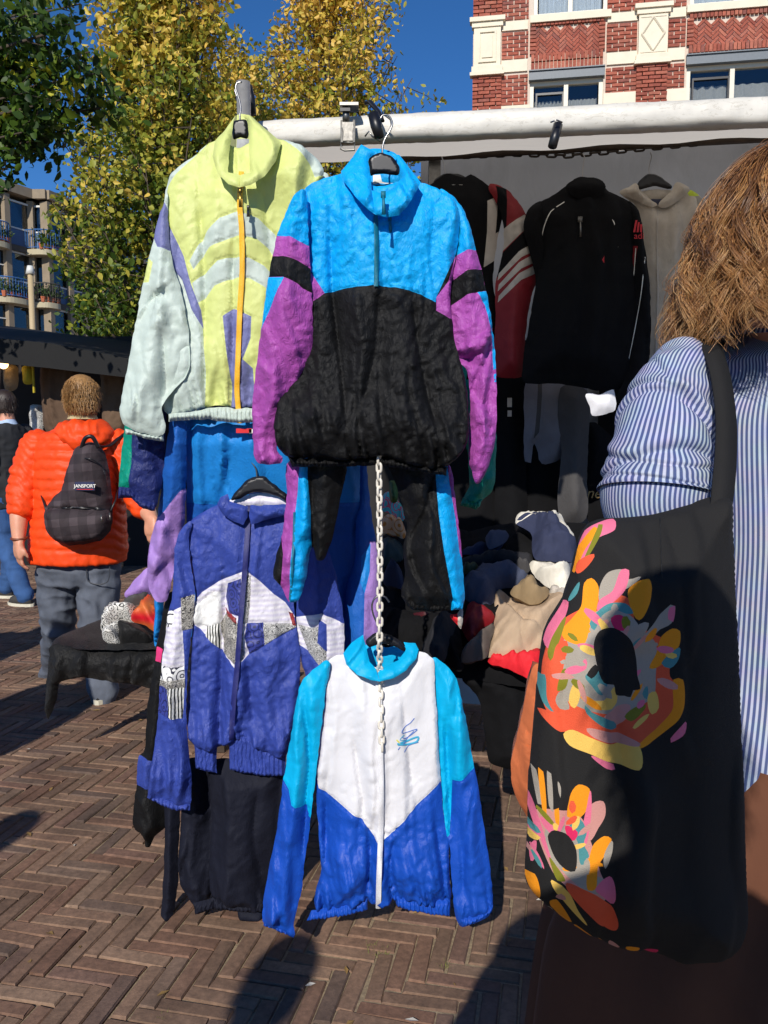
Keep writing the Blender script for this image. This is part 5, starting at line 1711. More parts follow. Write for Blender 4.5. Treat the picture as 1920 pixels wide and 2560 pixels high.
def tree(label, base, height, crown, n_limb, leaf, n_leaf, mat, tonef, seed, trunk_r=.16, cat='tree', first=.22, spread=1.0, up=1.0):
    """crown(t) -> half width at height fraction t; limbs rise from the trunk, twigs carry leaves"""
    rs = random.Random(seed)
    r = thing('tree', label, cat, base, 'street trees')
    tk = MB()
    tp = []
    for i in range(9):
        f = i / 8
        tp.append(Vector(base) + Vector((.12 * math.sin(f * 4 + seed), .12 * math.cos(f * 3 + seed) - .12, height * .96 * f)))
    tk.tube(tp, [trunk_r * (1 - .88 * i / 8) for i in range(9)], 9)
    tw = MB()
    spots = []
    for i in range(n_limb):
        f = first + (1 - first) * (i + rs.random()) / n_limb
        z0 = height * max(first * .8, f - .14 * up)
        c0 = Vector(base) + Vector((0, 0, z0))
        a = i * 2.399 + rs.uniform(-.4, .4)
        R = crown(f) * rs.uniform(.72, 1.12) * spread
        tip = Vector(base) + Vector((math.cos(a) * R, math.sin(a) * R, height * f + rs.uniform(-.2, .35)))
        mid = (c0 + tip) / 2 + Vector((math.cos(a), math.sin(a), 0)) * .1 * R - Vector((0, 0, .12 * R))
        tk.tube([c0, mid, tip], [trunk_r * .34 * (1.1 - f), trunk_r * .2 * (1.1 - f), .006], 5)
        nt_ = 7
        for j in range(nt_):
            t_ = .28 + .75 * j / nt_
            p = c0 * (1 - t_) ** 2 + mid * 2 * t_ * (1 - t_) + tip * t_ * t_
            q = p + Vector((rs.gauss(0, 1), rs.gauss(0, 1), rs.gauss(.35, .6))).normalized() * R * rs.uniform(.25, .55)
            tw.tube([p, (p + q) / 2 + Vector((0, 0, .03)), q], [.012, .008, .003], 4, cap=False)
            spots.append((p, q))
    tk.build('trunk', M_BARK, r, True)
    o = tw.build('twigs', M_BARK, r); o['kind'] = 'stuff'
    rs2 = np.random.RandomState(seed)
    k = rs2.randint(0, len(spots), n_leaf)
    A = np.array([tuple(s[0]) for s in spots])[k]; B = np.array([tuple(s[1]) for s in spots])[k]
    t_ = rs2.uniform(.15, 1.12, n_leaf)[:, None]
    pos = A + (B - A) * t_ + rs2.normal(size=(n_leaf, 3)) * leaf * 1.15
    tone = tonef(pos, k, rs2)
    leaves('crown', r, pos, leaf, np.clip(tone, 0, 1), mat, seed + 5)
    return r


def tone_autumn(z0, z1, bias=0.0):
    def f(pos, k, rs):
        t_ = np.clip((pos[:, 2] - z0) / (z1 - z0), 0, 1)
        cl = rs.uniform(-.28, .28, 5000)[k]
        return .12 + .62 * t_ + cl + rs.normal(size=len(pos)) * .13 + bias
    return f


b0 = P(425, 1000, 13.0); b0.z = 0
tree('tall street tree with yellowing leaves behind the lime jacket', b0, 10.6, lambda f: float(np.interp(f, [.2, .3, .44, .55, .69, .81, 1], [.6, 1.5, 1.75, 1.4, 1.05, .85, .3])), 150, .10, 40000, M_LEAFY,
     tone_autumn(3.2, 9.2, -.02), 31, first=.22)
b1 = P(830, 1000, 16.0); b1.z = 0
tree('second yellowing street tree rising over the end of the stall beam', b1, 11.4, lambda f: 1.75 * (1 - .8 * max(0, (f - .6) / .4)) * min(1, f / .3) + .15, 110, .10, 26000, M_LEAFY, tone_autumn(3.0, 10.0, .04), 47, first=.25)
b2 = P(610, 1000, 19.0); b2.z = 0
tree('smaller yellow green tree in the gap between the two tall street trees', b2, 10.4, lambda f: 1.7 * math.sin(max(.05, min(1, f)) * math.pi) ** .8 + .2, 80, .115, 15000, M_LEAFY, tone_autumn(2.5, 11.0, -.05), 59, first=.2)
# near green tree whose boughs hang in at the top left
b3 = Vector((-6.4, 8.2, 0))
r = thing('tree', 'green tree, shade put into its leaf colour, whose boughs hang into the top left corner', 'tree', b3, 'street trees')
tk = MB(); tk.tube([b3, b3 + Vector((.1, .05, 2.2)), b3 + Vector((.3, -.1, 4.2)), b3 + Vector((.6, -.2, 7.5))], [.2, .17, .13, .05], 9)
tw = MB(); spots = []
rs = random.Random(5)
targets = [(255, 180, 7.2), (225, 130, 7.6), (200, 60, 7.0), (150, 250, 7.1), (180, 330, 7.4), (250, 270, 7.6), (100, 350, 7.3), (60, 330, 7.0), (20, 420, 6.9), (100, 120, 7.5), (60, 40, 7.2), (0, 200, 7.4), (-60, 100, 7.6), (130, 20, 8),
           (220, 240, 7.9), (70, 230, 7.2), (-40, 380, 7.2), (200, 10, 7.7), (-120, 260, 7.3), (-100, 20, 7.5), (170, 150, 7.3), (110, 300, 7.7), (0, 50, 7.9), (60, 130, 8), (20, 280, 8)]
for u, v, Yt in targets:
    tip = P(u, v, Yt)
    st = b3 + Vector((.25, -.1, max(2.6, tip.z * .78)))
    mid = (st + tip) / 2 + Vector((0, 0, .35))
    tk.tube([st, mid, tip], [.045, .028, .006], 5)
    for j in range(16):
        t_ = .35 + .68 * j / 16
        p = st * (1 - t_) ** 2 + mid * 2 * t_ * (1 - t_) + tip * t_ * t_
        q = p + Vector((rs.gauss(.2, 1), rs.gauss(0, 1), rs.gauss(-.1, .6))).normalized() * rs.uniform(.12, .34)
        tw.tube([p, (p + q) / 2, q], [.007, .005, .002], 4, cap=False)
        spots.append((p, q))
tk.build('trunk', M_BARK, r, True)
o = tw.build('twigs', M_BARK, r); o['kind'] = 'stuff'
rs2 = np.random.RandomState(8)
nl = 10500
k = rs2.randint(0, len(spots), nl)
A = np.array([tuple(s[0]) for s in spots])[k]; B = np.array([tuple(s[1]) for s in spots])[k]
pos = A + (B - A) * rs2.uniform(.1, 1.15, nl)[:, None] + rs2.normal(size=(nl, 3)) * .075
tone = .25 + rs2.uniform(-.2, .25, 5000)[k] + rs2.normal(size=nl) * .12
tone += .75 * ((rs2.uniform(size=5000) > .93)[k])  # some twigs get the yellow of sunlit leaves
leaves('crown', r, pos, .092, np.clip(tone, 0, 1), M_LEAFG, 9, droop=.5)

# fallen leaves, paper scraps and grit scattered over the paving
mb = MB(); mb2 = MB()
for i in range(150):
    Y_ = 1.7 + 5.5 * rng.random() ** 1.3; X = rng.uniform(-.5, .5) * Y_
    c = Vector((X, Y_, .0075)); a = rng.uniform(0, 6.28); L = rng.uniform(.006, .022)
    d = Vector((math.cos(a), math.sin(a), rng.uniform(-.2, .3))) * L; n_ = Vector((-math.sin(a), math.cos(a), 0)) * L * .45
    (mb if rng.random() < .75 else mb2).add([c - d, c + n_ + Vector((0, 0, .003)), c + d, c - n_ + Vector((0, 0, .001))], [(0, 1, 2), (0, 2, 3)])
o = mb.build('leaf_litter', plain('dry brown leaf', (132, 104, 58), rough=.8)); o['kind'] = 'stuff'; tag(o, 'scattered dry leaves on the brick paving', 'leaves')
o = mb2.build('paper_scraps', plain('paper scrap', (190, 184, 172), rough=.8)); o['kind'] = 'stuff'; tag(o, 'tiny pale paper scraps on the brick paving', 'litter')

# ================================================================== the market stall
M_PVC = plain('white tarpaulin', (200, 196, 186), rough=.45, scale=14, vary=.10, bump=.25, dist=.004)
t = M_PVC.node_tree; b = t.nodes['Principled BSDF']          # scuffs and scratches of years of use
tc = N(t, 'ShaderNodeTexCoord'); mp = N(t, 'ShaderNodeMapping'); mp.inputs['Scale'].default_value = (9, 30, 30); mp.inputs['Rotation'].default_value = (.2, .5, .3)
t.links.new(tc.outputs['Object'], mp.inputs[0])
sc = N(t, 'ShaderNodeTexNoise', i_Scale=2.0, i_Detail=8.0, i_Roughness=.75, i_Distortion=1.5); t.links.new(mp.outputs[0], sc.inputs[0])
f = ramp(t, sc.outputs[0], [(.56, (0, 0, 0, 1)), (.60, (.5, .5, .5, 1)), (.63, (.05, .05, .05, 1)), (.72, (.35, .35, .35, 1))])
src = b.inputs['Base Color'].links[0].from_socket
t.links.new(mixc(t, f, src, lin(134, 124, 104)), b.inputs['Base Color'])
M_ROOFC = fabric('translucent roof canvas', (212, 204, 190), rough=.7, crinkle=.2, scale=14, trans=.6)
M_WALLC = fabric('grey stall tarpaulin', (172, 176, 184), rough=.7, crinkle=.5, scale=8, vary=.15)
M_WOODD = plain('dark stall timber', (58, 46, 36), rough=.8, scale=20, vary=.3)
stall = thing('market_stall', 'market stall with a white rolled tarpaulin beam along its roof edge', 'stall', Vector((1.2, 3.3, 0)))
A_ = P(650, 338, 2.44); B_ = P(2120, 272, 2.20)
bd = (B_ - A_).normalized()
nseg = 40
nseg = 90
vs = []; fs = []
nr_ = 28
for i in range(nseg + 1):
    c = A_ + (B_ - A_) * (i / nseg)
    for k in range(nr_):
        a_ = 2 * math.pi * k / nr_
        ca, sa = math.cos(a_), math.sin(a_)
        # rolled tarpaulin: squarish, flattened in front, with a hanging lower lip and pull wrinkles
        ry = .032 * math.copysign(abs(ca) ** .6, ca); rz = .036 * math.copysign(abs(sa) ** .6, sa)
        wr = .0022 * float(vnoise(np.array(i * .21), np.array(k * .5), 5)) + .0016 * float(ridged(np.array(i * .5 + k * .3), np.array(k * .22), 9))
        vs.append(tuple(c + Vector((0, ry * (1 + wr * 22), rz * (1 + wr * 14)))))
for i in range(nseg):
    for k in range(nr_):
        fs.append((i * nr_ + k, i * nr_ + (k + 1) % nr_, (i + 1) * nr_ + (k + 1) % nr_, (i + 1) * nr_ + k))
fs += [tuple(range(nr_)), tuple(nseg * nr_ + k for k in range(nr_))[::-1]]
mb = MB().add(vs, fs)
mb.build('roof_beam', M_PVC, stall, True)
# roof canvas rising to the back, sagging a little
C_ = P(650, 408, 4.45); D_ = P(2120, 318, 4.15)
nu, nv = 30, 14
vs = []; fs = []
for j in range(nv + 1):
    for i in range(nu + 1):
        a = A_ + (B_ - A_) * (i / nu) + Vector((0, .05, .02)); c = C_ + (D_ - C_) * (i / nu)
        w_ = j / nv
        p = a * (1 - w_) + c * w_
        p.z += -.035 * math.sin(w_ * math.pi) + .006 * math.sin(i * 1.1) * math.sin(w_ * 3.1) - .02 * (1 - w_)
        vs.append(tuple(p))
for j in range(nv):
    for i in range(nu):
        q = j * (nu + 1) + i
        fs.append((q, q + 1, q + nu + 2, q + nu + 1))
mesh_obj('roof_canvas', vs, fs, M_ROOFC, stall, True)
# back wall tarpaulin
W0 = P(1050, 1000, 4.32); W1 = P(2200, 1000, 3.98)
vs = []; fs = []
nu, nv = 60, 30
for j in range(nv + 1):
    for i in range(nu + 1):
        p = W0 + (W1 - W0) * (i / nu)
        p.z = 2.90 * j / nv + .01
        p.y += .02 * math.sin(i * .55 + .3 * math.sin(j * .4)) + .012 * math.sin(j * .7 + i * .2)
        vs.append(tuple(p))
for j in range(nv):
    for i in range(nu):
        q = j * (nu + 1) + i
        fs.append((q, q + 1, q + nu + 2, q + nu + 1))
mesh_obj('back_wall', vs, fs, M_WALLC, stall, True)
# posts and cross beams
for u, Yp, z1 in ((1085, 4.22, 2.86), (2180, 3.9, 2.9)):
    q = P(u, 600, Yp)
    MB().box((q.x, q.y, z1 / 2), .06, .06, z1).build('post', M_STEEL if u < 2000 else M_WOODD, stall)
for (u0, v0, y0), (u1, v1, y1), nm in (((880, 398, 3.62), (2150, 330, 3.34), 'cross_beam'), ((870, 402, 4.2), (2150, 330, 3.9), 'cross_beam')):
    q0, q1 = P(u0, v0, y0), P(u1, v1, y1)
    MB().tube([q0, q1], .022, 8).build(nm, M_WOODD, stall, True)
# end of the roof: side rafter on the left
MB().tube([A_ + Vector((0, .03, -.01)), C_ + Vector((0, 0, -.03))], .02, 8).build('rafter', M_WOODD, stall, True)
# side sheet in the back left corner
q0 = P(880, 600, 4.2); q1 = P(1052, 600, 4.32)
vs = []
for z in (0.01, 2.8):
    for i in range(9):
        p = q0 + (q1 - q0) * i / 8; vs.append((p.x, p.y + .02 * math.sin(i * 1.5), z))
mesh_obj('side_sheet', vs, [(i, i + 1, i + 10, i + 9) for i in range(8)], plain('black tarpaulin', (22, 20, 20), rough=.7), stall, True)


# ---------------------------------------------------------------- chains
def link_mesh(name, length, width, r, mat):
    pts = []
    R = width / 2 - r; S = length / 2 - r - R
    for i in range(6):
        a = math.pi * i / 5
        pts.append(Vector((math.cos(a) * R, 0, S + math.sin(a) * R)))
    for i in range(6):
        a = math.pi + math.pi * i / 5
        pts.append(Vector((math.cos(a) * R, 0, -S + math.sin(a) * R)))
    n = len(pts); k = 6
    vs = []; fs = []
    for i, p in enumerate(pts):
        t_ = (pts[(i + 1) % n] - pts[i - 1]).normalized(); s = t_.cross(Vector((0, 1, 0)))
        for j in range(k):
            a = 2 * math.pi * j / k
            vs.append(tuple(p + (s * math.cos(a) + Vector((0, 1, 0)) * math.sin(a)) * r))
    for i in range(n):
        for j in range(k):
            fs.append((i * k + j, i * k + (j + 1) % k, ((i + 1) % n) * k + (j + 1) % k, ((i + 1) % n) * k + j))
    me = bpy.data.meshes.new(name); me.from_pydata(vs, [], fs); me.materials.append(mat)
    me.polygons.foreach_set('use_smooth', [True] * len(me.polygons))
    return me


def chain(label, path, pitch, me, cat='chain', tw=0.0):
    base = min(path, key=lambda p: p.z)
    r = thing('chain', label, cat, base)
    segs = [(path[i + 1] - path[i]).length for i in range(len(path) - 1)]
    tot = sum(segs); n = int(tot / pitch)
    for k in range(n):
        s = (k + .5) * pitch; i = 0
        while i < len(segs) - 1 and s > segs[i]:
            s -= segs[i]; i += 1
        d = (path[i + 1] - path[i]).normalized()
        p = path[i] + d * s
        o = bpy.data.objects.new('link', me); COL.objects.link(o); o.parent = r
        o.location = p - base
        q = d.to_track_quat('Z', 'Y')
        o.rotation_euler = (q.to_matrix() @ Matrix.Rotation((k % 2) * math.pi / 2 + .35 + rng.uniform(-.15, .15) + tw, 3, 'Z')).to_euler()
    return r


M_PLCH = plain('white plastic chain', (216, 210, 198), rough=.4, vary=.08, bump=.05)
M_DKCH = plain('rusty chain', (58, 50, 44), rough=.55, metal=.6, vary=.3)
YC = 1.90
wj = bpy.data.objects[WHITE_BODY]
cp = [P(u, v, Y) for u, v, Y in ((947, 1120, 1.94), (949, 1300, 1.95), (950, 1450, 1.955), (949, 1600, 1.96), (950, 1700, surf_depth(wj, 950, 1700) - .014), (952, 1790, surf_depth(wj, 952, 1790) - .012), (955, 1882, surf_depth(wj, 955, 1882) - .012))]
chain('white plastic chain hanging down in front of the white and blue jacket', cp, .0192, link_mesh('link', .030, .019, .0035, M_PLCH))
cp = [P(u, v, Y) for u, v, Y in ((1010, 392, 3.6), (1150, 390, 3.57), (1290, 384, 3.54), (1420, 388, 3.5), (1550, 376, 3.47), (1700, 362, 3.43), (1850, 346, 3.4), (2000, 330, 3.36))]
chain('dark metal chain strung below the stall roof carrying the hangers', cp, .036, link_mesh('link', .052, .028, .0045, M_DKCH))

def smooth_pts0(pts):
    return pts


# ---------------------------------------------------------------- clamps and hooks on the beam
r = thing('clamp', 'grey steel clamp strapped over the beam left of the blue pullover hook', 'clamp', P(784, 395, 2.33))
Yc = 2.335
mp_ = lambda x, y, d=0: P(*cM([(x, y)])[0], Yc - d)
MB().box(mp_(1040, 358), .052, .05, .008).build('top_plate', M_STEEL, r)
MB().tube([mp_(1010, 378), mp_(1012, 420, .0), mp_(1012, 470, .005)], .010, 10).build('bolt', M_STEEL, r, True)
MB().box(mp_(1005, 382, .012), .028, .012, .009).build('wing', M_HANG, r)
mb = MB()
for x in (978, 1078):
    mb.tube([mp_(x, 470, -.01), mp_(x, 560, .008), mp_(x, 650, .004)], .004, 6)
mb.box(mp_(1026, 560, .004), .032, .004, .05)
mb.build('strap', plain('worn galvanised steel', (148, 144, 136), rough=.5, metal=.4, scale=80, vary=.4), r)
mb = MB(); ring = [mp_(975, 650), mp_(970, 705), mp_(1000, 718), mp_(1080, 715), mp_(1085, 650), mp_(975, 650)]
mb.tube(ring, .003, 6); mb.build('buckle', M_STEEL, r, True)
r = thing('spring_clamp', 'black spring clamp gripping the beam above the blue pullover', 'clamp', P(960, 350, 2.3))
MB().tube([mp_(1165, 325, .0), mp_(1215, 318, .0), mp_(1275, 390, .03), mp_(1310, 470, .05)], [.008, .011, .010, .009], 10, flat=.6).build('lever', M_HANG, r, True)
MB().tube([mp_(1240, 420, .05), mp_(1262, 510, .06), mp_(1290, 610, .06)], [.015, .016, .013], 12).build('jaw', M_HANG, r, True)
mb = MB(); mb.tube([mp_(1275, 430, .03), mp_(1330, 420, .03), mp_(1380, 460, .03), mp_(1390, 510, .03), mp_(1360, 570, .03), mp_(1330, 620, .03)], .0028, 6)
mb.tube([mp_(1170, 600, .05), mp_(1200, 560, .06), mp_(1230, 600, .06), mp_(1300, 640, .05)], .0024, 6)
mb.build('wire', M_WIRE, r, True)
r = thing('hook_tube', 'black plastic tube clipped under the beam above the black jacket', 'hook', P(1385, 367, 2.25))
q0 = P(1395, 312, 2.27); q1 = P(1381, 366, 2.25)
MB().tube([q0, q1], [.013, .0125], 12).build('tube', M_HANG, r, True)
MB().tube([P(1376, 306, 2.24), P(1392, 300, 2.235), P(1406, 306, 2.24)], .002, 6).build('wire', M_WIRE, r, True)
r = thing('steel_pole', 'bright steel pole end rising behind the lime jacket collar', 'pole', P(615, 420, 2.3))
r.location.z = 0
q0 = P(614, 470, 2.30); q1 = P(608, 205, 2.28)
r.location = q0
MB().tube(smooth_pts0([A_ + Vector((.05, .0, -.03)), q0 + Vector((.06, .0, -.02)), q0, q1]), .019, 14).build('tube', plain('bright steel', (150, 148, 144), rough=.35, metal=.35, vary=.2), r, True)
mb = MB(); mb.tube([mp_(150, 150), mp_(110, 170), mp_(90, 220), mp_(115, 300), mp_(135, 380), mp_(138, 460)], .0026, 6); mb.build('wire', M_WIRE, r, True)
mb = MB(); mb.tube([mp_(205, 180, -.02), mp_(225, 280, -.02), mp_(235, 420, -.02)], [.01, .011, .012], 8); mb.build('bracket', M_HANG, r, True)

# ---------------------------------------------------------------- garments in the shade of the stall
GRP = 'clothes hanging in the shade inside the stall'
M_BLKC = fabric('black cotton', (17, 17, 19), spec=.15, rough=.9, crinkle=.3, scale=30)
M_REDC = fabric('dark red polyester', (128, 16, 26), rough=.6, crinkle=.3, scale=30)
M_GREYST = fabric('grey stripe', (186, 178, 168), rough=.7, crinkle=.2)
M_HOOD = fabric('grey beige fleece', (190, 180, 166), rough=.95, crinkle=.3, scale=50, weave=900)
M_GREYP = fabric('grey polyester', (112, 110, 116), rough=.7, crinkle=.3, scale=30)
M_GREYP2 = fabric('dark grey cotton', (70, 68, 68), rough=.8, crinkle=.3, scale=30)
M_LIMEP = fabric('lime patch', (190, 206, 60), rough=.8)
M_REDTX = plain('red print', (190, 36, 48), rough=.7)
M_GOLDTX = plain('gold print', (150, 116, 60), rough=.5)
YR = 3.52
DR = dict(drape=.012, wx=44, wy=260, crush=.002, cw=30)
r = garment('track_jacket', 'black and dark red jacket with grey chevrons and three stripes inside the stall', (1240, 945), YR, GRP)
bd_ = cloth(r, 'body', cI([(60, 240), (150, 175), (210, 132), (290, 150), (320, 138), (400, 185), (470, 240), (440, 420), (420, 600), (440, 800), (440, 1040), (300, 1060), (60, 1050), (40, 600)]), YR, M_BLKC,
            regions=[(cI([(390, 265), (442, 238), (430, 405), (520, 340), (540, 420), (420, 530), (375, 560), (390, 400)]), M_GREYST)], step=10, thick=.045, wid=70, seed=111, fold=DR)
cloth(r, 'sleeve', cI([(400, 185), (490, 212), (560, 300), (605, 390), (645, 480), (620, 600), (585, 720), (565, 880), (558, 1040), (500, 1055), (432, 1040), (430, 760), (432, 620), (470, 450), (450, 300)]), YR - .03, M_REDC,
      regions=[(cI([(430, 190), (480, 200), (478, 380), (430, 410), (438, 240)]), M_BLKC), (cI([(420, 415), (562, 318), (600, 360), (556, 396), (380, 560), (370, 480)]), M_GREYST), (cI([(400, 550), (560, 395), (640, 450), (530, 500), (440, 600)]), M_BLKC)]
      + [(cI([(640, 445 + 50 * i), (628, 475 + 50 * i), (540, 520 + 50 * i), (440, 615 + 50 * i), (445, 585 + 50 * i), (530, 492 + 50 * i), (600, 452 + 50 * i)]), M_GREYST) for i in range(3)],
      step=8, thick=.045, wid=50, seed=113, fold=DR)
MB().box(P(*cI([(262, 196)])[0], YR - .02), .055, .004, .022).build('neck_label', M_WTAG, r)
hanger(cI([(150, 175), (200, 135), (260, 135), (300, 160), (250, 165), (200, 165)]), cI([(203, 140), (200, 115), (198, 90), (192, 68), (185, 50)]), YR + .02, 'hanger hooked on the chain above the dark red jacket')
r = garment('track_jacket', 'black zip jacket with thin white piping hanging under the stall roof', (1450, 980), YR - .1, GRP)
YR2 = YR - .10
bd_ = cloth(r, 'body', cI([(752, 185), (800, 152), (850, 150), (900, 160), (930, 205), (1020, 250), (1068, 295), (1066, 450), (1075, 700), (1050, 950), (1018, 1090), (900, 1112), (800, 1092), (680, 1080), (560, 1072), (553, 990), (590, 760), (635, 480), (600, 300), (640, 258), (700, 225)]), YR2, M_BLKC,
            step=10, thick=.055, wid=80, seed=115, fold=DR)
cloth(r, 'sleeve', cI([(640, 258), (585, 285), (556, 360), (580, 480), (610, 600), (590, 800), (560, 960), (620, 980), (660, 800), (660, 350)]), YR2 + .02, M_BLKC, step=9, thick=.04, wid=40, seed=116, fold=DR)
sv_ = cloth(r, 'sleeve', cI([(1030, 258), (1076, 300), (1100, 430), (1122, 600), (1132, 780), (1126, 960), (1100, 1090), (1040, 1180), (985, 1165), (982, 1120), (1020, 1040), (1035, 860), (1046, 640), (1048, 430)]), YR2 - .02, M_BLKC,
            regions=[(cI([(1050, 460), (1066, 465), (1050, 600), (1040, 640)]), M_REDC)], step=8, thick=.045, wid=45, seed=117, fold=DR)
for pts, w in (([(740, 262), (680, 305), (650, 370), (632, 450)], 2.4), ([(932, 310), (962, 350), (978, 410), (982, 490)], 2.4)):
    ribbon(bd_, 'piping', cI(pts), YR2, w, M_WTAG, off=.003, step=8, thick=.001, surf=bd_)
for pts, w in (([(1062, 470), (1052, 600), (1040, 700)], 2), ([(1104, 510), (1085, 680), (1055, 850), (1022, 1010)], 2)):
    ribbon(sv_, 'piping', cI(pts), YR2, w, M_WTAG, off=.003, step=8, thick=.001, surf=sv_)
cloth(r, 'collar', cI([(745, 200), (775, 165), (830, 150), (900, 158), (930, 195), (900, 235), (850, 258), (790, 240)]), YR2 - .05, M_BLKC, step=8, thick=.03, wid=25, seed=118, fold=DR)
zip_pull(r, cI([(812, 340)])[0], YR2 - .1, M_STEEL, 2.2, surf=bd_)
mb = MB(); q = P(*cI([(903, 522)])[0], surf_depth(bd_, *cI([(903, 522)])[0]) - .006)
for i in range(3):
    mb.add([q + Vector((-.022 + .014 * i, 0, -.012)), q + Vector((-.012 + .014 * i, 0, -.012)), q + Vector((-.004 + .010 * i, 0, -.012 + .012 + .008 * i)), q + Vector((-.012 + .010 * i, 0, .0 + .008 * i))], [(0, 1, 2, 3)])
mb.build('chest_badge', M_REDTX, bd_)


def text_part(name, body, parent, loc, size, mat, rot=(math.pi / 2, 0, 0), extr=.0006, align='CENTER', shear=0.0, offset=0.0):
    cu = bpy.data.curves.new(name, 'FONT'); cu.body = body; cu.size = size; cu.extrude = extr; cu.align_x = align; cu.align_y = 'CENTER'; cu.shear = shear; cu.offset = offset
    tmp = bpy.data.objects.new('tmp', cu); COL.objects.link(tmp)
    bpy.context.view_layer.update()
    me = bpy.data.meshes.new_from_object(tmp.evaluated_get(bpy.context.evaluated_depsgraph_get()))
    bpy.data.objects.remove(tmp, do_unlink=True)
    me.materials.clear(); me.materials.append(mat)
    o = bpy.data.objects.new(name, me); link(o, parent)
    o.location = Vector(loc) - root_of(parent); o.rotation_euler = rot
    return o


q = cI([(1078, 415)])[0]
text_part('sleeve_lettering', 'adi', sv_, P(*q, surf_depth(sv_, *q) - .008), .036, M_REDTX)
q = cI([(1074, 375)])[0]
mb = MB(); c = P(*q, surf_depth(sv_, *q) - .010)
for i in range(3):
    mb.add([c + Vector((-.02 + .014 * i, 0, -.02)), c + Vector((-.012 + .014 * i, 0, -.02)), c + Vector((-.004 + .01 * i, 0, .028 - .008 * i)), c + Vector((-.012 + .01 * i, 0, .028 - .008 * i))], [(0, 1, 2, 3)])
mb.build('sleeve_emblem', M_REDTX, sv_)
hanger(cI([(770, 190), (800, 165), (830, 158), (870, 165), (900, 195), (850, 190)]), cI([(823, 160), (824, 120), (828, 85), (832, 60), (824, 42)]), YR2 + .03, 'hanger hooked on the chain above the black jacket')
r = garment('hooded_jacket', 'grey beige hooded fleece with a lime shoulder patch hanging by the woman', (1660, 905), YR + .02, GRP)
hb_ = cloth(r, 'body', cI([(990, 218), (1060, 195), (1120, 240), (1160, 275), (1220, 235), (1300, 205), (1350, 232), (1390, 300), (1330, 420), (1310, 700), (1290, 1000), (1130, 1010), (1128, 700), (1095, 420), (1062, 280)]), YR + .02, M_HOOD,
            regions=[(cI([(1285, 190), (1350, 205), (1340, 250), (1296, 240)]), M_LIMEP)], step=10, thick=.04, wid=60, seed=121, fold=DR)
cloth(r, 'hood', cI([(988, 216), (1030, 195), (1062, 178), (1085, 215), (1130, 255), (1162, 275), (1140, 285), (1080, 262)]), YR - .02, M_HOOD, step=8, thick=.03, wid=22, seed=122)
cloth(r, 'hood', cI([(1250, 172), (1300, 195), (1310, 210), (1260, 250), (1200, 285), (1165, 278), (1200, 235), (1225, 205)]), YR - .02, M_HOOD, step=8, thick=.03, wid=22, seed=123)
cloth(r, 'neck_lining', cI([(1085, 215), (1225, 210), (1215, 245), (1165, 276), (1110, 250)]), YR + .03, M_HOOD, step=10, thick=.008, wid=20)
MB().box(P(*cI([(1158, 262)])[0], YR - .005), .05, .004, .024).build('neck_label', plain('navy label', (24, 30, 60)), r)
cloth(r, 'sleeve', cI([(1335, 235), (1385, 280), (1420, 420), (1420, 700), (1380, 900), (1280, 900), (1265, 600), (1290, 400)]), YR - .01, plain('grey piped sleeve', (150, 144, 134), rough=.9), step=10, thick=.045, wid=40, seed=124, fold=DR)
ribbon(hb_, 'zip', cI([(1160, 290), (1158, 450), (1160, 700), (1150, 960)]), YR, 4, M_GREYST, off=.004, surf=hb_)
hanger(cI([(1062, 195), (1090, 155), (1120, 134), (1150, 135), (1195, 160), (1226, 190), (1222, 205), (1150, 190), (1085, 205)]), cI([(1124, 140), (1122, 110), (1128, 80), (1134, 55), (1128, 35)]), YR + .01, 'black hanger inside the hood of the grey fleece')
# lower row of dark garments on the back wall
r = garment('shorts', 'grey pair of shorts pinned below the black jacket inside the stall', (1370, 1160), 3.95, GRP, cat='shorts')
cloth(r, 'shorts', cI([(575, 1060), (690, 1060), (830, 1080), (835, 1300), (740, 1400), (720, 1425), (640, 1440), (606, 1350), (590, 1440), (562, 1430), (560, 1250)]), 3.95, M_GREYP,
      regions=[(cI([(620, 1040), (640, 1040), (622, 1300), (600, 1330), (612, 1200)]), M_GREYP2)], step=12, thick=.035, wid=50, seed=131, fold=DR)
r = garment('sweatpants', 'dark grey sweatpants hanging low at the back of the stall', (1430, 1300), 3.9, GRP, cat='pants')
cloth(r, 'leg', cI([(722, 1100), (840, 1110), (850, 1300), (842, 1500), (838, 1690), (722, 1690), (726, 1400)]), 3.9, M_GREYP2, step=12, thick=.04, wid=40, seed=133, fold=DR)
r = garment('shirt', 'white folded shirt with a tag sticking out below the black jacket', (1500, 1038), 3.30, GRP, cat='shirt')
cloth(r, 'shirt', cI([(838, 1125), (900, 1132), (940, 1115), (965, 1108), (970, 1200), (930, 1215), (868, 1225), (856, 1180)]), 3.30, M_WHITENY, step=8, thick=.012, wid=20, seed=135)
r = garment('shirt', 'black shirt with gold lettering hanging behind the striped sleeve', (1510, 1290), 3.95, GRP, cat='shirt')
bs_ = cloth(r, 'shirt', cI([(840, 1265), (880, 1255), (930, 1300), (990, 1360), (1000, 1700), (850, 1700), (846, 1500)]), 3.95, M_BLKC, step=12, thick=.03, wid=50, seed=137, fold=DR)
q = cI([(872, 1575)])[0]
text_part('gold_lettering', 'ne', bs_, P(*q, 3.90), .075, M_GOLDTX, shear=.3)
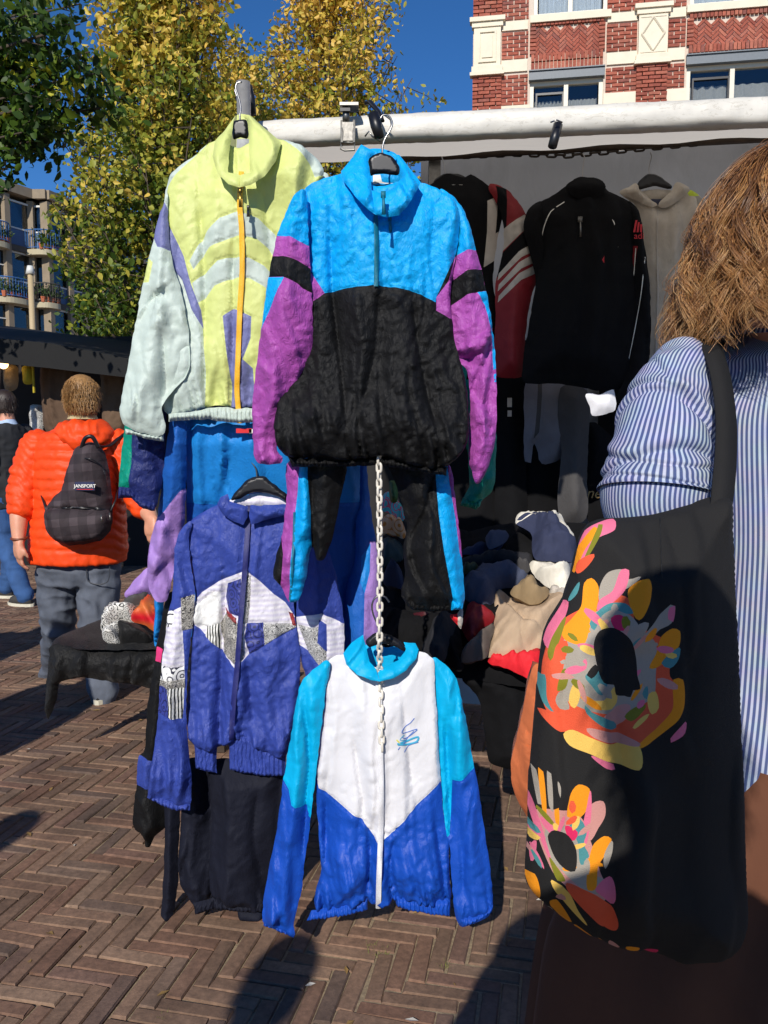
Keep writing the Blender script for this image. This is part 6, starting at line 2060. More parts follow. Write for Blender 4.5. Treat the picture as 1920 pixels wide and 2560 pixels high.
for i, (x0, x1, Yx) in enumerate(((190, 450, 4.1), (440, 560, 4.05), (520, 740, 4.12), (900, 1150, 4.1), (1100, 1400, 4.05), (1350, 1700, 4.0))):  # black coats added to cover the sunlit lower back wall
    r = garment('coat', 'black coat added over the lit back wall of the stall, %s' % ['behind the track pants', 'left of the grey shorts', 'behind the grey shorts', 'behind the white shirt', 'below the grey fleece', 'at the far right behind the woman'][i], cI([((x0 + x1) / 2, 1750)])[0], Yx, GRP, cat='coat')
    cloth(r, 'coat', cI([(x0 + 20, 900), (x1 - 20, 900), (x1, 1100), (x1 + 10, 1500), (x1, 1900), (x0, 1900), (x0 - 10, 1500), (x0, 1100)]), Yx, M_BLKC, step=18, thick=.05, wid=60, seed=140 + i, fold=DR)
# small white badges on the dark garment at the left
mb = MB(); mb.box(P(*cI([(494, 1165)])[0], 3.98), .022, .004, .045); mb.box(P(*cI([(494, 1215)])[0], 3.98), .02, .004, .03)
o = mb.build('badge', M_GREYST); tag(o, 'small pale badges on the black coat left of the grey shorts', 'badge')

# ---------------------------------------------------------------- trestle table with the heap of clothes
tab = thing('trestle_table', 'long trestle table under the heap of clothes in the stall', 'table', Vector((1.0, 3.0, 0)))
q0, q1 = P(960, 1620, 2.82), P(1990, 1640, 2.62)
R9 = Matrix(((E1.x, E2.x, 0), (E1.y, E2.y, 0), (0, 0, 1)))
tc_ = (q0 + q1) / 2; tc_.z = .735
Lt = (q1 - q0).length + .2
MB().box(tc_ + E2 * .42, Lt, .84, .03, R=R9).build('table_top', M_WOODD, tab)
for s in (-.46, .46):
    for dd in (.08, .72):
        p = tc_ + E1 * Lt * s + E2 * dd
        MB().box((p.x, p.y, .36), .045, .045, .72, R=R9).build('leg', M_WOODD, tab)
PL0 = Vector((0, 2.72, .80)); PLN = Vector((-.07, -.60, .80))
GP = 'clothes heaped on the trestle table'


def heap(name, label, pts, mat, lift=0.0, thick=.05, wid=40, seed=1, regions=(), cat='clothing', n=None, fold=None, step=6, c=cL):
    pp = c(pts)
    n_ = Vector(n or PLN).normalized()
    p0 = PL0 + n_ * lift
    arr = np.array(pp)
    cen = arr.mean(0)
    b = (1280 - cen[1]) / FPX
    D = Vector(((cen[0] - 960) / FPX, CP + SP * b, -SP + CP * b)); o_ = Vector((0, 0, CAM_H))
    base = o_ + D * ((p0 - o_).dot(n_) / D.dot(n_))
    r_ = thing(name, label, cat, base, GP)
    cloth(r_, 'cloth', pp, 0, mat, regions=regions, step=step, thick=thick, wid=wid, back=.6, seed=seed, plane=(tuple(p0), tuple(n_)), puff=.3,
          fold=fold or dict(drape=.016, wx=38, wy=90, ang=seed * 37 % 90, crush=.009, cw=30))
    return r_


M_NAVYC = fabric('navy cotton', (44, 50, 76), rough=.85, crinkle=.4, scale=30)
M_SLATE = fabric('slate blue cotton', (66, 72, 92), rough=.85, crinkle=.4, scale=30)
M_WHC = fabric('white cotton', (220, 214, 200), rough=.85, crinkle=.4, scale=30)
M_BEIGE = fabric('beige chino cotton', (176, 152, 126), rough=.85, crinkle=.3, scale=26, weave=700)
M_KHAKI = fabric('khaki cotton', (144, 122, 90), rough=.85, crinkle=.4, scale=26)
M_REDB = fabric('bright red cotton', (216, 30, 42), rough=.75, crinkle=.4, scale=26)
M_PATCHW = patterned('bright patchwork print', (60, 170, 176), (206, 70, 100), 'swirl', 20)
M_PEACH = patterned('peach print', (216, 170, 132), (200, 120, 40), 'swirl', 18)
heap('clothes_mound', 'mound of black clothes forming the bottom of the heap', [(-120, 700), (60, 480), (300, 430), (560, 470), (800, 420), (1000, 400), (1200, 400), (1400, 420), (1900, 500), (1900, 1500), (1000, 1480), (560, 1420), (300, 1380), (0, 1300)], M_BLKC, -.06, .10, 120, 3, step=14)
heap('folded_jeans', 'navy folded garment at the back left of the heap', [(545, 612), (600, 570), (720, 545), (800, 510), (860, 488), (850, 530), (800, 585), (720, 612), (640, 615)], M_NAVYC, .05, .04, 24, 5)
heap('jeans', 'slate blue trousers lying across the middle of the heap', [(572, 780), (640, 715), (720, 688), (880, 680), (985, 735), (985, 790), (905, 830), (800, 850), (770, 930), (690, 960), (575, 900)], M_SLATE, .05, .06, 36, 6)
heap('polo_shirt', 'navy and white shirt folded on top of the heap', [(905, 410), (930, 345), (1060, 338), (1190, 345), (1240, 430), (1300, 530), (1300, 650), (1160, 660), (1035, 645), (1015, 560), (1005, 470)], M_NAVYC, .09, .06, 40, 7,
     regions=[(cL([(900, 330), (1200, 330), (1215, 380), (1330, 540), (1270, 535), (1180, 450), (1090, 385), (990, 405), (900, 420)]), M_WHC), (cL([(915, 400), (1010, 362), (1190, 345), (1190, 372), (1080, 380), (930, 412)]), M_NAVYC)])
r = thing('price_card', 'pale card with printed logos lying on the navy shirt', 'card', P(1375, 1372, 3.1), GP)
pc = [(1390, 0)]
c0 = P(*cL([(1016, 572)])[0], 3.02); c1 = P(*cL([(1272, 535)])[0], 2.98); c2 = P(*cL([(1272, 604)])[0], 2.96); c3 = P(*cL([(1016, 612)])[0], 3.0)
mesh_obj('card', [c0, c1, c2, c3, c0 + Vector((0, .004, -.002)), c1 + Vector((0, .004, -.002)), c2 + Vector((0, .004, -.002)), c3 + Vector((0, .004, -.002))], [(0, 1, 2, 3), (7, 6, 5, 4), (0, 4, 5, 1), (1, 5, 6, 2), (2, 6, 7, 3), (3, 7, 4, 0)], plain('pale card', (196, 190, 186), rough=.6), r)
q = P(*cL([(1060, 592)])[0], 2.985); MB().box(q, .07, .002, .02).build('printed_logo', M_HANG, r)
text_part('card_lettering', 'ADN', r, q + Vector((0, -.004, 0)), .022, M_WTAG)
q = P(*cL([(1240, 580)])[0], 2.955); MB().tube([q, q + Vector((0, -.002, 0))], .017, 16).build('round_emblem', plain('orange red ink', (214, 78, 52)), r)
heap('white_shirt', 'white crumpled shirt on the right of the heap', [(1000, 668), (1090, 664), (1200, 682), (1262, 722), (1268, 850), (1150, 845), (1085, 805), (1030, 750)], M_WHC, .06, .05, 34, 8, fold=dict(drape=.016, wx=20, wy=70, ang=60, crush=.004))
heap('grey_hat', 'small dark grey hat behind the white shirt', [(905, 690), (935, 662), (985, 668), (1005, 700), (990, 735), (940, 725)], M_GREYP2, .08, .05, 20, 9, cat='hat')
heap('chino_trousers', 'beige chino trousers spread over the front of the heap', [(720, 1290), (740, 1180), (778, 1010), (766, 870), (800, 842), (900, 905), (1050, 940), (1130, 862), (1220, 848), (1330, 870), (1300, 1000), (1180, 1100), (1080, 1220), (900, 1262), (720, 1285)], M_BEIGE, .05, .06, 50, 10, cat='trousers',
     fold=dict(drape=.014, wx=60, wy=100, ang=35, crush=.003, lines=[(cL([(790, 860), (900, 1010), (960, 1080), (1100, 1130)]), 8, -.02), (cL([(960, 1080), (940, 1180), (960, 1230)]), 8, -.014)]))
heap('khaki_hat', 'khaki crumpled hat on the beige trousers', [(870, 862), (925, 815), (985, 768), (1030, 800), (1065, 832), (1118, 828), (1128, 870), (1075, 925), (1000, 938), (930, 905)], M_KHAKI, .10, .06, 28, 11, cat='hat')
heap('red_shirt', 'dark red shirt in the shadow left of the beige trousers', [(575, 1000), (600, 945), (660, 932), (735, 985), (778, 1045), (700, 1090), (640, 1180), (600, 1180), (560, 1100)], M_REDC, .04, .05, 34, 12)
heap('red_shirt', 'bright red shirt edge at the front of the heap', [(722, 1300), (850, 1262), (960, 1250), (1065, 1238), (1110, 1290), (1060, 1440), (1010, 1435), (950, 1402), (840, 1352), (750, 1332)], M_REDB, .03, .05, 30, 13)
heap('black_shirt', 'black crumpled shirt beneath the track pants cuff', [(30, 1010), (120, 960), (240, 1000), (400, 1000), (520, 1060), (560, 1200), (560, 1370), (440, 1320), (300, 1270), (100, 1260)], M_BLKC, .05, .07, 50, 14)
heap('patchwork_scarf', 'turquoise and pink printed cloth glimpsed between the track pants legs', [(40, 240), (110, 236), (160, 285), (188, 385), (150, 400), (90, 350), (36, 325)], M_PATCHW, .10, .04, 20, 15)
heap('peach_scarf', 'peach printed cloth glimpsed between the track pants legs', [(36, 400), (110, 398), (170, 430), (200, 480), (182, 512), (120, 490), (36, 470)], M_PEACH, .12, .04, 20, 16)
heap('green_shirt', 'dark green shirt hanging between the track pants legs', [(90, 140), (130, 140), (140, 270), (95, 272)], fabric('dark green cotton', (36, 84, 36)), .14, .03, 14, 17, n=(0, -1, .1))
heap('blue_hat', 'dull blue hat lying between the track pants legs', [(45, 770), (80, 725), (130, 715), (176, 760), (172, 838), (110, 820), (50, 806)], M_NAVYC, .10, .07, 24, 18, cat='hat')
heap('teal_jeans', 'dark teal folded jeans between the track pants legs', [(36, 540), (100, 520), (165, 545), (176, 640), (120, 670), (40, 690)], fabric('dark teal cotton', (28, 48, 52)), .08, .05, 24, 19)
heap('grey_shirt', 'grey crumpled shirt tucked under the beige trousers at the right', [(1120, 860), (1200, 840), (1330, 850), (1400, 960), (1330, 1080), (1230, 1060), (1160, 960)], M_GREYST, .045, .05, 34, 21)
heap('slate_shirt', 'slate grey shirt folded beside the dark hat', [(1180, 640), (1260, 650), (1340, 640), (1400, 720), (1340, 800), (1262, 770), (1200, 700)], M_SLATE, .05, .05, 30, 22)
heap('black_sweater', 'black sweater folded between the navy garment and the slate trousers', [(560, 640), (650, 620), (780, 615), (900, 600), (1000, 610), (1010, 670), (900, 690), (740, 690), (620, 720), (560, 740)], fabric('washed black cotton', (34, 34, 38), rough=.9, crinkle=.3, scale=30), .06, .05, 30, 23)
heap('denim_patch', 'faded blue garment corner poking up at the back of the heap', [(720, 492), (790, 476), (862, 486), (850, 525), (800, 560), (735, 580)], M_SLATE, .10, .04, 20, 24)
heap('olive_hat', 'dark olive hat beside the slate trousers', [(570, 700), (610, 680), (665, 690), (660, 720), (600, 745), (572, 740)], fabric('olive cotton', (52, 60, 38)), .08, .04, 18, 25, cat='hat')
heap('maroon_shirt', 'maroon shirt in shadow under the black shirt', [(240, 1000), (330, 1010), (400, 1060), (380, 1100), (300, 1080), (250, 1050)], fabric('maroon cotton', (72, 20, 26)), .09, .04, 20, 26)
heap('black_jeans', 'black jeans leg lying diagonally towards the beige trousers', [(360, 1080), (440, 1010), (500, 1010), (520, 1060), (480, 1200), (430, 1330), (330, 1330), (300, 1230)], fabric('washed black cotton', (34, 34, 38), rough=.9, crinkle=.3, scale=30), .10, .05, 26, 27)
heap('shaded_chinos', 'part of the beige trousers with shade put into its grey colour, below the dark red shirt', [(545, 1312), (590, 1240), (660, 1160), (720, 1090), (770, 1080), (745, 1180), (720, 1285), (640, 1310)], fabric('shaded beige cotton', (96, 86, 78), rough=.9, crinkle=.3), .075, .05, 26, 28)  # shade of the hanging jackets on the beige trousers, painted as grey cloth
for nm, lb, pts, m_, sd in (('blue_shirt', 'mid blue shirt folded on the right half of the table behind the tote', [(1330, 820), (1450, 790), (1600, 820), (1640, 950), (1560, 1050), (1400, 1030), (1340, 930)], M_SLATE, 31),
                            ('cream_sweater', 'cream sweater spread at the right of the table behind the tote', [(1500, 1020), (1640, 990), (1800, 1040), (1830, 1200), (1700, 1280), (1540, 1240), (1480, 1130)], M_WHC, 32),
                            ('brown_shirt', 'khaki shirt at the front right of the table behind the tote', [(1200, 1180), (1340, 1100), (1480, 1140), (1520, 1280), (1400, 1380), (1240, 1360), (1160, 1280)], M_KHAKI, 33),
                            ('navy_trousers', 'navy trousers at the back right of the table behind the woman', [(1640, 760), (1800, 740), (1950, 800), (1960, 980), (1800, 1020), (1680, 940)], M_NAVYC, 34)):
    heap(nm, lb, pts, m_, .05, .06, 40, sd)
r = garment('trousers', 'black trousers hanging over the front edge of the trestle table', (1270, 1920), 2.62, GP, cat='trousers')
cloth(r, 'trousers', cL([(560, 1420), (650, 1350), (750, 1312), (830, 1350), (930, 1400), (1010, 1480), (1060, 1560), (1040, 1750), (960, 1990), (870, 2012), (780, 1990), (735, 1960), (700, 1720), (670, 1560), (610, 1480)]), 2.63, M_BLKC, step=8, thick=.05, wid=50, seed=150,
      fold=dict(drape=.01, wx=60, wy=200, crush=.003, lines=[(cL([(740, 1330), (860, 1430), (960, 1470)]), 7, -.012)]))
r = garment('lilac_shirt', 'sliver of grey lilac cloth under the bright red shirt', (1330, 1720), 2.66, GP, cat='shirt')
cloth(r, 'cloth', cL([(920, 1420), (1000, 1440), (1050, 1480), (1040, 1560), (985, 1510)]), 2.67, M_LILACGREY, step=8, thick=.02, wid=14, seed=151)
r = garment('cloth_tag', 'small red and grey cloth tip showing below the blue track pants cuff', (1145, 1570), 2.06, GP, cat='cloth')
cloth(r, 'cloth', cL([(480, 1008), (530, 1000), (560, 960), (566, 1020), (550, 1100), (530, 1075), (495, 1040)]), 2.10, M_REDB, regions=[(cL([(530, 980), (600, 940), (600, 1120), (540, 1110), (530, 1060)]), M_GREYST)], step=6, thick=.012, wid=10, seed=152)

# ---------------------------------------------------------------- low table with black velvet on the left
M_VELVET = fabric('black crushed velvet', (15, 15, 16), rough=.6, crinkle=.9, scale=50, sheen=.05, vary=.4, spec=.25)
vt = thing('velvet_table', 'low display table draped with black crushed velvet at the left', 'table', P(390, 1800, 3.7))
vt.location.z = 0
zt = P(*cD([(290, 1630)])[0], 3.45).z
cloth(vt, 'cloth_top', cD([(286, 1622), (330, 1572), (450, 1520), (560, 1478), (700, 1430), (1000, 1420), (1300, 1440), (1300, 1660), (860, 1646), (560, 1648)]), 0, M_VELVET, step=9, thick=.012, wid=14, back=.3, seed=161, plane=((0, 3.45, zt), (0, 0, 1)),
      fold=dict(drape=.006, wx=40, wy=60, crush=.003))
cloth(vt, 'cloth_drape', cD([(284, 1625), (420, 1632), (560, 1640), (860, 1640), (1200, 1650), (1200, 1880), (860, 1866), (760, 1842), (640, 1828), (540, 1812), (460, 1802), (380, 1812), (330, 1832), (312, 1920), (270, 2030), (258, 2020), (248, 1960), (254, 1850), (272, 1700)]), 3.44, M_VELVET,
      step=7, thick=.03, wid=30, back=.4, seed=162, fold=dict(drape=.018, wx=46, wy=160, crush=.006, cw=18))
pl = P(*cD([(286, 1622)])[0], 3.5)
for dx, dy in ((.72, .12), (1.2, .12), (.78, .6), (1.2, .6)):
    MB().box((pl.x + dx, pl.y + dy, zt / 2 - .02), .04, .04, zt - .05).build('leg', M_WOODD, vt)
GV = 'scarves on the velvet table'
M_KEFF = patterned('black and white scarf weave', (222, 220, 214), (18, 18, 20), 'swirl', 34)
M_REDS = patterned('red and yellow scarf', (204, 24, 40), (200, 160, 60), 'lines', 3)
for nm, lb, pts, m_, sd, lift, th in (
        ('keffiyeh', 'black and white patterned scarf heaped on the velvet table', [(556, 1530), (590, 1440), (650, 1398), (735, 1398), (772, 1440), (745, 1498), (690, 1490), (640, 1520), (610, 1560)], M_KEFF, 1, .03, .09),
        ('keffiyeh', 'second patterned scarf with black border in front on the velvet table', [(566, 1540), (640, 1500), (700, 1498), (670, 1560), (660, 1620), (612, 1622), (572, 1590)], M_KEFF, 2, .05, .07),
        ('black_scarf', 'black scarf bunched at the front of the velvet table', [(660, 1500), (740, 1500), (820, 1545), (835, 1600), (700, 1622), (660, 1600)], M_VELVET, 3, .05, .07),
        ('red_scarf', 'red scarf with a yellow stripe on the velvet table', [(722, 1480), (760, 1420), (790, 1380), (822, 1346), (870, 1388), (880, 1550), (800, 1512)], M_REDS, 4, .06, .07),
        ('grey_scarf', 'dark ribbed scarf behind the red one on the velvet table', [(680, 1372), (760, 1340), (815, 1330), (820, 1372), (730, 1405)], M_GREYP2, 5, .06, .06)):
    pp = cD(pts); cen = np.array(pp).mean(0)
    n_ = Vector((0, -.75, .66)).normalized()
    r = thing(nm, lb, 'scarf', P(cen[0], cen[1], 3.6), GV)
    cloth(r, 'cloth', pp, 0, m_, step=6, thick=th, wid=26, back=.6, puff=.5, seed=170 + sd, plane=((0, 3.5, zt + lift), tuple(n_)), fold=dict(drape=.016, wx=24, wy=50, ang=sd * 41, crush=.006, cw=18))
r = thing('lilac_cloth', 'pale purple cloth hanging at the back corner of the velvet table', 'cloth', P(345, 1490, 3.75), GV)
cloth(r, 'cloth', cD([(690, 1352), (730, 1280), (780, 1220), (825, 1195), (850, 1300), (830, 1340), (760, 1352)]), 3.75, M_LILAC, step=7, thick=.03, wid=24, seed=178)

# ================================================================== dark stall across the street
M_BLKT = fabric('black awning cloth', (14, 14, 15), rough=.8, crinkle=.4, scale=8)
M_BROWNW = plain('brown stall back wall', (44, 34, 28), rough=.9, scale=2, vary=.3)
st2 = thing('market_stall', 'black covered market stall across the street behind the orange jacket', 'stall', Vector((-5.0, 9.5, 0)))
YQ = 8.8
fr0 = [P(-260, 812, YQ), P(0, 846, YQ), P(120, 858, YQ), P(200, 872, YQ), P(330, 898, YQ), P(620, 930, YQ)]
lo0 = [P(-260, 905, YQ), P(0, 908, YQ), P(120, 920, YQ), P(200, 930, YQ), P(330, 945, YQ), P(620, 975, YQ)]
vs = [tuple(p) for p in fr0] + [tuple(p) for p in lo0] + [(p.x, p.y + 2.6, p.z + .35) for p in fr0]
n = len(fr0)
fs = [(i, n + i, n + i + 1, i + 1) for i in range(n - 1)] + [(i, i + 1, 2 * n + i + 1, 2 * n + i) for i in range(n - 1)]
mesh_obj('awning', vs, fs, M_BLKT, st2)
mesh_obj('back_wall', [P(-300, 900, 11.4) * 1, P(700, 900, 11.4) * 1] and [(-9.5, 11.4, 0), (-1.4, 11.4, 0), (-1.4, 11.4, 2.9), (-9.5, 11.4, 2.9)], [(0, 1, 2, 3)], M_BROWNW, st2)
mesh_obj('side_wall', [(-1.45, 9.0, 0), (-1.45, 11.4, 0), (-1.45, 11.4, 2.7), (-1.45, 9.0, 2.3)], [(0, 1, 2, 3)], M_BLKT, st2)
for x in (-6.6, -4.3, -2.3):
    MB().tube([(x, 8.9, 0), (x, 8.9, 2.25)], .03, 8).build('post', M_WOODD, st2)
mb = MB(); mb.box((-4.6, 9.6, .42), 5.4, .9, .84); mb.build('counter', M_BLKT, st2)
# things hung in it
GS = 'goods hanging in the dark stall across the street'
M_YEL = fabric('yellow paper', (176, 158, 40), rough=.8)
M_BEI2 = fabric('beige shirt cotton', (150, 130, 102), rough=.9)
for i, (u, v, w, h, m_, nm, lb) in enumerate((
        (70, 938, 26, 44, M_YEL, 'yellow_bag', 'round yellow bag hanging in the dark stall across the street'),
        (26, 945, 34, 60, M_BEI2, 'shirt', 'beige shirt hanging left of the yellow bag in the dark stall'),
        (150, 1000, 90, 170, plain('brown poster cloth', (84, 64, 48), rough=.9), 'brown_cloth', 'brown cloth hanging behind the head of the man in orange'),
        (285, 1000, 60, 160, plain('tan poster cloth', (96, 76, 58), rough=.9), 'tan_cloth', 'tan printed cloth hanging right of the man in orange'),
        (90, 1060, 30, 90, M_KEFF, 'keffiyeh', 'patterned scarf hanging in the dark stall beside the man in the blazer'))):
    r = thing(nm, lb, 'bag' if 'bag' in nm else 'cloth', P(u, v + h / 2, 9.2), GS)
    cloth(r, 'cloth', [(u - w / 2, v - h / 2), (u, v - h / 2 - 3), (u + w / 2, v - h / 2), (u + w / 2 + 2, v + h / 3), (u + w / 3, v + h / 2), (u - w / 3, v + h / 2), (u - w / 2 - 1, v)], 9.2 + .1 * i, m_, step=6, thick=.05, wid=12, seed=180 + i, fold=dict(drape=.02, wx=12, wy=60, crush=.004))
r = thing('stall_lamp', 'small warm lamp lit under the black awning at the left edge', 'lamp', P(8, 905, 9.1))
m, t, b = principled('warm lamp glow'); b.inputs['Emission Color'].default_value = (1, .62, .25, 1); b.inputs['Emission Strength'].default_value = 6
mb = MB(); sphere(mb, P(8, 910, 9.1), .055, 10, 8); mb.build('bulb', m, r, True)
mb = MB(); q = P(8, 898, 9.1); mb.tube([q, q + Vector((0, 0, .12))], [.05, .012], 8); mb.build('lamp_socket', M_HANG, r)
mb = MB(); q = P(84, 955, 9.15); mb.tube([q + Vector((0, 0, .2)), q - Vector((0, 0, .12))], .014, 6)
o = mb.build('lamp_tube', M_YEL); tag(o, 'thin yellow tube hanging beside the yellow bag', 'tube')
# white parasol edge behind the awning
r = thing('white_parasol', 'white canvas awning edge with red trim beyond the black stall', 'parasol', P(230, 900, 10.2))
r.location.z = 0
pts = [P(150, 866, 10.0), P(172, 862, 10.0), P(216, 863, 10.1), P(262, 878, 10.2), P(306, 896, 10.3)]
bk = [p + Vector((.25, 1.6, .12)) for p in pts]; dn_ = [p - Vector((0, 0, .07)) for p in pts]
n = len(pts)
mesh_obj('canvas', pts + bk + dn_, [(i, i + 1, n + i + 1, n + i) for i in range(n - 1)] + [(2 * n + i, 2 * n + i + 1, i + 1, i) for i in range(n - 1)], M_PVC, r)
mb = MB(); mb.tube([P(268, 884, 10.15), P(284, 898, 10.15), P(304, 901, 10.2)], .022, 6); mb.build('red_trim', M_REDTAG, r)
MB().tube([Vector((pts[2].x + .3, 11, 0)), Vector((pts[2].x + .3, 11, 2.6))], .03, 8).build('pole', M_STEEL, r)

# ================================================================== people
M_SKIN = plain('skin', (206, 146, 118), rough=.5, scale=40, vary=.06, bump=.05)
M_SKIN.node_tree.nodes['Principled BSDF'].inputs['Subsurface Weight'].default_value = .08
M_ORANGE = fabric('orange quilted nylon', (232, 72, 22), rough=.52, crinkle=.35, scale=50, vary=.08, spec=.28)
M_GREYJ = fabric('grey denim', (86, 92, 104), rough=.85, crinkle=.5, scale=18, vary=.2, weave=500)
M_BLUEJ = fabric('blue denim', (48, 82, 130), rough=.85, crinkle=.5, scale=18, vary=.2, weave=500)
M_BLAZER = fabric('charcoal wool', (40, 41, 44), rough=.9, crinkle=.2, scale=30)
M_SHIRTB = fabric('pale blue cotton', (170, 190, 216), rough=.8)
M_SHOE = plain('dark leather', (34, 30, 28), rough=.5)
M_SOLE = plain('pale rubber sole', (206, 200, 180), rough=.7)
M_HAIRG = plain('sandy hair', (150, 112, 66), rough=.5, scale=90, vary=.35, bump=.8)
M_HAIRD = plain('dark brown hair', (44, 32, 26), rough=.5, scale=90, vary=.3, bump=.8)
M_EYEW = plain('eye white', (214, 208, 200), rough=.3)
M_EYED = plain('eye dark', (30, 24, 20), rough=.2)
M_LIP = plain('lips', (168, 92, 84), rough=.5)
M_COATD = fabric('dark coat wool', (38, 36, 38), rough=.9)


def smooth_pts(pts, k=6):
    a = np.array([tuple(p) for p in pts]); out = []
    n = len(a)
    for i in range(n - 1):
        p0 = a[max(i - 1, 0)]; p1 = a[i]; p2 = a[i + 1]; p3 = a[min(i + 2, n - 1)]
        for j in range(k):
            t_ = j / k
            out.append(.5 * ((2 * p1) + (-p0 + p2) * t_ + (2 * p0 - 5 * p1 + 4 * p2 - p3) * t_ ** 2 + (-p0 + 3 * p1 - 3 * p2 + p3) * t_ ** 3))
    out.append(a[-1])
    return [Vector(p) for p in out]


def limb(mb, pts, rad, n=14, k=5, ends=True):
    sp = smooth_pts(pts, k)
    rr = []
    for i in range(len(pts) - 1):
        for j in range(k):
            t_ = j / k; t_ = t_ * t_ * (3 - 2 * t_)
            rr.append(rad[i] * (1 - t_) + rad[i + 1] * t_)
    rr.append(rad[-1])
    mb.tube(sp, rr, n)
    if ends:
        sphere(mb, sp[0], rr[0] * .98); sphere(mb, sp[-1], rr[-1] * .98)
    return mb


def hand(mb, wrist, d, palm, size=.185, curl=.6, thumb=1):
    """palm, four fingers of different length with knuckle bends, thumb leaving the side of the palm"""
    d = Vector(d).normalized(); palm = Vector(palm); palm = (palm - d * palm.dot(d)).normalized(); s = d.cross(palm)
    w = Vector(wrist); k = size
    kn = w + d * k * .50
    for off in (-.16, -.05, .06, .16):
        mb.tube([w + s * off * k * .75, w + d * k * .28 + s * off * k * 1.05, kn + s * off * k * 1.25], [k * .12, k * .125, k * .085], 8)
    for off, L in ((-.20, .36), (-.07, .43), (.07, .46), (.20, .41)):
        p = kn + s * off * k; dd = Vector(d); pts = [p - d * k * .06]; rr = [k * .056]
        for seg, (fr, ben) in enumerate(((.45, .35), (.32, .75), (.23, .5))):
            dd = (dd * math.cos(curl * ben) + palm * math.sin(curl * ben)).normalized()
            p = p + dd * k * L * fr * 1.05; pts.append(p); rr.append(k * (.052 - .006 * seg))
        mb.tube(pts, rr, 8); sphere(mb, pts[-1], rr[-1], 8, 6)
    p = w + d * k * .14 + s * thumb * k * .17
    t1 = p + (d * .75 + s * thumb * .55 + palm * .35).normalized() * k * .24
    t2 = t1 + (d * .9 + s * thumb * .05 + palm * .5).normalized() * k * .17
    mb.tube([p - s * thumb * k * .06, t1, t2], [k * .085, k * .066, k * .05], 8); sphere(mb, t2, k * .05, 8, 6)


def head_skin(mb, c, f, up, h=.235):
    """skull, jaw, nose, ears, brow; f = facing direction"""
    f = Vector(f).normalized(); up = Vector(up); up = (up - f * up.dot(f)).normalized(); s = f.cross(up)
    c = Vector(c)

    def ell(o, a, b, cc, n=14, m=10):
        rs_ = []
        for i in range(m + 1):
            th = math.pi * (i + .05) / (m + .1)
            rs_.append((o - up * cc * math.cos(th), s * a * math.sin(th), f * b * math.sin(th)))
        mb.rings(rs_, n)
    ell(c + up * .14 * h - f * .06 * h, .335 * h, .42 * h, .37 * h)
    ell(c - up * .10 * h + f * .08 * h, .29 * h, .33 * h, .40 * h)
    ell(c - up * .36 * h + f * .20 * h, .17 * h, .17 * h, .14 * h)
    mb.tube([c + f * .40 * h + up * .06 * h, c + f * .50 * h - up * .10 * h, c + f * .42 * h - up * .13 * h], [.045 * h, .075 * h, .05 * h], 8)
    for k in (-1, 1):
        e = c + s * k * .335 * h - f * .03 * h - up * .02 * h
        rs_ = []
        for i in range(7):
            th = math.pi * (i + .1) / 6.2
            rs_.append((e - up * .13 * h * math.cos(th), (s * k * .035 * h) * math.sin(th), f * .08 * h * math.sin(th)))
        mb.rings(rs_, 8)
    mb.tube([c + s * .2 * h + f * .36 * h + up * .08 * h, c + f * .42 * h + up * .09 * h, c - s * .2 * h + f * .36 * h + up * .08 * h], .045 * h, 6)


def face_parts(parent, c, f, up, h=.235):
    f = Vector(f).normalized(); up = Vector(up); up = (up - f * up.dot(f)).normalized(); s = f.cross(up); c = Vector(c)
    for k in (-1, 1):
        mb = MB(); sphere(mb, c + s * k * .145 * h + f * .355 * h + up * .015 * h, .05 * h, 8, 6); e = mb.build('eye', M_EYEW, parent, True)
        mb = MB(); sphere(mb, c + s * k * .145 * h + f * .39 * h + up * .015 * h, .024 * h, 8, 6); mb.build('iris', M_EYED, e, True)
    MB().tube([c + s * .11 * h + f * .385 * h - up * .245 * h, c + f * .42 * h - up * .24 * h, c - s * .11 * h + f * .385 * h - up * .245 * h], [.012 * h, .028 * h, .012 * h], 8).build('mouth', M_LIP, parent, True)


def hair_cap(parent, c, f, up, h, mat, name='hair', drop=.0, thick=1.0, strands=900, seed=1, length=.035):
    f = Vector(f).normalized(); up = Vector(up); up = (up - f * up.dot(f)).normalized(); s = f.cross(up); c = Vector(c)
    rs_ = random.Random(seed)
    mb = MB()
    o = c + up * .16 * h - f * .08 * h
    rows = []
    for i in range(9):
        th = math.pi * (.12 + .88 * i / 8)
        rows.append((o - up * .40 * h * thick * math.cos(th), s * .372 * h * thick * math.sin(th), f * .44 * h * thick * math.sin(th)))
    mb.rings(rows, 16)
    o2 = c - f * .14 * h - up * .06 * h
    mb.rings([(o2 - up * (.24 + drop) * h, s * .24 * h, f * .24 * h), (o2 - up * .1 * h, s * .335 * h, f * .33 * h), (o2 + up * .2 * h, s * .36 * h, f * .36 * h)], 16)
    cap = mb.build(name, mat, parent, True)
    remesh_bake(cap, .012, 3)
    # short strands give the outline its fuzz
    me = cap.data
    vs = [v.co.copy() for v in me.vertices]; ns = [v.normal.copy() for v in me.vertices]
    st = MB(); off = root_of(parent)
    for _ in range(strands):
        i = rs_.randrange(len(vs))
        p = vs[i] + off; n_ = ns[i]
        d = (n_ * .16 - up * .8 + Vector((rs_.gauss(0, .22), rs_.gauss(0, .22), rs_.gauss(0, .12)))).normalized()
        st.tube([p - n_ * .003, p + d * length * .5 + n_ * .004, p + d * length * rs_.uniform(.8, 1.3)], [.0013, .0012, .0005], 3, cap=False)
    st.build('hair_strands', mat, cap)['kind'] = 'stuff'
    return cap


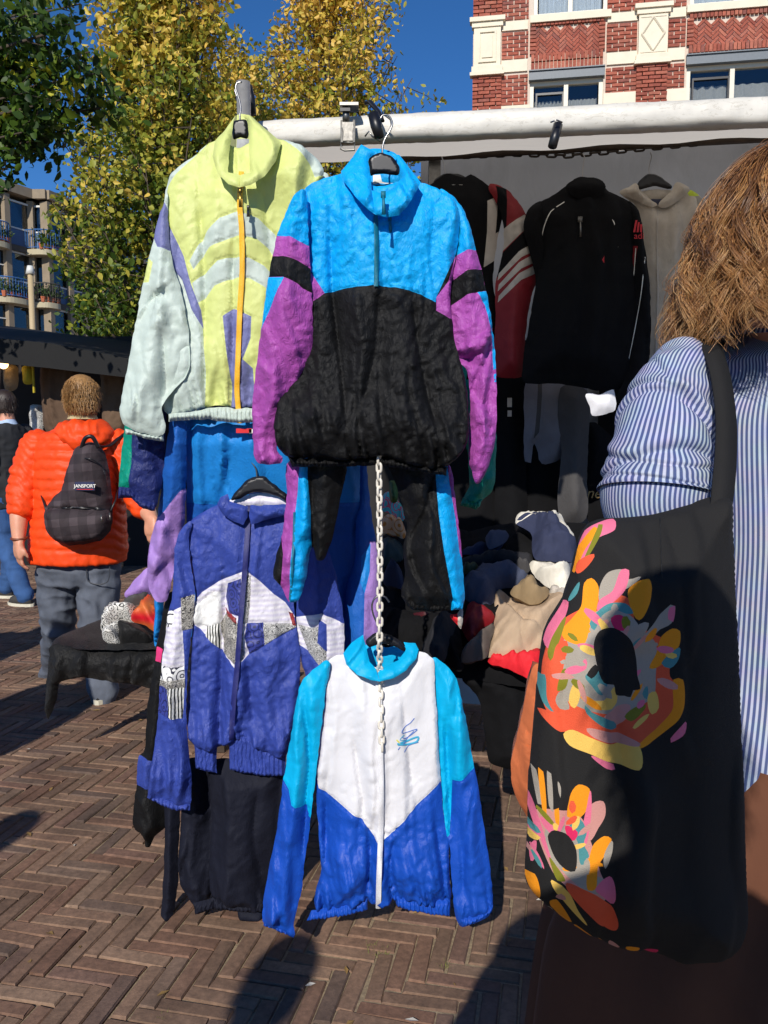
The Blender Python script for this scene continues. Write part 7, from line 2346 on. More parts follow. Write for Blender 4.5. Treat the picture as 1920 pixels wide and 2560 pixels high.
def displace(o, fn):
    me = o.data
    n = len(me.vertices)
    co = np.empty(n * 3); me.vertices.foreach_get('co', co); co = co.reshape(-1, 3)
    no = np.array([tuple(v.normal) for v in me.vertices])
    off = np.array(root_of(o))
    co = co + no * fn(co + off, no)[:, None]
    me.vertices.foreach_set('co', co.ravel()); me.update()


# ---------------------------------------------------------------- man in the orange jacket
pD = lambda x, y, Y: P(*cD([(x, y)])[0], Y)
YO = 4.50
FW = Vector((-.12, .99, 0))
man = thing('person', 'man in an orange quilted jacket and grey jeans walking away with a backpack', 'person', Vector((pD(440, 1800, YO).x, YO, 0)))
hc_ = pD(452, 258, 4.46)
skin = MB()
head_skin(skin, hc_, (-.32, .95, -.05), (0, 0, 1), .245)
limb(skin, [hc_ - Vector((0, .02, .05)), pD(462, 400, 4.48)], [.062, .075])
torso = [(pD(455, 420, YO), .13, .10), (pD(445, 520, YO), .20, .14), (pD(440, 800, YO), .21, .16), (pD(435, 1150, YO), .20, .16)]
skin.rings([(c, (a, 0, 0), (0, b_, 0)) for c, a, b_ in torso], 18)
armL = [pD(205, 505, 4.48), pD(135, 660, 4.46), pD(118, 800, 4.42), pD(106, 900, 4.38), pD(104, 1035, 4.34)]
limb(skin, armL, [.062, .056, .05, .05, .036])
armR = [pD(660, 500, 4.48), pD(735, 680, 4.46), pD(770, 800, 4.40), pD(815, 880, 4.30), pD(840, 925, 4.22)]
limb(skin, armR, [.062, .056, .05, .046, .034])
hand(skin, pD(104, 1040, 4.335), (-.02, -.03, -1), (.75, .6, 0), .19, .75, thumb=1)
hand(skin, pD(838, 915, 4.22), (.05, -.25, -1), (.5, .7, 0), .18, .9, thumb=-1)
legL = [pD(335, 1170, 4.52), pD(330, 1360, 4.52), pD(318, 1500, 4.56), pD(300, 1680, 4.76), pD(285, 1790, 4.9)]
legR = [pD(545, 1170, 4.48), pD(545, 1360, 4.46), pD(540, 1520, 4.42), pD(560, 1760, 4.36), pD(578, 1920, 4.34)]
limb(skin, legL, [.10, .09, .075, .055, .045]); limb(skin, legR, [.10, .09, .075, .055, .045])
sk = skin.build('body', M_SKIN, man, True); remesh_bake(sk, .009, 3)
face_parts(man, hc_, (-.32, .95, -.05), (0, 0, 1), .245)
hair_cap(man, hc_, (-.32, .95, -.05), (0, 0, 1), .238, M_HAIRG, strands=5000, seed=3, length=.034)
# jacket: quilted torso, sleeves, hood
jk = MB()
rows = [(450, 425, .13, .12), (442, 470, .225, .15), (440, 560, .245, .17), (440, 700, .245, .18), (438, 850, .248, .185), (434, 1000, .262, .19), (430, 1110, .268, .19), (430, 1152, .266, .188)]
jk.rings([(pD(x, y, YO - .02), (a, 0, 0), (0, b_, 0)) for x, y, a, b_ in rows], 28)
limb(jk, [pD(212, 520, 4.48), pD(165, 640, 4.46), pD(135, 760, 4.43), pD(125, 860, 4.40)], [.092, .088, .082, .078])
limb(jk, [pD(655, 520, 4.48), pD(725, 670, 4.46), pD(765, 790, 4.40), pD(790, 850, 4.33)], [.09, .086, .08, .07])
jo = jk.build('jacket', M_ORANGE, man, True); remesh_bake(jo, .0085, 5)


def quilt(co, no):
    z = co[:, 2]; x = co[:, 0]; per = .0535
    cx = pD(440, 800, YO).x
    side = np.clip((np.abs(x - cx) - .22) / .05, 0, 1)
    zz = z + side * .25 * np.abs(x - cx) * np.sign(x - cx)
    q = np.abs(np.sin(np.pi * (zz + .006 * vnoise(x * 20, z * 6, 3)) / per)) ** .55
    amp = .011 * (1 - .15 * side)
    low = z < pD(430, 1100, YO).z
    return np.where(low, .010, amp * q) + .003 * vnoise(x * 40, z * 40, 4) + .006 * side * vnoise(x * 24, z * 36, 5)


displace(jo, quilt)
hd = MB()
for a0 in range(15):
    an = math.pi * (.05 + 1.9 * a0 / 14)
hd.rings([(pD(462, 372, 4.46), (.098, 0, 0), (0, .10, 0)), (pD(462, 400, 4.44), (.13, 0, 0), (0, .125, 0)), (pD(466, 450, 4.42), (.155, 0, 0), (0, .14, 0)), (pD(470, 500, 4.40), (.13, 0, 0), (0, .13, 0)), (pD(474, 530, 4.39), (.07, 0, 0), (0, .10, 0))], 24)
ho = hd.build('hood', M_ORANGE, man, True); remesh_bake(ho, .009, 3)
displace(ho, lambda co, no: .010 * vnoise(co[:, 0] * 22, co[:, 2] * 30, 2) + .007 * ridged(co[:, 0] * 30 + co[:, 2] * 12, co[:, 2] * 14, 7))
MB().rings([(pD(458, 350, 4.46), (.072, 0, 0), (0, .074, 0)), (pD(458, 372, 4.455), (.082, 0, 0), (0, .084, 0))], 20, cap=False).build('shirt_collar', plain('striped collar', (176, 160, 120), rough=.9), man, True)
mb = MB(); q = pD(105, 1030, 4.335); mb.tube([q + Vector((math.cos(a) * .04, math.sin(a) * .033, .004 * math.sin(a))) for a in [2 * math.pi * i / 14 for i in range(15)]], .007, 6); mb.build('bracelet', plain('brown leather strap', (110, 56, 36)), man, True)
# jeans
jn = MB()
jn.rings([(pD(432, 1120, YO), (.235, 0, 0), (0, .165, 0)), (pD(432, 1220, YO), (.235, 0, 0), (0, .16, 0)), (pD(432, 1280, YO), (.20, 0, 0), (0, .14, 0))], 22)
limb(jn, [pD(322, 1200, 4.50), pD(328, 1360, 4.52), pD(322, 1500, 4.56), pD(305, 1680, 4.76), pD(290, 1800, 4.9)], [.122, .112, .098, .082, .078])
limb(jn, [pD(548, 1200, 4.48), pD(546, 1360, 4.46), pD(540, 1520, 4.42), pD(560, 1760, 4.36), pD(576, 1915, 4.34)], [.122, .112, .098, .08, .076])
jo2 = jn.build('jeans', M_GREYJ, man, True); remesh_bake(jo2, .010, 4)
displace(jo2, lambda co, no: .010 * ridged(co[:, 0] * 12 + co[:, 2] * 5, co[:, 2] * 13, 9) + .006 * vnoise(co[:, 0] * 30, co[:, 2] * 26, 5))
ribbon(jo2, 'back_pocket', cD([(470, 1190), (480, 1270), (540, 1290), (590, 1270), (600, 1190)]), 4.32, 3, plain('dark seam', (50, 54, 62)), off=-.02, step=6, thick=.002)
for (x, y, Yf, nm) in ((575, 1942, 4.37, 'r'), (285, 1815, 4.93, 'l')):
    q = pD(x, y, Yf); q.z = 0
    mb = MB(); mb.rings([(q + Vector((0, .03, .028)), (.048, 0, 0), (0, .13, 0)), (q + Vector((0, .02, .065)), (.046, 0, 0), (0, .115, 0)), (q + Vector((0, -.03, .11)), (.036, 0, 0), (0, .055, 0))], 16)
    sh = mb.build('shoe', M_SHOE, man, True)
    MB().rings([(q + Vector((0, .03, .004)), (.050, 0, 0), (0, .138, 0)), (q + Vector((0, .03, .03)), (.052, 0, 0), (0, .14, 0))], 18).build('sole', M_SOLE, sh)
# backpack
m = fabric('plaid backpack canvas', (58, 50, 58), rough=.8, crinkle=.3, scale=40)
t = m.node_tree; b = t.nodes['Principled BSDF']
tc = N(t, 'ShaderNodeTexCoord'); mp = N(t, 'ShaderNodeMapping'); mp.inputs['Scale'].default_value = (1, 1, 1); mp.inputs['Rotation'].default_value = (0, .09, 0)
t.links.new(tc.outputs['Object'], mp.inputs[0])
sx = N(t, 'ShaderNodeSeparateXYZ'); t.links.new(mp.outputs[0], sx.inputs[0])
cols = None
acc = []
for ax in ('X', 'Z'):
    a_ = N(t, 'ShaderNodeMath', operation='PINGPONG'); a_.inputs[1].default_value = .046
    t.links.new(sx.outputs[ax], a_.inputs[0])
    g_ = N(t, 'ShaderNodeMath', operation='GREATER_THAN'); g_.inputs[1].default_value = .025; t.links.new(a_.outputs[0], g_.inputs[0])
    acc.append(g_.outputs[0])
ad = N(t, 'ShaderNodeMath', operation='ADD'); t.links.new(acc[0], ad.inputs[0]); t.links.new(acc[1], ad.inputs[1])
dv = N(t, 'ShaderNodeMath', operation='MULTIPLY'); dv.inputs[1].default_value = .5; t.links.new(ad.outputs[0], dv.inputs[0])
t.links.new(ramp(t, dv.outputs[0], [(0, lin(42, 34, 38)), (.5, lin(52, 43, 47)), (1, lin(70, 60, 64))]), b.inputs['Base Color'])
M_PLAID = m
YK = 4.27
bp_ = thing('backpack', 'dark purple plaid backpack worn on the orange jacket', 'backpack', pD(430, 1070, YK))
main = cloth(bp_, 'main_body', cD([(415, 540), (470, 505), (530, 505), (580, 560), (605, 650), (620, 780), (622, 900), (612, 985), (560, 1040), (470, 1062), (380, 1070), (300, 1035), (256, 965), (252, 870), (300, 800), (345, 760), (375, 640)]), YK, M_PLAID, step=6, thick=.11, wid=60, back=.25, puff=.9, seed=201,
             fold=dict(drape=.006, wx=50, wy=60, crush=.003, lines=[(cD([(265, 862), (400, 858), (520, 864), (612, 872)]), 5, -.02), (cD([(360, 850), (430, 950), (480, 930), (560, 860)]), 8, .012)]))
pk = cloth(bp_, 'front_pocket', cD([(268, 870), (400, 862), (530, 868), (606, 880), (600, 980), (560, 1030), (470, 1052), (380, 1058), (300, 1025), (264, 960)]), YK - .07, M_PLAID, step=6, thick=.065, wid=36, back=.2, puff=.9, seed=202, fold=dict(drape=.008, wx=40, wy=40, crush=.004))
ribbon(bp_, 'zip', cD([(270, 866), (400, 858), (530, 862), (608, 874)]), YK, 4, M_HANG, off=.012, step=5, surf=main)
ribbon(bp_, 'zip', cD([(400, 640), (420, 600), (500, 590), (570, 640), (595, 740)]), YK, 3, M_HANG, off=.004, step=5, surf=main)
q = cD([(470, 742)])[0]; yq = surf_depth(main, *q)
lp = MB().box(P(*q, yq - .003), .100, .008, .044).build('logo_patch', plain('navy patch', (28, 36, 74), rough=.7), bp_)
text_part('logo_lettering', 'JANSPORT', lp, P(q[0], q[1], yq - .011), .024, M_WTAG, extr=.0012, offset=.0004)
MB().box(P(q[0], q[1] + 8, yq - .0085), .084, .002, .003).build('logo_underline', M_REDTAG, lp)
for pts in ([(480, 520), (420, 520), (360, 470), (310, 425)], [(540, 520), (600, 520), (650, 480), (690, 450)]):
    MB().tube(smooth_pts([pD(x, y, 4.30 + .05 * i) for i, (x, y) in enumerate(pts)], 5), .018, 8, flat=.35).build('shoulder_strap', M_HANG, bp_, True)
MB().tube(smooth_pts([pD(448, 540, 4.22), pD(470, 480, 4.20), pD(510, 470, 4.2), pD(545, 530, 4.22)], 5), .011, 8).build('grab_handle', M_HANG, bp_, True)
for pts in ([(262, 900), (245, 840), (225, 780)], [(612, 880), (640, 820), (650, 760)]):
    MB().tube([pD(x, y, 4.24 + .05 * i) for i, (x, y) in enumerate(pts)], .006, 6).build('side_strap', M_HANG, bp_, True)
for x, y in ((560, 900), (606, 890)):
    MB().tube([pD(x, y, 4.12), pD(x + 4, y + 40, 4.11)], .005, 6).build('zip_pull', M_STEEL, bp_, True)


# ---------------------------------------------------------------- generic standing figure
def figure(label, base, yaw, H, coat, trousers, hairm, arms='down', group=None, wide=1.0, fine=.014, shoes=None, stride=.12):
    R = Matrix.Rotation(yaw, 3, 'Z'); B = Vector(base)
    T = lambda x, y, z: B + R @ Vector((x * H, y * H, z * H))
    X = R @ Vector((1, 0, 0)); Yv = R @ Vector((0, 1, 0))
    r_ = thing('person', label, 'person', B, group)
    hcen = T(0, .015, .932); f = Yv
    s = MB()
    head_skin(s, hcen, f, (0, 0, 1), .134 * H)
    limb(s, [T(0, -.005, .90), T(0, -.01, .83)], [.034 * H, .04 * H])
    s.rings([(T(0, -.005, .835), X * .06 * H, Yv * .05 * H), (T(0, 0, .80), X * .10 * H * wide, Yv * .062 * H), (T(0, .005, .70), X * .09 * H * wide, Yv * .07 * H), (T(0, 0, .60), X * .08 * H * wide, Yv * .06 * H), (T(0, 0, .50), X * .09 * H * wide, Yv * .066 * H)], 18)
    A = {}
    for k in (-1, 1):
        if arms == 'phone':
            A[k] = [T(.105 * k * wide, 0, .80), T(.16 * k, .0, .69), T(.165 * k, .02, .63), T(.10 * k, .045, .66), T(.045 * k, .055, .70)]
            hd_, pn = (R @ Vector((-.25 * k, .12, .85))), (R @ Vector((-k, .2, 0)))
        else:
            A[k] = [T(.105 * k * wide, 0, .80), T(.125 * k * wide, -.01, .70), T(.135 * k * wide, -.005, .63), T(.14 * k * wide, .02, .55), T(.14 * k * wide, .04, .485)]
            hd_, pn = (R @ Vector((0, .15, -1))), (R @ Vector((-k, .3, 0)))
        limb(s, A[k], [.034 * H, .03 * H, .027 * H, .024 * H, .018 * H])
        hand(s, A[k][-1], hd_, pn, .105 * H, .6, thumb=k)
    L = {}
    for k in (-1, 1):
        L[k] = [T(.05 * k, 0, .51), T(.055 * k, .01 + .2 * stride * k, .38), T(.055 * k, .01 + .4 * stride * k, .28), T(.058 * k, -.01 + .7 * stride * k, .14), T(.058 * k, -.02 + stride * k, .045)]
        limb(s, L[k], [.052 * H, .046 * H, .036 * H, .03 * H, .024 * H])
    remesh_bake(s.build('body', M_SKIN, r_, True), fine * .8, 3)
    face_parts(r_, hcen, f, (0, 0, 1), .134 * H)
    hair_cap(r_, hcen, f, (0, 0, 1), .137 * H, hairm, strands=500, seed=int(abs(B.x) * 100) + 3)
    c = MB()
    c.rings([(T(0, -.008, .85), X * .052 * H, Yv * .05 * H), (T(0, -.005, .825), X * .09 * H * wide, Yv * .062 * H), (T(0, 0, .79), X * .118 * H * wide, Yv * .075 * H), (T(0, .005, .70), X * .108 * H * wide, Yv * .084 * H), (T(0, 0, .60), X * .10 * H * wide, Yv * .076 * H), (T(0, 0, .50), X * .115 * H * wide, Yv * .084 * H), (T(0, 0, .45), X * .118 * H * wide, Yv * .085 * H)], 22)
    for k in (-1, 1):
        limb(c, A[k][:-1] + [A[k][-1] * .75 + A[k][-2] * .25], [.05 * H, .044 * H, .04 * H, .036 * H, .032 * H])
    co_ = c.build('jacket', coat, r_, True); remesh_bake(co_, fine, 4)
    displace(co_, lambda co, no: .007 * vnoise(co[:, 0] * 18, co[:, 2] * 16, 4) + .005 * ridged(co[:, 0] * 14 + co[:, 1] * 9, co[:, 2] * 20, 6))
    tr_ = MB()
    tr_.rings([(T(0, 0, .53), X * .098 * H * wide, Yv * .072 * H), (T(0, 0, .46), X * .10 * H * wide, Yv * .075 * H)], 18)
    for k in (-1, 1):
        limb(tr_, L[k][:-1] + [L[k][-1] + Vector((0, 0, .005 * H))], [.062 * H, .056 * H, .047 * H, .042 * H, .04 * H])
    to_ = tr_.build('trousers', trousers, r_, True); remesh_bake(to_, fine, 4)
    displace(to_, lambda co, no: .006 * vnoise(co[:, 0] * 16, co[:, 2] * 14, 8) + .005 * ridged(co[:, 0] * 10, co[:, 2] * 22, 9))
    for k in (-1, 1):
        q = L[k][-1]; q = Vector((q.x, q.y, 0)) + Yv * .03 * H
        mb = MB(); mb.rings([(q + Vector((0, 0, .03)), X * .028 * H, Yv * .072 * H), (q + Vector((0, 0, .07)), X * .027 * H, Yv * .06 * H), (q - Yv * .025 * H + Vector((0, 0, .12)), X * .022 * H, Yv * .03 * H)], 14)
        sh = mb.build('shoe', shoes or M_SHOE, r_, True)
        MB().rings([(q + Vector((0, 0, .003)), X * .030 * H, Yv * .076 * H), (q + Vector((0, 0, .03)), X * .031 * H, Yv * .077 * H)], 16).build('sole', M_SOLE if shoes else M_SHOE, sh)
    return r_, T, X, Yv


b_ = P(16, 1100, 7.1); b_.z = 0
suit, T, X, Yv = figure('man in a charcoal blazer and blue jeans at the left edge of the street', b_, math.radians(68), 1.88, M_BLAZER, M_BLUEJ, M_HAIRD, shoes=plain('sneaker canvas', (60, 58, 56), rough=.8), fine=.013)
MB().rings([(T(0, -.01, .868), X * .062, Yv * .066), (T(0, -.012, .842), X * .088, Yv * .09)], 18, cap=False).build('shirt_collar', M_SHIRTB, suit, True)
mb = MB(); hc2 = T(0, .015, .932)
for k in (-1, 1):
    c = hc2 + X * k * .036 + Yv * .10
    mb.tube([c + X * .024 * math.cos(a) + Vector((0, 0, .018 * math.sin(a))) for a in [2 * math.pi * i / 12 for i in range(13)]], .0022, 5)
    mb.tube([hc2 + X * k * .062 + Yv * .095 + Vector((0, 0, .008)), hc2 + X * k * .086 + Yv * .0 + Vector((0, 0, .008))], .0022, 5)
mb.build('glasses', M_HANG, suit, True)
GB = 'people standing outside the frame whose shadows fall into it'
figure('tall person holding up a phone where the picture is taken from', Vector((.068, -.25, 0)), math.radians(-3), 1.95, M_COATD, M_BLUEJ, M_HAIRD, arms='phone', group=GB, fine=.018, stride=.0)
ph = thing('phone', 'black phone held up by the photographer', 'phone', Vector((0, -.045, 1.36)))
MB().box((0, -.045, 1.44), .074, .008, .152).build('case', M_HANG, ph)
for lb, (bx_, by_), hh in (('person in a dark coat just left of the photographer', (-.90, -.52), 1.74), ('person in a dark coat standing left of the frame near the camera', (-2.02, .30), 1.72),
                           ('person in a dark coat standing left beside the velvet table', (-2.36, 2.25), 1.80), ('person in a dark coat standing far left near the dark stall', (-3.2, 3.6), 1.75)):
    figure(lb, Vector((bx_, by_, 0)), math.radians(-16), hh, M_COATD, M_GREYJ, M_HAIRD, group=GB, fine=.02, wide=.95, stride=.02)

# ---------------------------------------------------------------- woman with the tote bag
m, t, b = principled('blue and white striped cotton')
at = N(t, 'ShaderNodeAttribute', attribute_name='stripe')
w = N(t, 'ShaderNodeMath', operation='PINGPONG'); w.inputs[1].default_value = .0025; t.links.new(at.outputs['Fac'], w.inputs[0])
fac = N(t, 'ShaderNodeMapRange'); fac.inputs[1].default_value = .0010; fac.inputs[2].default_value = .0016; t.links.new(w.outputs[0], fac.inputs[0])
tc = N(t, 'ShaderNodeTexCoord'); nz = N(t, 'ShaderNodeTexNoise', i_Scale=40.0, i_Detail=5.0); t.links.new(tc.outputs['Object'], nz.inputs[0])
cst = mixc(t, fac.outputs[0], lin(72, 84, 126), lin(176, 182, 200))
t.links.new(mixc(t, .25, cst, nz.outputs['Color'], 'OVERLAY'), b.inputs['Base Color'])
b.inputs['Roughness'].default_value = .8; b.inputs['Specular IOR Level'].default_value = .25
hb2 = N(t, 'ShaderNodeMath', operation='MULTIPLY'); hb2.inputs[1].default_value = .6; t.links.new(fac.outputs[0], hb2.inputs[0])
bp = N(t, 'ShaderNodeBump', i_Strength=.5, i_Distance=.0015); t.links.new(hb2.outputs[0], bp.inputs['Height']); t.links.new(bp.outputs[0], b.inputs['Normal'])
M_STRIPE = m
M_BROWN = fabric('dark brown wool', (92, 56, 38), rough=.9, crinkle=.3, scale=20)


def shell(name, parent, path, rad, mat, nseg=72, nr=70, disp=None, ref=(0, -1, 0), per=None, open_end=True):
    """cloth tube with a lengthwise stripe coordinate; rad: list of (ra, rb)"""
    path = [Vector(p) for p in path]
    k = max(2, nr // (len(path) - 1))
    sp = smooth_pts(path, k)
    n = len(sp)
    rr = []
    for i in range(n):
        f_ = i / (n - 1) * (len(rad) - 1); a = min(int(f_), len(rad) - 2); t_ = f_ - a; t_ = t_ * t_ * (3 - 2 * t_)
        rr.append((rad[a][0] * (1 - t_) + rad[a + 1][0] * t_, rad[a][1] * (1 - t_) + rad[a + 1][1] * t_))
    vs = []; st = []; fs = []
    refv = Vector(ref)
    mean = sum(r_[0] + r_[1] for r_ in rr) / (2 * n)
    for i, p in enumerate(sp):
        d = (sp[min(i + 1, n - 1)] - sp[max(i - 1, 0)]).normalized()
        fr_ = (refv - d * refv.dot(d)).normalized(); sd = d.cross(fr_)
        for j in range(nseg + 1):
            an = 2 * math.pi * j / nseg - math.pi
            dirv = sd * math.sin(an) * rr[i][0] + fr_ * math.cos(an) * rr[i][1]
            dl = disp(i / (n - 1), an) if disp else 0
            vs.append(tuple(p + dirv + dirv.normalized() * dl)); st.append((an + math.pi) * mean + 1.0)
    for i in range(n - 1):
        for j in range(nseg):
            q = i * (nseg + 1) + j
            fs.append((q, q + 1, q + nseg + 2, q + nseg + 1))
    o = mesh_obj(name, vs, fs, mat, parent, True)
    a_ = o.data.attributes.new('stripe', 'FLOAT', 'POINT'); a_.data.foreach_set('value', st)
    return o


wom = thing('person', 'woman with wavy brown hair in a striped shirt seen from behind at the right', 'person', Vector((.60, 1.08, 0)))
hw = P(1972, 636, 1.03)
FWD = Vector((.55, .83, 0))
s = MB()
head_skin(s, hw, FWD, (0, 0, 1), .235)
tb = P(2010, 1400, 1.10)
limb(s, [hw - Vector((0, 0, .06)), Vector((tb.x - .02, 1.085, 1.56))], [.046, .048])
s.rings([(Vector((tb.x - .02, 1.08, 1.585)), (.05, 0, 0), (0, .05, 0)), (Vector((tb.x, 1.08, 1.52)), (.12, 0, 0), (0, .065, 0)), (Vector((tb.x, 1.09, 1.30)), (.125, 0, 0), (0, .085, 0)), (Vector((tb.x, 1.1, 1.10)), (.115, 0, 0), (0, .08, 0)), (Vector((tb.x, 1.1, .92)), (.13, 0, 0), (0, .09, 0))], 18)
aL = [P(1715, 960, .99), P(1664, 1130, .95), P(1632, 1290, .94), P(1612, 1340, 1.05), P(1604, 1335, 1.18)]
limb(s, aL, [.030, .036, .034, .032, .026])
hand(s, aL[-1], (.1, 1, .1), (1, 0, -.2), .17, .8, 1)
aR = [Vector((tb.x + .17, 1.06, 1.50)), Vector((tb.x + .22, 1.10, 1.3)), Vector((tb.x + .22, 1.16, 1.2)), Vector((tb.x + .15, 1.32, 1.22))]
limb(s, aR, [.048, .044, .04, .03]); hand(s, aR[-1], (-.2, 1, .1), (-1, 0, -.2), .17, .8, -1)
for k in (-1, 1):
    lg_ = [Vector((tb.x + .08 * k, 1.1, .92)), Vector((tb.x + .085 * k, 1.12, .5)), Vector((tb.x + .085 * k, 1.1, .06))]
    limb(s, lg_, [.08, .055, .035])
    q = lg_[-1]
    s.rings([(Vector((q.x, q.y + .05, .03)), (.04, 0, 0), (0, .11, 0)), (Vector((q.x, q.y + .02, .07)), (.036, 0, 0), (0, .07, 0))], 12)
remesh_bake(s.build('body', M_SKIN, wom, True), .010, 3)
face_parts(wom, hw, FWD, (0, 0, 1), .235)


def dis_sleeve(t_, an):
    d = .0022 * math.sin(7 * t_ + 2 * an) + .0018 * math.sin(31 * t_ - 2 * an) + .006 * max(0, t_ - .8) / .2
    for t0, sl_, w_, h_ in ((.55, .10, .018, -.006), (.66, .14, .02, -.007), (.75, -.08, .016, -.006), (.84, .10, .02, -.008), (.45, .2, .02, -.004), (.92, -.05, .014, -.004)):
        x = t_ - t0 - sl_ * math.sin(an + 6 * t0)
        d += h_ * (math.exp(-abs(x) / w_) - .55 * math.exp(-((x + w_ * 1.6) / (w_ * 1.8)) ** 2))
    return d


slv = shell('shirt_sleeve', wom, [P(1725, 884, 1.01), P(1702, 915, .985), P(1686, 955, .97), P(1674, 1010, .96), P(1662, 1100, .945), P(1652, 1190, .935), P(1648, 1236, .93)],
            [(.012, .014), (.034, .036), (.043, .044), (.050, .050), (.058, .056), (.064, .060), (.066, .062)], M_STRIPE, disp=dis_sleeve, nseg=90, nr=96)
shell('sleeve_roll', wom, [P(1652, 1196, .937), P(1648, 1236, .932), P(1648, 1246, .932), P(1650, 1232, .934)], [(.064, .060), (.0675, .0635), (.066, .062), (.056, .052)], M_STRIPE, nseg=90, nr=24)
shell('shirt_sleeve', wom, [P(1656, 1150, .94), P(1640, 1240, .935), P(1625, 1310, .94), P(1612, 1345, 1.0), P(1606, 1340, 1.12)], [(.050, .048), (.052, .05), (.052, .05), (.048, .046), (.042, .04)], M_STRIPE, nseg=80, nr=40)


def dis_body(t_, an):
    return .005 * math.sin(3 * an + 5 * t_) + .003 * math.sin(7 * an - 6 * t_) + .002 * math.sin(17 * t_ + 5 * an)


body_sh = shell('shirt_body', wom, [Vector((tb.x - .04, 1.07, 1.66)), Vector((tb.x - .03, 1.075, 1.615)), Vector((tb.x - .02, 1.08, 1.57)), Vector((tb.x - .005, 1.08, 1.48)), Vector((tb.x, 1.09, 1.3)), Vector((tb.x, 1.10, 1.12)), Vector((tb.x, 1.10, .965))],
                [(.052, .055), (.066, .068), (.130, .085), (.172, .112), (.162, .122), (.158, .12), (.178, .132)], M_STRIPE, disp=dis_body, nseg=110, nr=90, ref=(.05, -1, 0))
slr = shell('shirt_sleeve', wom, [Vector((tb.x + .12, 1.07, 1.55)), aR[0] + Vector((.01, 0, 0)), aR[1], aR[2], aR[2] * .5 + aR[3] * .5], [(.04, .04), (.06, .06), (.058, .058), (.055, .055), (.045, .045)], M_STRIPE, nr=48)
# collar band
shell('shirt_collar', wom, [Vector((tb.x - .03, 1.07, 1.675)), Vector((tb.x - .03, 1.072, 1.635)), Vector((tb.x - .03, 1.075, 1.588))], [(.064, .066), (.074, .077), (.094, .095)], M_STRIPE, nr=12)
# skirt
sk_rows = []


def dis_skirt(t_, an):
    return (.004 + .016 * t_) * math.sin(11 * an + 2 * math.sin(3 * an)) + .004 * math.sin(5 * an + 7 * t_)


shell('skirt', wom, [Vector((tb.x - .02, 1.10, 1.0)), Vector((tb.x - .05, 1.09, .86)), Vector((tb.x - .10, 1.08, .70)), Vector((tb.x - .10, 1.08, .45)), Vector((tb.x - .10, 1.08, .28))], [(.150, .118), (.20, .15), (.255, .18), (.275, .20), (.30, .22)], M_BROWN, disp=dis_skirt, nr=40, nseg=96)
# hair: clumped wavy strands over a scalp shell
m, t, b = principled('wavy brown hair')
at = N(t, 'ShaderNodeAttribute', attribute_name='tone')
t.links.new(ramp(t, at.outputs['Fac'], [(0, lin(74, 46, 26)), (.35, lin(132, 88, 50)), (.7, lin(186, 134, 80)), (1, lin(228, 186, 128))]), b.inputs['Base Color'])
b.inputs['Roughness'].default_value = .38; b.inputs['Specular IOR Level'].default_value = .6
M_HAIRW = m
up = Vector((0, 0, 1)); sW = FWD.cross(up)
mb = MB()
for z_, a_, b2 in ():
    pass
hx = hw - FWD * .015
mb.rings([(hx + up * .116, sW * .018, FWD * .018), (hx + up * .108, sW * .045, FWD * .048), (hx + up * .085, sW * .074, FWD * .08), (hx + up * .04, sW * .09, FWD * .096), (hx - up * .03 - FWD * .01, sW * .092, FWD * .09), (hx - up * .08 - FWD * .012, sW * .084, FWD * .08)], 24)
cap = mb.build('hair', plain('brown hair base', (74, 46, 28), rough=.6), wom, True)
rs = random.Random(17)
V = []; Fc = []; tones = []
NP = 22
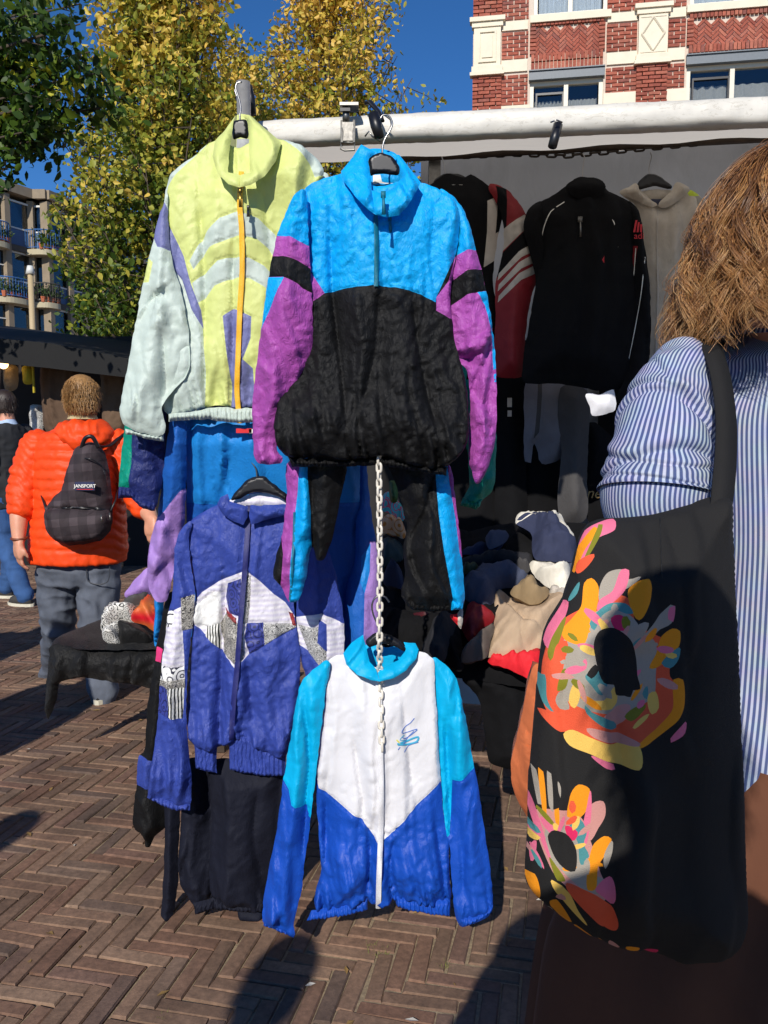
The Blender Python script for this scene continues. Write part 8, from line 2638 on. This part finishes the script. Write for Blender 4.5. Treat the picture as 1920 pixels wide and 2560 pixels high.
for c in range(440):
    az = rs.uniform(0, 2 * math.pi)
    dirh = sW * math.cos(az) + FWD * math.sin(az)
    if dirh.dot(FWD) > .75 and c % 5 < 3:
        continue
    zt_ = rs.uniform(.03, .118) if c % 5 < 3 else rs.uniform(.116, .1209)
    left = max(0.0, -dirh.x); backw = max(0.0, -dirh.y)
    zb_ = -(.058 + .05 * left * rs.uniform(.3, 1.2) + .04 * rs.random())
    if dirh.dot(FWD) > .75:
        zb_ = -.01
    ph = rs.uniform(0, 6.28); hr = rs.uniform(.006, .0125); turns = rs.uniform(2.0, 3.6)
    tone0 = rs.uniform(.2, .75)
    lay = rs.uniform(0, 1) ** 1.4
    flare = .034 * rs.random() ** 1.6 * (.25 + left)
    tw_ = rs.uniform(-.3, .3); sgn = rs.choice((-1, 1))
    lock = []
    for k in range(NP):
        t_ = k / (NP - 1)
        z = zt_ + (zb_ - zt_) * t_
        rsc = .096 * math.sqrt(max(.002, 1 - (max(0, z) / .121) ** 2))
        g = min(1, t_ * 2.2)
        th_ = 2 * math.pi * turns * t_ + ph
        rad_ = rsc + .003 + .012 * lay * g + flare * max(0, t_ - .35) / .65 + hr * g * math.sin(th_)
        a2 = az + tw_ * t_ + sgn * hr * g * 9.5 * math.cos(th_)
        d2 = sW * math.cos(a2) + FWD * math.sin(a2)
        lock.append(hx + up * (z + .5 * hr * g * math.cos(th_ + 1)) + d2 * rad_ - FWD * .015 * t_)
    for s_ in range(22):
        spread = abs(rs.gauss(0, 1)); oa = rs.uniform(0, 6.28)
        o1 = Vector((math.cos(oa) * spread * .0038, math.sin(oa) * spread * .0038, rs.gauss(0, .006)))
        o2 = Vector((rs.gauss(0, .004), rs.gauss(0, .004), rs.gauss(0, .004)))
        lenf = rs.uniform(.8, 1.0); jit = rs.uniform(0, 6.28)
        n0 = len(V)
        wd = rs.uniform(.0003, .0005)
        fly = rs.random() < .07
        pts = []
        for k in range(NP):
            x_ = k * lenf; i0 = min(int(x_), NP - 2); p = lock[i0].lerp(lock[i0 + 1], x_ - i0)
            t_ = k / (NP - 1)
            p = p + o1 * (1 - .45 * t_) + o2 * t_ + Vector((math.sin(9 * t_ + jit), math.cos(8 * t_ + jit), 0)) * (.0022 if not fly else .012 * t_)
            pts.append(p)
        tn0 = tone0 + rs.gauss(0, .12)
        for k, p in enumerate(pts):
            tn = (pts[min(k + 1, NP - 1)] - pts[max(k - 1, 0)]).normalized()
            a1 = tn.cross(Vector((0, 1, .2))).normalized(); a2_ = tn.cross(a1)
            w_ = wd * (1 - .6 * (k / (NP - 1)) ** 3)
            tt = max(0, min(1, tn0 + .3 * (k / (NP - 1) - .45)))
            for j in range(3):
                an = 2 * math.pi * j / 3
                V.append(tuple(p + (a1 * math.cos(an) + a2_ * math.sin(an)) * w_)); tones.append(tt)
            if k:
                for j in range(3):
                    Fc.append((n0 + (k - 1) * 3 + j, n0 + (k - 1) * 3 + (j + 1) % 3, n0 + k * 3 + (j + 1) % 3, n0 + k * 3 + j))
o = mesh_obj('hair_strands', V, Fc, M_HAIRW, cap, True); o['kind'] = 'stuff'
a_ = o.data.attributes.new('tone', 'FLOAT', 'POINT'); a_.data.foreach_set('value', tones)

# ---------------------------------------------------------------- tote bag with printed flowers
M_TOTE = fabric('black canvas', (22, 21, 21), rough=.85, crinkle=.12, scale=24, weave=900, vary=.15)
col = dict(o=(236, 146, 16), y=(232, 190, 92), p=(222, 110, 140), h=(214, 36, 92), g=(160, 152, 140), t=(72, 136, 140), c=(222, 86, 52), v=(122, 120, 26), b=(198, 140, 132))
INK = {k: fabric('ink ' + k, v, rough=.8, crinkle=.1, scale=24, vary=.1, weave=900) for k, v in col.items()}
shapes = [
    ('c', [(400, 900), (400, 760), (430, 650), (490, 570), (560, 520), (620, 470), (700, 470), (720, 560), (790, 600), (850, 640), (850, 760), (890, 800), (880, 900), (800, 980), (700, 1020), (560, 1010), (450, 980)]),
    ('g', [(440, 800), (470, 660), (560, 560), (620, 520), (700, 530), (740, 580), (800, 640), (800, 760), (790, 840), (700, 890), (560, 900), (470, 870)]),
    ('b', [(360, 1330), (430, 1290), (520, 1300), (560, 1400), (590, 1500), (620, 1580), (560, 1640), (500, 1600), (430, 1540), (380, 1430)]),
    ('g', [(600, 600), (640, 580), (700, 640), (730, 560), (765, 555), (745, 620), (800, 650), (772, 740), (760, 825), (700, 852), (600, 862), (555, 825), (478, 745), (488, 662), (540, 622)]),
    ('o', [(560, 432), (585, 410), (606, 440), (596, 520), (566, 600), (540, 656), (480, 650), (470, 620), (510, 570), (545, 520)]),
    ('g', [(610, 440), (640, 382), (690, 366), (700, 400), (742, 386), (700, 432), (650, 462), (610, 500)]),
    ('p', [(682, 366), (706, 366), (690, 442), (640, 502), (600, 532), (606, 490), (650, 450)]),
    ('o', [(700, 440), (738, 400), (774, 395), (785, 430), (766, 490), (730, 546), (706, 512)]),
    ('t', [(600, 530), (640, 496), (690, 490), (712, 522), (690, 527), (650, 517), (612, 546), (582, 602), (568, 580)]),
    ('h', [(640, 550), (668, 533), (696, 556), (680, 592), (650, 586)]),
    ('g', [(728, 628), (852, 490), (870, 496), (856, 560), (802, 592), (752, 642)]), ('p', [(848, 502), (868, 494), (862, 556), (844, 546)]),
    ('o', [(800, 680), (820, 612), (860, 580), (888, 590), (885, 642), (850, 690), (800, 732), (776, 732)]), ('t', [(820, 712), (884, 650), (882, 692), (850, 730)]),
    ('p', [(414, 642), (440, 570), (500, 508), (492, 560), (452, 622), (420, 692)]), ('v', [(418, 705), (442, 640), (490, 566), (474, 622), (442, 702), (424, 732)]),
    ('c', [(428, 882), (430, 742), (452, 672), (486, 652), (482, 702), (460, 802), (472, 902), (440, 922)]), ('v', [(446, 842), (464, 760), (486, 758), (476, 832)]),
    ('t', [(388, 800), (406, 790), (412, 882), (440, 930), (502, 936), (470, 948), (400, 902)]), ('t', [(540, 770), (590, 728), (612, 790), (592, 832), (560, 800)]),
    ('y', [(488, 882), (500, 812), (522, 806), (522, 862), (506, 902)]), ('y', [(556, 862), (600, 850), (640, 800), (652, 862), (600, 887)]), ('g', [(440, 880), (460, 840), (480, 870), (490, 910), (460, 915)]),
    ('b', [(600, 922), (640, 880), (702, 870), (682, 922), (640, 952)]), ('t', [(540, 880), (562, 902), (640, 930), (652, 956), (600, 952), (546, 912)]),
    ('c', [(385, 936), (410, 926), (520, 931), (600, 961), (700, 961), (780, 902), (822, 862), (842, 760), (862, 782), (852, 862), (800, 932), (720, 982), (640, 987), (540, 962), (470, 1002), (420, 977)]),
    ('o', [(862, 770), (896, 770), (902, 872), (870, 932), (762, 1012), (716, 1017), (802, 952), (858, 882)]), ('y', [(470, 1010), (500, 986), (560, 1001), (640, 1016), (720, 1006), (737, 1052), (722, 1097), (640, 1087), (560, 1062), (490, 1047)]),
    ('b', [(546, 970), (600, 966), (682, 981), (732, 1009), (660, 1014), (572, 999)]), ('p', [(560, 1066), (640, 1092), (646, 1112), (612, 1107)]), ('p', [(850, 992), (909, 930), (906, 972), (852, 1007)]), ('v', [(680, 912), (712, 882), (762, 870), (742, 902), (702, 927)]),
    ('y', [(775, 830), (800, 820), (810, 880), (785, 905), (770, 870)]), ('p', [(520, 740), (545, 705), (545, 740), (525, 755)]), ('t', [(750, 830), (770, 800), (768, 850)]),
    ('K', [(575, 652), (600, 602), (650, 585), (702, 622), (726, 692), (732, 762), (742, 812), (716, 816), (706, 842), (682, 836), (650, 832), (640, 792), (600, 782), (580, 722)]), ('K', [(545, 765), (575, 720), (585, 740), (560, 775)]),
    ('p', [(598, 214), (690, 186), (682, 222), (620, 252), (582, 302), (556, 350), (550, 292)]), ('o', [(560, 280), (608, 214), (622, 222), (572, 300), (532, 400), (524, 392)]), ('v', [(580, 300), (625, 205), (640, 205), (600, 290), (560, 360)]), ('c', [(548, 350), (598, 318), (580, 360), (540, 400)]),
    ('t', [(520, 470), (545, 430), (535, 475), (505, 510)]),
    # second flower
    ('g', [(400, 1380), (430, 1360), (480, 1350), (522, 1420), (542, 1500), (600, 1520), (632, 1562), (560, 1582), (480, 1542), (412, 1472)]),
    ('o', [(476, 1312), (490, 1222), (516, 1182), (552, 1190), (546, 1262), (512, 1312)]), ('b', [(546, 1292), (562, 1242), (600, 1230), (607, 1282), (582, 1332), (550, 1382)]), ('p', [(542, 1262), (556, 1196), (558, 1282), (540, 1400), (530, 1332)]),
    ('t', [(480, 1322), (520, 1310), (542, 1352), (532, 1402), (550, 1442), (522, 1482), (512, 1402)]), ('h', [(470, 1350), (512, 1362), (490, 1402)]),
    ('o', [(540, 1532), (562, 1402), (602, 1360), (630, 1370), (612, 1422), (582, 1472), (572, 1562), (546, 1572)]), ('g', [(602, 1432), (632, 1376), (632, 1422), (607, 1482)]),
    ('g', [(360, 1160), (374, 1168), (388, 1290), (376, 1292)]), ('o', [(380, 1154), (396, 1164), (404, 1332), (390, 1302)]), ('g', [(408, 1154), (421, 1160), (425, 1302), (412, 1282)]), ('o', [(430, 1290), (444, 1280), (446, 1350), (434, 1340)]), ('g', [(442, 1180), (452, 1200), (450, 1240), (444, 1220)]),
    ('p', [(350, 1270), (376, 1332), (402, 1422), (422, 1502), (396, 1452), (352, 1342)]), ('p', [(570, 1562), (622, 1510), (642, 1542), (642, 1622), (602, 1592)]),
    ('o', [(338, 1592), (366, 1570), (386, 1642), (381, 1682), (352, 1642)]), ('o', [(420, 1662), (442, 1650), (512, 1762), (492, 1772), (432, 1702)]), ('y', [(420, 1562), (482, 1602), (522, 1682), (562, 1752), (502, 1692), (430, 1600)]), ('c', [(470, 1572), (562, 1582), (642, 1642), (662, 1762), (562, 1692)]),
    ('g', [(420, 1700), (440, 1720), (450, 1780), (435, 1760)]), ('v', [(412, 1480), (440, 1510), (470, 1560), (440, 1560)]), ('o', [(520, 1770), (560, 1790), (640, 1850), (690, 1885), (640, 1880), (560, 1830)]), ('o', [(720, 1845), (765, 1840), (768, 1865), (730, 1872)]), ('b', [(660, 1830), (700, 1860), (690, 1885), (665, 1865)]),
    ('p', [(352, 1480), (372, 1440), (366, 1510), (354, 1530)]), ('h', [(800, 1880), (850, 1870), (850, 1895), (815, 1905)]), ('t', [(690, 1880), (760, 1885), (740, 1900)]),
    ('K', [(408, 1402), (430, 1370), (482, 1386), (507, 1432), (502, 1512), (470, 1516), (430, 1472)]),
]
_dr = random.Random(77)
for (cx, cy, r0, r1, n_) in ((652, 705, 105, 270, 46), (458, 1440, 70, 190, 26)):
    for i in range(n_):
        a_ = _dr.uniform(0, 2 * math.pi); rr = _dr.uniform(r0, r1) * (1 if math.sin(a_) > -.3 else .9)
        px_, py_ = cx + math.cos(a_) * rr * .8, cy + math.sin(a_) * rr * 1.05
        if rr > r1 * .72 and _dr.random() < .45:
            continue
        L_, W_ = _dr.uniform(20, 46), _dr.uniform(8, 17)
        tang = a_ + (math.pi / 2 if math.sin(a_) > .35 else 0) + _dr.uniform(-.4, .4)
        pts = [(px_ + math.cos(tang) * L_ * c_ - math.sin(tang) * W_ * s_, py_ + math.sin(tang) * L_ * c_ + math.cos(tang) * W_ * s_) for c_, s_ in ((-1, 0), (-.5, .8), (.3, 1), (1, .3), (.9, -.5), (.1, -.9), (-.6, -.7))]
        shapes.insert(len(shapes) - 1, (_dr.choice('oypgtcbvpoybgpb'), pts))
shapes.append(('K', [(575, 652), (600, 602), (650, 585), (702, 622), (726, 692), (732, 762), (742, 812), (716, 816), (706, 842), (682, 836), (650, 832), (640, 792), (600, 782), (580, 722)]))
YG = .83
tote = thing('tote_bag', 'black canvas tote bag printed with two large abstract flowers on the woman\'s shoulder', 'bag', P(1560, 2380, YG))
ol = cJ([(640, 188), (600, 205), (560, 275), (530, 395), (490, 520), (425, 630), (395, 760), (388, 850), (383, 935), (370, 1040), (358, 1180), (350, 1320), (350, 1450), (340, 1560), (345, 1640), (385, 1692), (440, 1740), (515, 1792), (600, 1842), (690, 1886),
        (780, 1900), (870, 1920), (960, 1958), (1060, 1950), (1150, 1935), (1205, 1880), (1228, 1790), (1222, 1600), (1214, 1400), (1206, 1100), (1196, 800), (1184, 500), (1172, 250), (1160, 105), (1110, 92), (1000, 130), (850, 170), (740, 182)])
front = cloth(tote, 'front_panel', ol, YG, M_TOTE, regions=[(cJ(pts), M_TOTE if k == 'K' else INK[k], True) for k, pts in shapes], step=9, thick=.05, wid=170, back=1.0, puff=.6, rough_out=0, seed=211, merge=True, seam=0,
              dY=lambda u, v: .0 + .03 * (u - 1600) / 300, fold=dict(drape=.008, wx=150, wy=500, crush=.0, lines=[(cJ([(880, 180), (900, 420), (920, 800)]), 16, -.003)]))
ribbon(front, 'seam', cJ([(880, 185), (888, 420), (900, 560)]), YG, 2, plain('black thread', (12, 12, 12)), off=.001, step=10, thick=.0005, surf=front)
ribbon(front, 'seam', cJ([(935, 1180), (955, 1350), (962, 1640)]), YG, 2, plain('black thread', (12, 12, 12)), off=.001, step=10, thick=.0005, surf=front)
# strap over the shoulder
sp = smooth_pts([P(1798, 1300, .83), P(1806, 1236, .84), P(1814, 1145, .865), P(1815, 1050, .89), P(1803, 950, .915), P(1785, 885, .945), P(1776, 856, .99), P(1778, 850, 1.06), P(1790, 880, 1.13), P(1800, 1050, 1.18)], 8)
vs = []; fs = []
for i, p in enumerate(sp):
    d = (sp[min(i + 1, len(sp) - 1)] - sp[max(i - 1, 0)]).normalized()
    sd = Vector((1, .25, 0)); sd = (sd - d * sd.dot(d)).normalized(); nn = d.cross(sd)
    for a, b2 in ((-.0125, -.0012), (.0125, -.0012), (.0125, .0012), (-.0125, .0012)):
        vs.append(tuple(p + sd * a + nn * b2))
    if i:
        for j in range(4):
            fs.append(((i - 1) * 4 + j, (i - 1) * 4 + (j + 1) % 4, i * 4 + (j + 1) % 4, i * 4 + j))
mesh_obj('strap', vs, fs, M_TOTE, tote, True)
r = thing('orange_bag', 'orange cloth bag bulging out behind the left edge of the tote', 'bag', P(1310, 2050, .93))
cloth(r, 'cloth', cJ([(383, 770), (345, 890), (305, 1070), (282, 1170), (294, 1270), (340, 1370), (420, 1440), (520, 1300), (520, 900), (450, 800)]), .93, fabric('rust orange cloth', (206, 112, 66), rough=.7, crinkle=.3, scale=20), step=8, thick=.05, wid=60, back=.8, seed=215,
      fold=dict(drape=.006, wx=30, wy=160, ang=-15, crush=.001))
